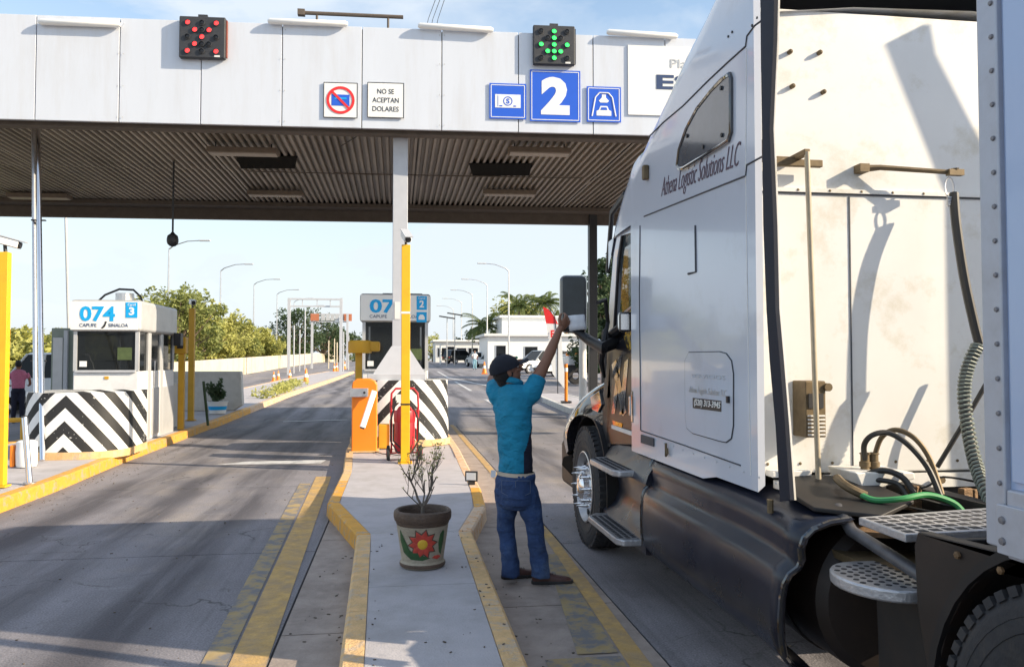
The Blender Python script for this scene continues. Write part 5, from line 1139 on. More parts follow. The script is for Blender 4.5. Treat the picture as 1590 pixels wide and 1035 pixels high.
# ================================================================== trailer
TX, TF = 1.60, 2.01
tr = thing('semi_trailer', 'pale blue white box trailer with a riveted corner post at the right edge', 'trailer', (TX + 1.3, TF - 6, 0))
MB().prism([(TX + .01, TF - .06, 1.14), (TX + .16, TF + .0, 1.14), (TX + 2.0, TF, 1.14), (TX + 2.58, TF - .55, 1.14), (TX + 2.58, TF - 13, 1.14), (TX + .01, TF - 13, 1.14)], (0, 0, 2.9)).build('box_body', M['trail'], tr)
MB().bb(TX - .008, TX + .03, TF - .075, TF, 1.12, 4.06).build('corner_post', M['trailp'], tr, bevel=.006)
k = 0; z = 1.2
rv0 = MB().lathe([(.0075, 0), (.006, .004), (0, .005)], (TX - .009, TF - .058, z), (-1, 0, 0), 8).build('rivet', M['rivet'], tr, smooth=True)
while z < 3.2:
    z += .0925; c = rv0.copy(); c.location = (0, 0, z - 1.2); COL.objects.link(c); c.parent = tr
for i in range(10):
    y0 = TF - .09 - i * 1.22; MB().bb(TX, TX + .012, y0 - 1.21, y0, 1.30, 4.04).build('side_panel', M['trail'], tr, bevel=.002)
MB().bb(TX - .014, TX + .04, TF - 13, TF - .085, 1.10, 1.28).build('bottom_rail', M['trailp'], tr, bevel=.006)
cpl = MB().bb(TX - .026, TX - .012, TF - .40, TF - .062, 1.11, 1.24).build('corner_plate', M['trailp'], tr, bevel=.004)
for z in (1.145, 1.20): MB().lathe([(.011, 0), (.009, .006), (0, .007)], (TX - .026, TF - .085, z), (-1, 0, 0), 10).build('rivet', M['rivet'], cpl)
MB().bb(TX - .01, TX + 2.58, TF - 13, TF, 4.04, 4.10).build('top_rail', M['trailp'], tr)
b = MB(); b.bb(TX + .9, TX + 1.0, TF - 13, TF - .8, .95, 1.14); b.bb(TX + 1.6, TX + 1.7, TF - 13, TF - .8, .95, 1.14); b.build('chassis_rail', M['trk'], tr)
for y in (TF - 11.5, TF - 10.2):
    for x in (TX + .02, TX + 2.28): MB().lathe([(.30, 0), (.46, 0), (.52, .05), (.52, .23), (.46, .28), (.30, .28), (.1, .2), (0, .2)], (x, y, .52), (1, 0, 0), 32).build('tyre', M['rubber'], tr, smooth=True)
# ================================================================== the man handing papers up
def skinmat(): return mat('skin', (.23, .105, .06), .5, var=.08, vs=14, bump=.06, bs=120)
M['skin'] = skinmat()
def fabric(name, col, var=.12, fold=.5, vs=9, **k):
    m = mat(name, col, .85, var=var, vs=vs, bump=.25, bs=400, **k); t = m.node_tree; b = t.nodes['Principled BSDF']
    c = t.nodes.new('ShaderNodeTexCoord'); mpn = t.nodes.new('ShaderNodeMapping'); mpn.inputs['Scale'].default_value = (1, 1, 1.6); mpn.inputs['Rotation'].default_value = (.5, .4, 0); t.links.new(c.outputs['Object'], mpn.inputs[0])
    n = t.nodes.new('ShaderNodeTexNoise'); n.inputs['Scale'].default_value = 11; n.inputs['Detail'].default_value = 2; n.inputs['Distortion'].default_value = .6; t.links.new(mpn.outputs[0], n.inputs['Vector'])
    old = b.inputs['Normal'].links[0].from_node; b2 = t.nodes.new('ShaderNodeBump'); b2.inputs['Strength'].default_value = fold; b2.inputs['Distance'].default_value = .03
    t.links.new(n.outputs['Fac'], b2.inputs['Height']); t.links.new(b2.outputs[0], old.inputs['Normal']); return m
M['teal'] = fabric('teal_polo', (.005, .22, .37), fold=.8)
M['navy'] = fabric('navy_side_panel', (.010, .012, .03), fold=.4)
M['jean'] = fabric('blue_denim', (.024, .055, .15), var=.35, vs=6, fold=.8, dirt=(.10, .16, .28), ds=4, da=.6, dr=(.5, .7))
M['capm'] = fabric('black_cap_cloth', (.010, .012, .022), fold=.2)
M['hair'] = mat('black_hair', (.008, .006, .006), .6, var=.3, vs=60, bump=.8, bs=150)
M['shoe'] = mat('brown_leather', (.075, .028, .022), .45, var=.2, vs=15, bump=.2, bs=90)
M['belt'] = mat('pale_belt', (.50, .42, .33), .6)
M['paper'] = mat('paper', (.80, .81, .84), .7, var=.03)
ft = (RT * .80 + FW * .60).normalized(); sd_ = Vector((ft.y, -ft.x, 0)).normalized()      # facing, his right-hand side... (towards the camera/right)
def ringe(c, ra, rb, s=None, f=None, n=20, e=.85):
    s = s or sd_; f = f or ft; o_ = []
    for k in range(n):
        a = 2 * math.pi * k / n; ca, sa = math.cos(a), math.sin(a)
        o_.append(Vector(c) + s * (ra * math.copysign(abs(ca) ** e, ca)) + f * (rb * math.copysign(abs(sa) ** e, sa)))
    return o_
D0 = 5.86
man = thing('person', 'man in a teal polo, jeans and black cap reaching papers up to the truck window', 'person', PZ(806, 903, .014))
def limb(b, pts, n=14):       # pts: (point, radius) or (point, (ra, rb)) -> smooth tapered tube
    P_ = smooth_path([p for p, r in pts], 4); rs = []
    for i in range(len(pts) - 1):
        for j in range(4):
            t = j / 4; r0, r1 = pts[i][1], pts[i + 1][1]
            r0 = r0 if isinstance(r0, tuple) else (r0, r0); r1 = r1 if isinstance(r1, tuple) else (r1, r1); rs.append((r0[0] + (r1[0] - r0[0]) * t, r0[1] + (r1[1] - r0[1]) * t))
    r1 = pts[-1][1]; rs.append(r1 if isinstance(r1, tuple) else (r1, r1)); b.tube(P_, rs, n); return b
def fuse(b, nm, m, par, vox=.008, sm=4, disp=None):
    o = b.build(nm, m, par, fix=True); mods = [('REMESH', dict(mode='VOXEL', voxel_size=vox)), ('SMOOTH', dict(factor=.5, iterations=sm))]
    bake(o, *mods)
    if disp:
        amp, sc, st = disp; me = o.data; nn = [v.normal.copy() for v in me.vertices]
        for v, q in zip(me.vertices, nn):
            c = v.co; a = mnoise.noise(Vector((c.x * sc, c.y * sc, c.z * sc * st + 3))) + .5 * mnoise.noise(Vector((c.x * sc * 2.3 + c.z * sc, c.y * sc * 2.3, c.z * sc * st * 2 + 9)))
            v.co = c + q * (amp * a)
    if not o.data.materials: o.data.materials.append(m)
    o.data.shade_smooth(); return o
SH = 0.0
# torso in the polo
b = MB()
tor = [(733, 801, 0.140, 0.104), (726, 801, 0.142, 0.106), (705, 800, 0.140, 0.102), (680, 799, 0.141, 0.104), (655, 797, 0.156, 0.108), (635, 796, 0.169, 0.110), (618, 797, 0.167, 0.104), (607, 798, 0.144, 0.093), (600, 797, 0.102, 0.079), (596, 797, 0.065, 0.065)]
b.loft([ringe(PD(x, y, D0 + (.0 if y > 640 else .02)), ra, rb) for y, x, ra, rb in tor])
RSH = PD(823, 611, D0 - .04); LSH = PD(771, 612, D0 + .12)
REL = PD(850, 556, D0 + .06); RWR = PD(868, 514, D0 + .19)
LEL = PD(765, 588, D0 + .30); LWR = PD(785, 570, D0 + .50)
limb(b, [(RSH + (LSH - RSH) * .3 - UP * .03, .085), (RSH, .076), (RSH.lerp(REL, .30), .066), (RSH.lerp(REL, .46), .063)])
limb(b, [(LSH + (RSH - LSH) * .3 - UP * .03, .085), (LSH, .074), (LSH.lerp(LEL, .4), .066), (LSH.lerp(LEL, .62), .060)])
sh = fuse(b, 'polo_shirt', [M['teal'], M['navy']], man, .008, 4, (.010, 9, 1.3))
if len(sh.data.materials) < 2:
    sh.data.materials.clear(); sh.data.materials.append(M['teal']); sh.data.materials.append(M['navy'])
wm_ = wmat(sh); cc = PD(799, 680, D0)
for p in sh.data.polygons:
    q = wm_ @ p.center; d_ = q - cc
    p.material_index = 1 if (d_.dot(ft) > -.025 + .45 * max(0, q.z - PD(800, 700, D0).z) and q.z < PD(800, 637, D0).z) else 0
# collar
b = MB(); b.tube([PD(797, 595, D0 + .02) + sd_ * (.062 * math.cos(a)) + ft * (.066 * math.sin(a)) + UP * (.012 - .02 * math.sin(a)) for a in [2 * math.pi * k / 20 for k in range(21)]], [(.010, .022)] * 21, 8, cap=False)
b.build('collar', M['teal'], sh, smooth=True)
# jeans
b = MB()
hipc = lambda y, x, ra, rb: ringe(PD(x, y, D0), ra, rb)
b.loft([hipc(734, 801, .150, .115), hipc(745, 800, .160, .125), hipc(762, 801, .168, .135), hipc(780, 802, .165, .130), hipc(788, 803, .12, .10)])
limb(b, [(PD(786, 760, D0 + .05), .090), (PD(787, 790, D0 + .06), .077), (PD(785, 812, D0 + .06), .066), (PD(788, 835, D0 + .05), .061), (PD(791, 862, D0 + .02), .066), (PD(793, 884, D0 + .0), (.068, .064)), (PD(793, 893, D0 + .0), (.070, .066))])
limb(b, [(PD(816, 760, D0 - .04), .090), (PD(824, 790, D0 - .05), .079), (PD(829, 812, D0 - .05), .068), (PD(832, 836, D0 - .05), .062), (PD(837, 862, D0 - .05), .067), (PD(839, 884, D0 - .05), (.069, .066)), (PD(839, 895, D0 - .05), (.072, .067))])
jn = fuse(b, 'jeans', M['jean'], man, .008, 3, (.009, 9, 1.2))
b = MB(); b.loft([ringe(PD(801, y, D0), ra, rb, n=28) for y, ra, rb in ((737, .145, .110), (736.9, .152, .118), (731.5, .150, .116), (731.4, .143, .108))], cap=False); b.build('belt', M['belt'], jn, smooth=True)
q = PD(797, 757, D0 - .142); 
for x, y, dd in ((790, 757, -.133), (812, 757, -.155)):
    b = MB(); w0 = .052
    pts = [(-w0, .05), (w0, .05), (w0, -.035), (0, -.06), (-w0, -.035), (-w0, .05)]
    c = PD(x, y, D0 + dd); ex = (RT + FW * (.0 if x > 800 else -.25)).normalized()
    b.tube([c + ex * u + UP * v for u, v in pts], .0022, 5, cap=False); b.build('pocket_seam', mat('seam_thread', (.10, .13, .2), .8), jn)
b = MB(); c = PD(766, 735, D0 - .06); b.obox(c, RT, FW, UP, (.035, .004, .05)); b.build('pocket_slip', M['paper'], jn)
# skin: neck, head and arms are one body
b = MB()
HC = PD(787, 577, D0 + .03); hf = (RT * .90 + FW * .30 + UP * .36).normalized(); hu = (UP - hf * UP.dot(hf)).normalized(); hr = hf.cross(hu).normalized()
HR = Matrix((hr, hf, hu)).transposed()
H = lambda x, y, z: HC + hr * x + hf * y + hu * z       # x: his right, y: front, z: up
b.ball(H(0, -.012, .030), (.076, .096, .088), 20, 14, HR)
b.ball(H(0, .022, -.035), (.058, .066, .075), 16, 12, HR)          # jaw and cheeks
b.ball(H(0, .062, -.078), (.026, .022, .020), 10, 8, HR)           # chin
b.tube([H(0, .082, .022), H(0, .098, -.004), H(0, .108, -.020), H(0, .088, -.032)], [.010, .013, .016, .010], 8)   # nose
b.ball(H(0, .083, .030), (.045, .012, .012), 10, 6, HR)            # brow
for s in (-1, 1):
    b.ball(H(s * .038, .066, -.008), (.022, .02, .02), 10, 8, HR); b.ball(H(s * .076, -.008, -.004), (.010, .020, .032), 10, 8, HR)
b.ball(H(0, .083, -.046), (.024, .012, .008), 10, 6, HR); b.ball(H(0, .081, -.058), (.022, .012, .008), 10, 6, HR)
NB = PD(797, 604, D0 + .02); limb(b, [(H(0, -.02, -.03), .058), (H(0, -.02, -.09).lerp(NB, .4), .054), (NB, .060), (NB - UP * .06, .075)])
limb(b, [(RSH - UP * .02, .055), (RSH.lerp(REL, .35), .050), (RSH.lerp(REL, .7), .044), (REL, .038), (REL.lerp(RWR, .25), .041), (REL.lerp(RWR, .6), .034), (RWR, .026), (RWR.lerp(PD(874, 501, D0 + .22), .5), (.030, .022))])
limb(b, [(LSH - UP * .02, .055), (LSH.lerp(LEL, .5), .048), (LEL, .040), (LEL.lerp(LWR, .35), .040), (LWR, .026)])
body = fuse(b, 'body', M['skin'], man, .0045, 5)
# right hand with five fingers pinching the papers
def hand(wr, d, u, nm='hand', curl=1.0, sgn=1):      # d: towards the fingers, u: from little finger to thumb
    d = d.normalized(); u = (u - d * u.dot(d)).normalized(); pn = d.cross(u) * sgn; b = MB()
    b.loft([[wr + d * t + u * (wd * math.cos(a)) + pn * (th * math.sin(a)) for a in [2 * math.pi * k / 14 for k in range(14)]] for t, wd, th in ((-.02, .026, .02), (.01, .030, .018), (.05, .040, .017), (.085, .041, .015), (.095, .036, .012))])
    for i, (off, ln) in enumerate(((.031, .072), (.010, .080), (-.011, .075), (-.031, .058))):
        k = wr + d * .085 + u * off; a1, a2, a3 = .55 * curl, 1.25 * curl, 1.75 * curl
        p1 = k + (d * math.cos(a1) + pn * math.sin(a1)) * ln * .45; p2 = p1 + (d * math.cos(a2) + pn * math.sin(a2)) * ln * .32; p3 = p2 + (d * math.cos(a3) + pn * math.sin(a3)) * ln * .25
        b.tube([k - d * .03, k, p1, p2, p3], [.0095, .0100, .0090, .0082, .0062], 8)
    t0 = wr + d * .02 + u * .024; t1 = t0 + d * .03 + u * .030 + pn * .012; t2 = t1 + d * .034 + u * .006 + pn * .016; t3 = t2 + d * .024 - u * .006 + pn * .008
    b.tube([t0, t1, t2, t3], [.015, .0125, .0105, .0075], 8); return fuse(b, nm, M['skin'], man, .0032, 3)
hd_ = (RT * .55 + UP * .70 + FW * .30)
hand(PD(870, 511, D0 + .20), hd_, (RT * -.5 + UP * .6 - FW * .5), 'hand', .8, -1)
hand(PD(785, 570, D0 + .52), (RT * .9 + UP * .2 + FW * .1), UP, 'hand', .7, 1)
# hair and cap
b = MB(); b.ball(H(0, -.030, .000), (.083, .080, .082), 18, 12, HR); b.ball(H(0, -.052, -.055), (.058, .045, .045), 14, 10, HR)
b.ball(H(-.0, -.02, .03), (.085, .085, .07), 14, 10, HR); fuse(b, 'hair', M['hair'], body, .006, 2, (.004, 40, 1))
b = MB(); prof = []
CR = [(0, .118), (.30, .112), (.58, .095), (.82, .070), (.97, .040), (1.0, .012), (.99, -.002)]
rg = []
for rr_, z in CR[::-1]: rg.append([H(.094 * max(rr_, .01) * math.cos(a), -.008 + .116 * max(rr_, .01) * math.sin(a), z + .018) for a in [2 * math.pi * k / 28 for k in range(28)]])
b.loft(rg); cp_ = b.build('cap', M['capm'], man, smooth=True)
b = MB(); rg = []
for t, ww in ((0, .078), (.03, .080), (.06, .072), (.082, .05), (.09, .02)):
    rg.append([H(x * ww, .094 + t, .040 - .02 * t - .016 * x * x + e_) for x, e_ in ((-1, 0), (-.5, 0), (0, 0), (.5, 0), (1, 0), (1, -.004), (.5, -.004), (0, -.004), (-.5, -.004), (-1, -.004))])
b.loft(rg); b.build('brim', M['capm'], cp_, smooth=True)
MB().ball(H(0, -.008, .137), .009, 8, 6).build('cap_button', M['capm'], cp_, smooth=True)
MB().ball(H(.035, .098, .075), (.018, .006, .010), 10, 6, HR).build('cap_emblem', mat('emblem_green', (.05, .35, .2), .5), cp_)
for s in (-1, 1):
    MB().ball(H(s * .030, .078, .012), .0105, 10, 8).build('eye', M['signw'], body, smooth=True)
# shoes
def shoe(heel, d):
    d = Vector((d.x, d.y, 0)).normalized(); s = Vector((d.y, -d.x, 0)); b = MB(); rg = []
    for t, w_, h in ((-.035, .020, .045), (-.02, .034, .085), (.02, .038, .095), (.06, .038, .088), (.10, .040, .070), (.15, .047, .056), (.20, .047, .048), (.235, .038, .040), (.252, .018, .026)):
        c = heel + d * t; rg.append([c + s * (w_ * math.copysign(abs(math.cos(a)) ** .7, math.cos(a))) + UP * (.022 + (h - .022) * max(0, math.sin(a)) ** .7 + (-.010 if math.sin(a) < 0 else 0)) for a in [2 * math.pi * k / 18 for k in range(18)]])
    b.loft(rg); o = b.build('shoe', M['shoe'], man, smooth=2)
    b = MB(); rg2 = []
    for t, w_ in ((-.042, .016), (-.03, .036), (.02, .042), (.10, .044), (.16, .051), (.21, .050), (.245, .038), (.262, .016)): rg2.append((t, w_))
    pts = [heel + d * t + s * w_ for t, w_ in rg2] + [heel + d * t - s * w_ for t, w_ in rg2[::-1]]
    b.prism(pts, UP * .024); b.build('sole', M['dk'], o, bevel=.004)
    b = MB()
    for t in (.07, .09, .11, .13): b.tube([heel + d * t + s * .018 + UP * (.10 - t * .28), heel + d * (t + .004) - s * .018 + UP * (.10 - t * .28)], .003, 5)
    b.build('laces', M['dk'], o)
shoe(PZ(787, 897, .013), RT * .95 + FW * .30); shoe(PZ(834, 905, .013), RT * .98 + FW * .05)
# papers
c = PD(896, 501, D0 + .30); ex = (RT + UP * .10 + FW * .25).normalized(); ez = (UP - ex * .12 + FW * .2).normalized()
pp = thing('paper_sheets', 'folded white papers held up in front of the truck mirror', 'papers', c)
for k, (a, o_) in enumerate(((0, 0), (.05, .006), (-.04, .012))):
    m_ = Matrix.Rotation(a, 3, ex.cross(ez)); x, z = m_ @ ex, m_ @ ez; n_ = x.cross(z); g_ = MB(); rows = []
    for i in range(7):
        u = i / 6 - .5; rows.append([c + n_ * (o_ + .010 * math.sin(u * 5 + k)) + x * u * .135 + z * (v * .115) for v in (-.5, -.2, .1, .5)])
    g_.loft(rows, close=False, cap=False); q = g_.build('sheet', M['paper'], pp, smooth=2, fix=False)
    bake(q, ('SOLIDIFY', dict(thickness=.001)))
c = PD(828, 613, D0 + .06); pp = thing('document_pouch', 'clear whitish plastic document pouch sticking out in front of the man', 'pouch', c)
b = MB(); b.obox(c, (RT + UP * .45), FW, (UP - RT * .45), (.10, .014, .135)); b.build('pouch_sleeve', M['paper'], pp, bevel=.004)
b = MB(); b.obox(c - FW * .01 + UP * .01, (RT + UP * .6), FW, (UP - RT * .6), (.06, .004, .10)); b.build('document_slip', M['signw'], pp)
# ================================================================== the man in pink on the far left
def far_person(label, P, h, shirt, trous, face, hold=None, cat='person'):
    t = thing('person', label, cat, P); f = face.normalized(); s = Vector((f.y, -f.x, 0)); k = h / 1.7; W = lambda x, y, z: P + s * x * k + f * y * k + UP * z * k
    b = MB(); limb(b, [(W(.09, 0, .88), .09 * k), (W(.09, .01, .5), .07 * k), (W(.10, 0, .08), .055 * k)], 10); limb(b, [(W(-.09, 0, .88), .09 * k), (W(-.09, .02, .5), .07 * k), (W(-.11, .04, .08), .055 * k)], 10)
    b.loft([ringe(W(0, 0, z), ra * k, rb * k, s, f, 14) for z, ra, rb in ((.85, .15, .11), (1.0, .155, .115))]); fuse(b, 'trousers', trous, t, .02, 3)
    b = MB(); b.loft([ringe(W(0, 0, z), ra * k, rb * k, s, f, 14) for z, ra, rb in ((.95, .155, .12), (1.15, .165, .12), (1.32, .19, .12), (1.42, .16, .10), (1.46, .07, .07))])
    limb(b, [(W(.19, 0, 1.36), .06 * k), (W(.25, .02, 1.22), .052 * k)], 8); limb(b, [(W(-.19, 0, 1.36), .06 * k), (W(-.25, .02, 1.22), .052 * k)], 8); fuse(b, 'shirt', shirt, t, .018, 3)
    b = MB(); b.ball(W(0, .01, 1.59), (.075 * k, .09 * k, .11 * k), 14, 10); limb(b, [(W(0, 0, 1.40), .05 * k), (W(0, 0, 1.52), .05 * k)], 8)
    for q in (-1, 1): limb(b, [(W(q * .24, .0, 1.28), .04 * k), (W(q * .27, .06, 1.08), .036 * k), (W(q * .22, .26, 1.02), .028 * k), (W(q * .20, .34, 1.03), (.038 * k, .02 * k))], 8)
    fuse(b, 'body', M['skin'], t, .013, 3)
    MB().ball(W(0, -.015, 1.615), (.082 * k, .09 * k, .10 * k), 12, 8).build('hair', M['hair'], t, smooth=True)
    for q in (-1, 1): MB().ball(W(q * .10, .05, .04), (.045 * k, .12 * k, .04 * k), 10, 6, Matrix((s, f, UP)).transposed()).build('shoe', M['dk'], t, smooth=True)
    return t
P = PD(27, 668, 20.5); P.z = 0.0
far_person('man in a pink checked shirt and dark trousers seen from behind on the far left', P, 1.60, mat('pink_check', (.50, .15, .24), .8, var=.3, vs=40), M['navy'], RT * -.5 + FW)
# ================================================================== cars
GL = M['glass']
def car(label, P, ang, L_=4.4, W_=1.75, H_=1.5, paint=None, kind='sedan', group=None, cat='car'):
    t = thing('parked_car' if cat == 'car' else 'pickup_truck', label, cat, P, ang, group); Mx = wmat(t); X = lambda x, y, z: Mx @ Vector((x, y, z)); hw = W_ / 2   # x: along the car, front at +x
    if kind == 'sedan': low = [(-.5, .35), (-.5, .62), (-.485, .80), (-.33, .86), (.20, .82), (.44, .72), (.49, .58), (.5, .35)]; cab = [(-.36, .84), (-.24, 1.0), (.02, 1.0), (.20, .80)]
    elif kind == 'suv': low = [(-.5, .40), (-.5, .70), (-.49, .98), (-.3, 1.02), (.18, 1.0), (.44, .92), (.49, .75), (.5, .40)]; cab = [(-.47, 1.0), (-.42, 1.0), (.05, 1.0), (.20, .62)]
    else: low = [(-.5, .50), (-.5, .75), (-.495, 1.02), (-.1, 1.02), (.15, 1.02), (.45, .98), (.49, .8), (.5, .45)]; cab = [(-.12, 1.0), (-.08, 1.0), (.12, 1.0), (.22, .6)]
    zc = max(z for _, z in low); b = MB()
    b.loft([[X(x * L_, s * hw * (.90 if z > .9 * zc else 1), z) for x, z in low] for s in (-1, -.96, .96, 1)])
    bd = b.build('car_body', paint, t, bevel=.04, seg=2)
    x0, x1, x2, x3 = [c[0] * L_ for c in cab]; zb0 = zc - .03
    b = MB(); b.loft([[X(x0, -hw * .88, zb0), X(x3, -hw * .88, zb0), X(x3, hw * .88, zb0), X(x0, hw * .88, zb0)], [X(x1, -hw * .74, H_ - .05), X(x2, -hw * .74, H_ - .05), X(x2, hw * .74, H_ - .05), X(x1, hw * .74, H_ - .05)]]); b.build('cabin_glass', GL, t)
    b = MB(); b.loft([[X(x1 - .04, -hw * .76, H_ - .06), X(x2 + .06, -hw * .76, H_ - .06), X(x2 + .06, hw * .76, H_ - .06), X(x1 - .04, hw * .76, H_ - .06)], [X(x1 + .06, -hw * .68, H_), X(x2 - .06, -hw * .68, H_), X(x2 - .06, hw * .68, H_), X(x1 + .06, hw * .68, H_)]]); b.build('roof', paint, t, bevel=.02)
    b = MB()
    for s in (-1, 1):
        for (a, c) in ((x0, x1), (x3, x2)): b.cyl(X(a, s * hw * .885, zb0), X(c, s * hw * .745, H_ - .05), .035, n=6)
        m_ = (x1 + x2) / 2; b.cyl(X(m_, s * hw * .885, zb0), X(m_, s * hw * .745, H_ - .05), .03, n=6)
    b.build('pillars', paint, t)
    for xx in (-.32 * L_, .32 * L_):
        for s in (-1, 1):
            ax = Mx.to_3x3() @ Vector((0, s, 0)); R_ = .33 if kind == 'sedan' else .37
            MB().lathe([(R_ + .05, -.01), (R_ + .05, .012)], X(xx, s * (hw - .0), R_), ax, 20).build('wheel_arch', M['dk'], t)
            wl = MB().lathe([(R_ * .6, .01), (R_ * .95, .02), (R_, -.02), (R_, -.2), (R_ * .6, -.22)], X(xx, s * (hw + .0), R_), ax, 24).build('wheel', M['rubber'], t, smooth=True)
            MB().lathe([(R_ * .62, .012), (R_ * .5, -.02), (R_ * .15, .0), (0, .01)], X(xx, s * hw, R_), ax, 14).build('rim', M['alu'], wl, smooth=True)
    for s in (-1, 1):
        MB().prism([X(L_ * .5 - .10, s * hw * .9, .62), X(L_ * .5 + .005, s * hw * .9, .62), X(L_ * .5 + .005, s * hw * .9, .76), X(L_ * .5 - .12, s * hw * .9, .76)], (Mx.to_3x3() @ Vector((0, -s * .28, 0)))).build('headlight', M['signw'], t)
        MB().prism([X(-L_ * .5 + .06, s * hw * .92, .68), X(-L_ * .5 - .008, s * hw * .92, .68), X(-L_ * .5 - .008, s * hw * .92, .84), X(-L_ * .5 + .06, s * hw * .92, .84)], (Mx.to_3x3() @ Vector((0, -s * .2, 0)))).build('tail_light', M['redsign'], t)
        MB().ball(X(x3 - .1, s * (hw + .07), zc + .05), (.06, .08, .06), 8, 6).build('wing_mirror', paint, t)
    MB().prism([X(-L_ * .5 - .012, -.2, .55), X(-L_ * .5 - .012, .2, .55), X(-L_ * .5 - .012, .2, .66), X(-L_ * .5 - .012, -.2, .66)], Mx.to_3x3() @ Vector((-.006, 0, 0))).build('number_plate', M['signw'], t)
    MB().prism([X(L_ * .5 - .02, -.45, .42), X(L_ * .5 + .012, -.45, .42), X(L_ * .5 + .012, -.45, .6), X(L_ * .5 - .02, -.45, .6)], Mx.to_3x3() @ Vector((0, .9, 0))).build('grille', M['dk'], t)
    return t
PW = mat('car_white', (.62, .64, .66), .25, var=.02, coat=.6); PS = mat('car_silver', (.34, .36, .38), .3, metal=.6, var=.03, coat=.6); PKd = mat('car_dark', (.03, .035, .04), .2, var=.02, coat=.6); PR = mat('car_red', (.5, .03, .04), .25, var=.02, coat=.6)
def onroad(px, py_, d):
    p = PD(px, py_, d); p.z = gz(p.y); return p
car('white pickup truck standing beyond the left booth behind the man in pink', onroad(95, 640, 24), R(172), 5.2, 1.85, 1.75, PW, 'pickup', cat='pickup')
car('white sedan parked behind a cone left of the man in the cap', onroad(763, 560, 80), R(118), 4.5, 1.75, 1.5, PW, 'sedan')
car('small white car with dark windows directly left of the orange cone', onroad(742, 560, 84), R(100), 3.9, 1.7, 1.5, PW, 'suv')
car('dark car parked farthest left in the row before the low white building', onroad(716, 556, 100), R(30), 4.5, 1.8, 1.7, PKd, 'suv')
car('bigger silver car with black front seen above the raised arm', onroad(838, 560, 62), R(205), 4.9, 1.9, 1.75, PS, 'suv')
car('silver sedan half hidden behind the raised arm and the flag', onroad(872, 560, 56), R(215), 4.6, 1.8, 1.5, PW, 'sedan')
car('low red car seen just over the peak of the black cap', onroad(806, 560, 78), R(160), 3.6, 1.7, 1.25, PR, 'sedan')
car('white hatchback between the silver car and the service building', onroad(826, 560, 70), R(150), 4.0, 1.7, 1.45, PW, 'sedan')
car('dark sedan parked just right of the far low building', onroad(752, 560, 96), R(60), 4.4, 1.75, 1.45, PKd, 'sedan')
car('tiny white car far away on the left carriageway beyond the gantries', onroad(487, 555, 140), R(95), 4.3, 1.75, 1.5, PW, 'sedan')
# flat-bed lorry with orange lamps behind the white post
p = onroad(925, 575, 44); t = thing('service_truck', 'dark service truck with orange warning lamps behind the white post', 'truck', p)
MB().bb(p.x - 1.8, p.x + 1.6, p.y - .9, p.y + .9, p.z + .6, p.z + 1.0).build('bed', M['dk'], t, bevel=.05); MB().bb(p.x - 1.7, p.x + 1.5, p.y - .85, p.y + .85, p.z + 1.0, p.z + 1.5).build('load_box', PW, t, bevel=.05); MB().bb(p.x - .2, p.x + 1.5, p.y - .85, p.y + .85, p.z + 1.5, p.z + 2.3).build('cab', PS, t, bevel=.15)
MB().bb(p.x - .1, p.x + 1.4, p.y - .87, p.y - .83, p.z + 1.65, p.z + 2.15).build('window', GL, t)
for x in (-1.3, 1.0): MB().lathe([(.2, 0), (.42, 0), (.45, .05), (.45, .25), (.2, .3)], (p.x + x, p.y - .95, p.z + .45), (0, 1, 0), 20).build('wheel', M['rubber'], t, smooth=True)
for x in (-1.7, -1.2): MB().lathe([(.1, 0), (.1, .1), (.05, .16), (0, .17)], (p.x + x, p.y - .6, p.z + 1.5), n=12).build('warning_lamp', M['orange'], t)
# ================================================================== street furniture in the distance
def lamp_post(label, P, h, arm, group, r=.09):
    t = thing('street_lamp', label, 'street lamp', P, 0, group); b = MB()
    b.tube([P, P + UP * h * .5, P + UP * (h - .5)], [r, r * .8, r * .6], 8); b.build('pole', M['alu'], t, smooth=True)
    e = P + UP * (h - .5); b = MB(); b.tube([e, e + UP * .25 + arm * .3, e + UP * .55 + arm * 1.2, e + UP * .6 + arm * 2.0], [r * .6, r * .5, r * .4, r * .4], 6); b.build('arm', M['alu'], t, smooth=True)
    q = e + UP * .6 + arm * 2.35; a = arm.normalized(); MB().obox(q, a, Vector((-a.y, a.x, 0)), UP, (.75, .22, .10)).build('lamp_head', M['steelg'], t, bevel=.03)
    MB().cyl(P, P + UP * .12, r * 2, n=8).build('foot', M['steelg'], t); return t
nth = ['nearest', 'second', 'third', 'fourth', 'fifth', 'sixth', 'seventh']
for i in range(6):
    Y = 56.5 + 15.3 * i; P = Vector((-15.2 + .15 * i, Y, gz(Y))); lamp_post(f'{nth[i]} lamp post of the row along the cream wall on the left', P, 9.0, Vector((1, -.1, 0)), 'lamp posts on the left verge')
for i in range(5):
    Y = 68 + 15.8 * i; P = Vector((9.4 - .1 * i, Y, gz(Y))); lamp_post(f'{nth[i]} tall lamp post on the right, counted from the flag', P, 9.0, Vector((-1, -.1, 0)), 'lamp posts on the right')
for i, (x, y) in enumerate(((694, 492), (706, 487))):
    P = onroad(x, 556, 86 + i * 4); h = (558 - y) * (86 + 4 * i) / F + CZ - P.z; t = thing('solar_lamp', ('left' if i == 0 else 'right') + ' lamp of the two with flat dark solar panels', 'street lamp', P, 0, 'solar lamps')
    MB().cyl(P, P + UP * h, .06, .05, 8).build('pole', M['alu'], t); MB().obox(P + UP * h, (1, 0, -.15), (0, 1, 0), (.15, 0, 1), (1.7, 1.0, .08)).build('solar_panel', M['dk'], t)
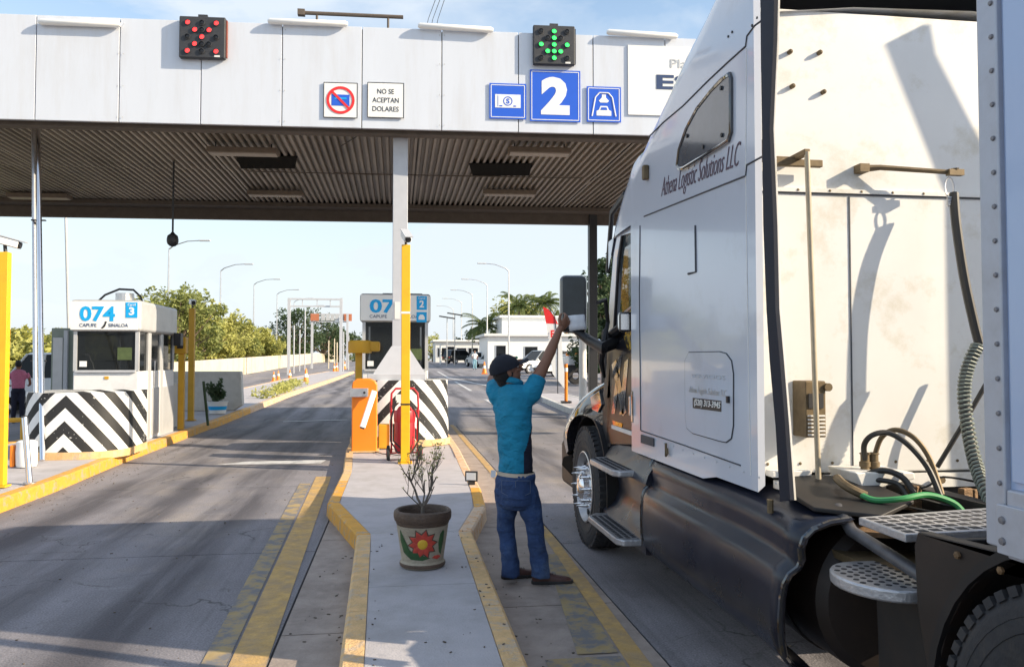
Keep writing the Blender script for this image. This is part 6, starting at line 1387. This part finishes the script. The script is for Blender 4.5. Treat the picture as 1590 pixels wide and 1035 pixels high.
# thin tilted mast behind booth 074
A1, B1 = PD(112, 500, 26), PD(101, 300, 26); t = tag(MB().cyl((A1.x, A1.y, 0), B1, .05, .04, 8).build('thin_mast', M['boothg']), 'thin grey mast rising behind booth 074 to the canopy', 'mast')
# cables in the sky
for k, (x0, x1) in enumerate(((665, 676), (672, 683), (680, 690))):
    tag(MB().tube([PD(x0 - 6, 60, 40), PD(x0, 30, 38), PD(x1, 0, 30), PD(x1 + 18, -60, 26)], .014, 5).build('overhead_cable', M['dk']), ('leftmost', 'middle', 'rightmost')[k] + ' of three thin cables crossing the sky above the canopy', 'cable')
# gantries over the left carriageway
def gantry(label, px0, px1, d, ytop, depth, signs, m):
    A, B = onroad(px0, 580, d), onroad(px1, 580, d); zt_ = CZ + (558 - ytop) * d / F; t = thing('road_gantry', label, 'gantry', (A + B) / 2)
    for p in (A, B): MB().bb(p.x - .10, p.x + .10, p.y - .10, p.y + .10, p.z, zt_).build('post', m, t)
    MB().bb(A.x, B.x, A.y - .07, A.y + .07, zt_ - .12, zt_).build('top_beam', m, t); MB().bb(A.x, B.x, A.y - .05, A.y + .05, zt_ - depth, zt_ - depth + .1).build('lower_beam', m, t)
    for k in (.25, .53, .78): x = A.x + (B.x - A.x) * k; MB().bb(x - .03, x + .03, A.y - .03, A.y + .03, zt_ - depth, zt_).build('strut', m, t)
    return t, A, B, zt_
gantry('tall white frame gantry standing across the left carriageway', 448, 529, 57, 462, .62, [], M['steelg'])
t, A, B, zt_ = gantry('lower gantry with two orange signs behind the tall frame gantry', 484, 539, 74, 486, .8, [], M['steelg'])
for x in (A.x + .1, B.x - .15): MB().box((x + .15, A.y - .15, zt_ - .35), (.75, .1, .65)).build('orange_sign', mat('faded_orange', (.45, .16, .08), .6), t)
for k in range(5): MB().box((A.x + 1.0 + k * .42, A.y - .1, zt_ - .35), (.36, .05, .6)).build('grey_panel', M['boothg'], t)
for k, (x, d, h, m) in enumerate(((456, 60, 3.6, M['steelg']), (465, 66, 3.4, M['steelg']), (473, 70, 5.2, M['steelg']), (510, 74, 2.6, M['cream']), (519, 76, 2.8, M['cream']), (523, 70, 2.4, M['cream']), (533, 64, 3.2, M['steelg']), (541, 70, 3.0, M['steelg']))):
    P = onroad(x, 575, d); tag(MB().cyl(P, P + UP * h, .05, n=8).build('roadside_pole', m), f'{["first","second","third","fourth","fifth","sixth","seventh","last"][k]} thin pole from the left around the far gantries', 'pole', 'thin poles around the gantries')
# traffic cones and delineators
for k, (x, y, lab, s) in enumerate(((425, 592, 'first orange cone left of the gantry on the far island', 1.0), (432, 590, 'second orange cone left of the gantry on the far island', 1.0), (450, 590, 'orange cone at the foot of the gantry post', 1.1), (475, 597, 'tall orange cone on the kerb in front of the gantry', 1.5), (519, 577, 'orange cone on the road right of the small poles', 1.2), (523, 576, 'orange cone touching its neighbour before the right gantry post', 1.2), (535, 573, 'orange cone by the right gantry post', 1.2))):
    P = PG(x, y); P.z = gz(P.y); cone(P, lab, s * .8, 'orange cones around the far gantries')
P = onroad(752, 570, 60); cone(P, 'orange cone in front of the white parked cars', 1.3)
def delin(P, h, label, m=M['orange']):
    t = thing('delineator', label, 'post', P); MB().cyl(P, P + UP * h, .055, n=12).build('tube', m, t, smooth=True); MB().cyl(P + UP * h * .8, P + UP * h * .9, .058, n=12).build('band', M['signw'], t); MB().box(P + UP * .03, (.3, .3, .06)).build('foot', M['dk'], t)
P = onroad(879, 620, 26); P.z += .16; delin(P, 1.25, 'slim orange red delineator tube on the right island')
P = onroad(905, 640, 23.5); P.z += .16; t = thing('white_post', 'thick white post on the right island under the mirror', 'post', P); MB().cyl(P, P + UP * 2.0, .11, n=16).build('tube', M['signw'], t, smooth=True); MB().cyl(P + UP * 2.0, P + UP * 2.04, .12, n=16).build('cap', M['steelg'], t)
P = onroad(935, 620, 25); P.z += .16; t = tag(MB().tube([P, P + UP * 1.9, P + UP * 2.0 + Vector((-.1, 0, 0)), P + UP * 1.98 + Vector((-.25, 0, 0))], .05, 10).build('chrome_hoop', M['chrome'], smooth=True), 'bent chrome pipe between the white post and the truck', 'pipe')
P = onroad(953, 612, 23); P.z += .16; tag(MB().loft([[P + Vector((x, y, 0)) for x, y in ((-.45, -.3), (.5, -.3), (.5, .3), (-.45, .3))], [P + Vector((x, y, 1.25)) for x, y in ((-.15, -.25), (.5, -.25), (.5, .25), (-.15, .25))]]).build('crash_block', M['boothg'], bevel=.02), 'grey concrete crash block right beside the truck hood', 'barrier')
# reflective plates on the right kerb
for k in range(4):
    y = 16.6 + k * 1.5; tag(MB().bb(5.0 - .02, 5.0 - .004, y, y + .5, .03, .13).build('kerb_reflector', M['dk']), ['nearest', 'second', 'third', 'farthest'][k] + ' black plate on the white kerb of the right island', 'reflector', 'black plates on the right kerb')
# feather flag
P = onroad(866, 600, 33); t = thing('feather_flag', 'tall feather flag, red at the top and white below, right of the trees', 'flag', P)
MB().tube([P, P + UP * 2.0, P + UP * 3.3 + RT * -.12, P + UP * 3.75 + RT * -.45], .02, 6).build('flag_pole', M['dk'], t)
def flagpoly(pts, nm, m):
    return MB().prism([PD(x, y, 33) for x, y in pts], FW * .01).build(nm, m, t)
flagpoly([(843, 476), (852, 480), (860, 490), (867, 503), (848, 502)], 'red_top', M['redsign']); flagpoly([(848, 502), (867, 503), (872, 525), (874, 560), (882, 610), (858, 580), (853, 540)], 'white_body', M['signw'])
c = PD(858, 518, 32.95); text('lettering', 'E', M['redsign'], t, c, RT, UP, .16, .3, bold=.04)
# ================================================================== walls, fences and buildings
b = MB(); pts = [(-10.9, 30), (-10.95, 42), (-11.1, 60), (-11.1, 80), (-10.8, 100), (-10.0, 130)]
wl = thing('boundary_wall', 'long low cream wall running beside the left carriageway', 'wall', (-11, 50, gz(50)))
for (x0, y0), (x1, y1) in zip(pts, pts[1:]):
    n = max(1, int((y1 - y0) / 5))
    for i in range(n):
        a0_, a1_ = Vector((x0, y0)).lerp(Vector((x1, y1)), i / n), Vector((x0, y0)).lerp(Vector((x1, y1)), (i + 1) / n)
        MB().prism([(a0_.x, a0_.y + .015, gz(a0_.y) - .1), (a1_.x, a1_.y - .015, gz(a1_.y) - .1), (a1_.x, a1_.y - .015, gz(a1_.y) + 1.2), (a0_.x, a0_.y + .015, gz(a0_.y) + 1.2)], (.2, 0, 0)).build('wall_panel', M['cream'], wl, bevel=.02)
fn = thing('picket_fence', 'pale picket fence behind the man in pink on the far left', 'fence', (-21.5, 30, gz(30)))
for k in range(34): x = -27 + k * .38; MB().bb(x - .05, x + .05, 30.0, 30.05, gz(30), gz(30) + 1.35).build('picket', M['cream'], fn)
for z in (.35, 1.1): MB().bb(-27.1, -14, 30.06, 30.1, gz(30) + z, gz(30) + z + .08).build('rail', M['cream'], fn)
def building(label, x0, x1, y0, y1, h, wall, roofm, wins, over=.4, rz_=.25, name='roadside_building'):
    z = gz(y0) - .05; t = thing(name, label, 'building', ((x0 + x1) / 2, (y0 + y1) / 2, z))
    MB().bb(x0, x1, y0, y1, z, z + h).build('wall', wall, t); MB().bb(x0 - over, x1 + over, y0 - over, y1 + over, z + h, z + h + rz_).build('roof', roofm, t, bevel=.03)
    for (u, v0, v1, w_, nm) in wins:
        x = x0 + (x1 - x0) * u; f_ = MB().bb(x - w_ / 2 - .07, x + w_ / 2 + .07, y0 - .05, y0 - .004, z + v0 - .07, z + v1 + .07).build(nm, M['steelg'], t); MB().bb(x - w_ / 2, x + w_ / 2, y0 - .06, y0 - .052, z + v0, z + v1).build('pane', GL, f_)
    return t
Pa, Pb = onroad(762, 580, 74), onroad(940, 580, 74)
building('low white service building with a flat roof below the palm trees', Pa.x, Pb.x, 76, 84, 3.1, M['signw'], M['white'], [(.12, .1, 2.2, .9, 'door'), (.40, 1.0, 2.1, 1.2, 'window'), (.62, 1.0, 2.1, 1.2, 'window'), (.85, 1.0, 2.1, 1.2, 'window')])
Pa, Pb = onroad(790, 580, 80), onroad(896, 580, 80)
building('raised white upper storey standing on the back of the service building', Pa.x, Pb.x, 84.5, 90, 5.2, M['signw'], M['white'], [], .3)
Pa, Pb = onroad(676, 570, 112), onroad(750, 570, 112)
building('far low white and pale blue building left of the parked cars', Pa.x, Pb.x, 112, 120, 2.9, M['white'], M['signw'], [(.15, .8, 2.0, 1.3, 'window'), (.32, .1, 2.2, 1.0, 'door'), (.55, .8, 2.0, 1.3, 'window'), (.8, .8, 2.0, 1.3, 'window')])
Pa, Pb = onroad(752, 570, 90), onroad(772, 570, 90)
building('small brown shed between the parked cars and the white building', Pa.x, Pb.x, 92, 95, 2.4, M['tankb'], M['bark'], [(.5, .8, 1.6, .5, 'window')], .1)
# far tiny posts by the road on the right
for k, x in enumerate((684, 757, 764)):
    P = onroad(x, 566, 96); tag(MB().cyl(P, P + UP * (2.4 if k == 0 else 5.2), .12, n=8).build('short_pole', M['signw']), ('short white pole before the far low building', 'left one of two white pillars under the palms', 'right one of two white pillars under the palms')[k], 'pole')
# white clad motor officer / worker pair near the cars
far_person('tiny worker dressed in white and pale blue beside the parked cars', onroad(737, 565, 72), 1.7, M['signw'], mat('pale_blue_cloth', (.25, .45, .55), .8), -FW + RT * .3)
# ================================================================== vegetation
def leafcloud(b, c, rad, n, ls, rnd, shape=1.0):
    c = Vector(c)
    for _ in range(n):
        u = rnd.uniform(-1, 1); a = rnd.uniform(0, 2 * math.pi); s = math.sqrt(1 - u * u); r = rnd.uniform(.45, 1) ** .6
        p = c + Vector((s * math.cos(a) * rad[0] * r, s * math.sin(a) * rad[1] * r, u * rad[2] * r))
        d = Vector((rnd.gauss(0, 1), rnd.gauss(0, 1), rnd.gauss(0, .7))).normalized(); e = d.cross(Vector((rnd.gauss(0, 1), rnd.gauss(0, 1), rnd.gauss(0, 1)))).normalized(); k = ls * rnd.uniform(.6, 1.4)
        b.add([p - d * k, p + e * k * .45, p + d * k, p - e * k * .45], [(0, 1, 2, 3)])
def tree(label, P, h, r, m, seed, nclump=22, nleaf=110, ls=.13, trunk=.3, name='leafy_tree', group='trees beyond the plaza', droop=0., cat='tree', wide=1., wisp=0):
    rnd = random.Random(seed); t = thing(name, label, cat, P, 0, group); b = MB(); P = Vector(P)
    th = h * trunk; b.tube([P, P + Vector((rnd.uniform(-.1, .1), 0, th * .6)), P + Vector((rnd.uniform(-.2, .2), 0, th))], [h * .035, h * .028, h * .022], 8)
    crown = MB(); top = P + UP * th
    for k in range(nclump):
        a = rnd.uniform(0, 2 * math.pi); q = rnd.uniform(0, 1) ** .6; zz = rnd.uniform(.02, 1) ; rr_ = r * q * math.sqrt(max(.08, 1 - (zz - .35) ** 2 * 1.7)) * wide
        c = P + Vector((rr_ * math.cos(a), rr_ * math.sin(a), th * .7 + (h - th * .7) * zz * .93)); cr = r * rnd.uniform(.20, .38)
        b.tube([top, top.lerp(c, .5) + UP * .1 * h * rnd.uniform(-.3, .6), c], [h * .014, h * .009, h * .004], 5)
        leafcloud(crown, c, (cr, cr, cr * .75), nleaf, ls, rnd)
        for j in range(5):
            dq = Vector((rnd.gauss(0, 1), rnd.gauss(0, 1), rnd.gauss(.3, .7))).normalized(); leafcloud(crown, c + dq * cr * 1.15, (cr * .25, cr * .25, cr * .25), nleaf // 12, ls * .9, rnd)
    for k in range(26 if wisp else 0):
        a = rnd.uniform(0, 2 * math.pi); e0 = rnd.uniform(.35, 1.45); d_ = Vector((math.cos(a) * math.cos(e0), math.sin(a) * math.cos(e0), math.sin(e0))); q0 = top + UP * h * .2; ln = h * rnd.uniform(.62, .86) if wisp else h * .6
        q1 = q0 + d_ * ln * .8; q1.z = min(q1.z, P.z + h * 1.1); b.tube([q0, q0.lerp(q1, .5) + UP * .1, q1], [h * .006, h * .004, h * .0015], 4)
        for j in range(7): leafcloud(crown, q0.lerp(q1, .55 + .075 * j), (.28, .28, .30), 9, ls * .7, rnd)
    b.build('trunk', M['bark'], t, smooth=True)
    crown.build('crown', m, t, fix=False); return t
rn = random.Random(21)
lbl = ['leftmost', 'second', 'third', 'fourth', 'fifth', 'sixth', 'seventh', 'eighth', 'ninth', 'tenth', 'eleventh', 'twelfth', 'thirteenth', 'fourteenth', 'fifteenth', 'sixteenth', 'seventeenth', 'eighteenth', 'nineteenth', 'twentieth']
shr = [(-45, 0, 505), (15, 0, 512), (70, 0, 520), (125, 1, 515), (195, 0, 500), (235, 2, 470), (268, 0, 452), (300, 1, 468), (330, 0, 478), (355, 1, 496), (378, 0, 500), (397, 1.5, 510), (415, 0, 516), (432, 1, 522), (447, 0, 526), (460, 1, 532)]
for i, (px, dx, yt) in enumerate(shr):
    k_ = (px - 795) / F; d = (-14.8 - dx) / (.99 * k_ + .141)
    P = onroad(px, 590, d); P.z -= .1; h = max(2.2, CZ + (558 - yt) * d / F - P.z)
    tree(f'{lbl[i]} yellow green bushy tree of the belt behind the left wall', P, h, max(2.0, h * .47), M['leafy'] if i % 4 != 2 else M['leafm'], 100 + i, 26, 150, .15, .10, 'bushy_tree', 'bushy trees along the left wall', wide=1.3, wisp=1)
for i, (px, d, yt, r) in enumerate(((452, 104, 474, 3.6), (492, 112, 496, 3.8), (517, 116, 510, 3.4))):
    P = onroad(px + 8, 580, d); h = CZ + (558 - yt) * d / F - P.z; tree(('tall dark green tree behind the frame gantry, left', 'dark green tree behind the middle of the gantries', 'dark green tree behind the right gantry post')[i], P, h, r, M['leafd'], 200 + i, 26, 120, .17, .2)
P = onroad(555, 575, 150); tree('small faint tree behind the centre booth', P, 3.2, 2.2, M['leafm'], 205, 10, 60, .2, .2)
P = onroad(672, 570, 130); tree('low yellow green tree left of the far low building', P, 4.2, 2.4, M['leafy'], 206, 12, 70, .2, .2)
for i, (px, d, yt, r, m) in enumerate(((732, 128, 510, 2.6, 'leafd'), (775, 100, 474, 3.2, 'leafm'), (800, 96, 466, 3.6, 'leafy'), (826, 98, 470, 3.4, 'leafy'), (848, 94, 478, 3.0, 'leafm'), (893, 90, 470, 3.4, 'leafm'))):
    P = onroad(px, 575, d); h = CZ + (558 - yt) * d / F - P.z
    tree(('round dark tree rising behind the parked cars', 'mid green tree between the palms and the pillars', 'tall yellow green tree over the white building', 'yellow green tree just left of the feather flag', 'mid green tree behind the feather flag', 'mid green tree right of the truck mirror')[i], P, h, r, M[m], 220 + i, 22, 110, .18, .25)
for i, (px, d, yt, r) in enumerate(((950, 44, 388, 1.9), (985, 50, 410, 2.6), (938, 42, 462, 1.6))):
    P = onroad(px, 590, d); h = CZ + (558 - yt) * d / F - P.z; tree(('big dark green tree right of the dark column', 'dark green tree seen through the truck cab window', 'lower dark tree below the big one by the dark column')[i], P, h, r, M['leafd'] if i != 1 else M['leafm'], 240 + i, 34, 170, .12, .22)
def palm(label, P, h, seed, s=1.):
    rnd = random.Random(seed); t = thing('palm_tree', label, 'palm tree', P, 0, 'palm trees behind the white building'); P = Vector(P)
    MB().tube([P, P + UP * h * .5 + Vector((.1, 0, 0)), P + UP * h], [.22, .16, .15], 10).build('trunk', M['bark'], t, smooth=True)
    b = MB(); top = P + UP * h
    for k in range(26):
        a = 2 * math.pi * k / 26 + rnd.uniform(-.1, .1); e0 = rnd.uniform(-.2, 1.1); L_ = rnd.uniform(1.9, 2.6) * s; pts = []; d = Vector((math.cos(a) * math.cos(e0), math.sin(a) * math.cos(e0), math.sin(e0))); q = top.copy()
        for j in range(8): pts.append(q.copy()); d = (d + Vector((0, 0, -.17))).normalized(); q = q + d * L_ / 7
        for j in range(1, 8):
            p = pts[j]; tg = (pts[j] - pts[j - 1]).normalized(); sdv = tg.cross(UP).normalized()
            for m_ in range(3):
                pp_ = p - tg * m_ * .1 * s; ll = (.62 - .05 * j) * s
                for s_ in (-1, 1): v = (sdv * s_ + tg * .5 - UP * .35).normalized(); b.add([pp_, pp_ + v * ll * .5 + tg * .05, pp_ + v * ll - UP * .1, pp_ + v * ll * .5 - tg * .05], [(0, 1, 2, 3)])
        b.tube(pts, .02, 4)
    b.build('fronds', M['palm'], t, fix=False)
for i, (px, yt) in enumerate(((752, 505), (805, 474), (846, 470))):
    P = onroad(px, 575, 90); palm(('lower palm at the left end of the palm group', 'middle palm rising over the white building', 'palm next to the red top of the flag')[i], P, CZ + (558 - yt) * 90 / F - P.z, 300 + i, 1.25)
# potted shrub by the low wall, flower bed on the left island
P = onroad(338, 625, 21.5); P.z += .16; t = thing('potted_shrub', 'small green shrub in a white and blue tub before the grey end wall', 'shrub', P)
MB().lathe([(0, 0), (.2, 0), (.26, .3), (.28, .32), (.26, .33), (.24, .28), (0, .28)], P, n=20).build('tub', M['signw'], t, smooth=True); MB().lathe([(.222, .1), (.236, .16), (.24, .2)], P, n=20).build('tub_stripe', M['cyan'], t)
b = MB(); rq = random.Random(5)
for k in range(16):
    a = rq.uniform(0, 6.28); e0 = rq.uniform(.3, 1.5); d_ = Vector((math.cos(a) * math.cos(e0), math.sin(a) * math.cos(e0), math.sin(e0))); L_ = rq.uniform(.3, .6)
    b.tube([P + UP * .3, P + UP * .3 + d_ * L_], .006, 4)
    for j in range(5): leafcloud(b, P + UP * .3 + d_ * L_ * (.4 + .14 * j), (.07, .07, .07), 9, .055, rq)
if True: pass; b.build('foliage', M['leafd'], t, fix=False)
bedrng = random.Random(8); b = MB()
for k in range(40):
    y = bedrng.uniform(29, 43); leafcloud(b, (-4.7 + bedrng.uniform(-.5, .3), y, .25 + gz(y)), (.25, .25, .18), 50, .06, bedrng)
tag(b.build('island_plants', M['leafy'], fix=False), 'low yellow green ground plants along the far left island', 'plants', kind='stuff')
# dry verge grass on the left of the road and right
b = MB(); gr = random.Random(4)
for k in range(2600):
    side = gr.random() < .75; x = gr.uniform(-34, -12.6) if side else gr.uniform(34.5, 60); y = gr.uniform(26, 110); h = gr.uniform(.1, .35); z = gz(y) - .1
    for j in range(3): a = gr.uniform(0, 6.28); b.add([(x, y, z), (x + .05, y, z), (x + .2 * math.cos(a), y + .2 * math.sin(a), z + h)], [(0, 1, 2)])
tag(b.build('verge_grass', M['leafy'], fix=False), 'dry grass tufts on the verge beyond the road', 'grass', kind='stuff')

# litter and grit along the kerbs and lanes
b = MB(); gr = random.Random(12)
for k in range(900):
    q = gr.random()
    if q < .35: x, y = gr.choice((-.28, .72)) + gr.gauss(0, .12) + (-.1 if gr.random() < .5 else .05), gr.uniform(3, 12)
    elif q < .6: x, y = -4.05 + abs(gr.gauss(0, .18)), gr.uniform(7, 20)
    else: x, y = gr.uniform(-4, 3), gr.uniform(3.2, 16)
    on = -.2 < x < .6 and y < 7
    z = .149 if on else .0125
    if not on and ((-.95 < x < -.15) or (.55 < x < 1.1)) and y > 6.8: continue
    s_ = gr.uniform(.003, .010); a = gr.uniform(0, 6.28)
    b.box((x, y, z + s_ * .3), (s_ * gr.uniform(1, 2.6), s_, s_ * .6), a)
tag(b.build('road_grit', mat('grit', (.12, .10, .08), .9, var=.5, vs=3), origin=(0, 0, 0)), 'small grit, leaf bits and pebbles scattered on the lanes and island', 'grit', kind='stuff')
# thin conduit and cables under the canopy
for a_, lab in ((CF.hit(530, 280)[0], 'a'), (CF.hit(700, 280)[0], 'b')):
    MB().tube([CF.w(a_ - 2.5, 4.0, ZC - .02), CF.w(a_, 4.02, ZC - .03), CF.w(a_ + 3, 4.0, ZC - .02)], .012, 6).build('conduit', M['soffitb'], can)
p0 = Vector((cx, cy - .14, ZC - .1)); MB().tube([p0, p0 + Vector((-.25, -.1, .08)), p0 + Vector((-.6, .3, .1)), p0 + Vector((-1.1, 1.2, .05))], .01, 6).build('loose_cable', M['dk'], can)
for px in (186, 438, 686):
    a_ = CF.hit(px, 190)[0]
    for z in (zb + .08, zb + .6, zt - .6, zt - .1):
        for s_ in (-.04, .04): MB().lathe([(.010, 0), (.007, .003), (0, .004)], CF.w(a_ + s_, -.001, z), -CF.n, 8).build('screw', M['boothg'], can)
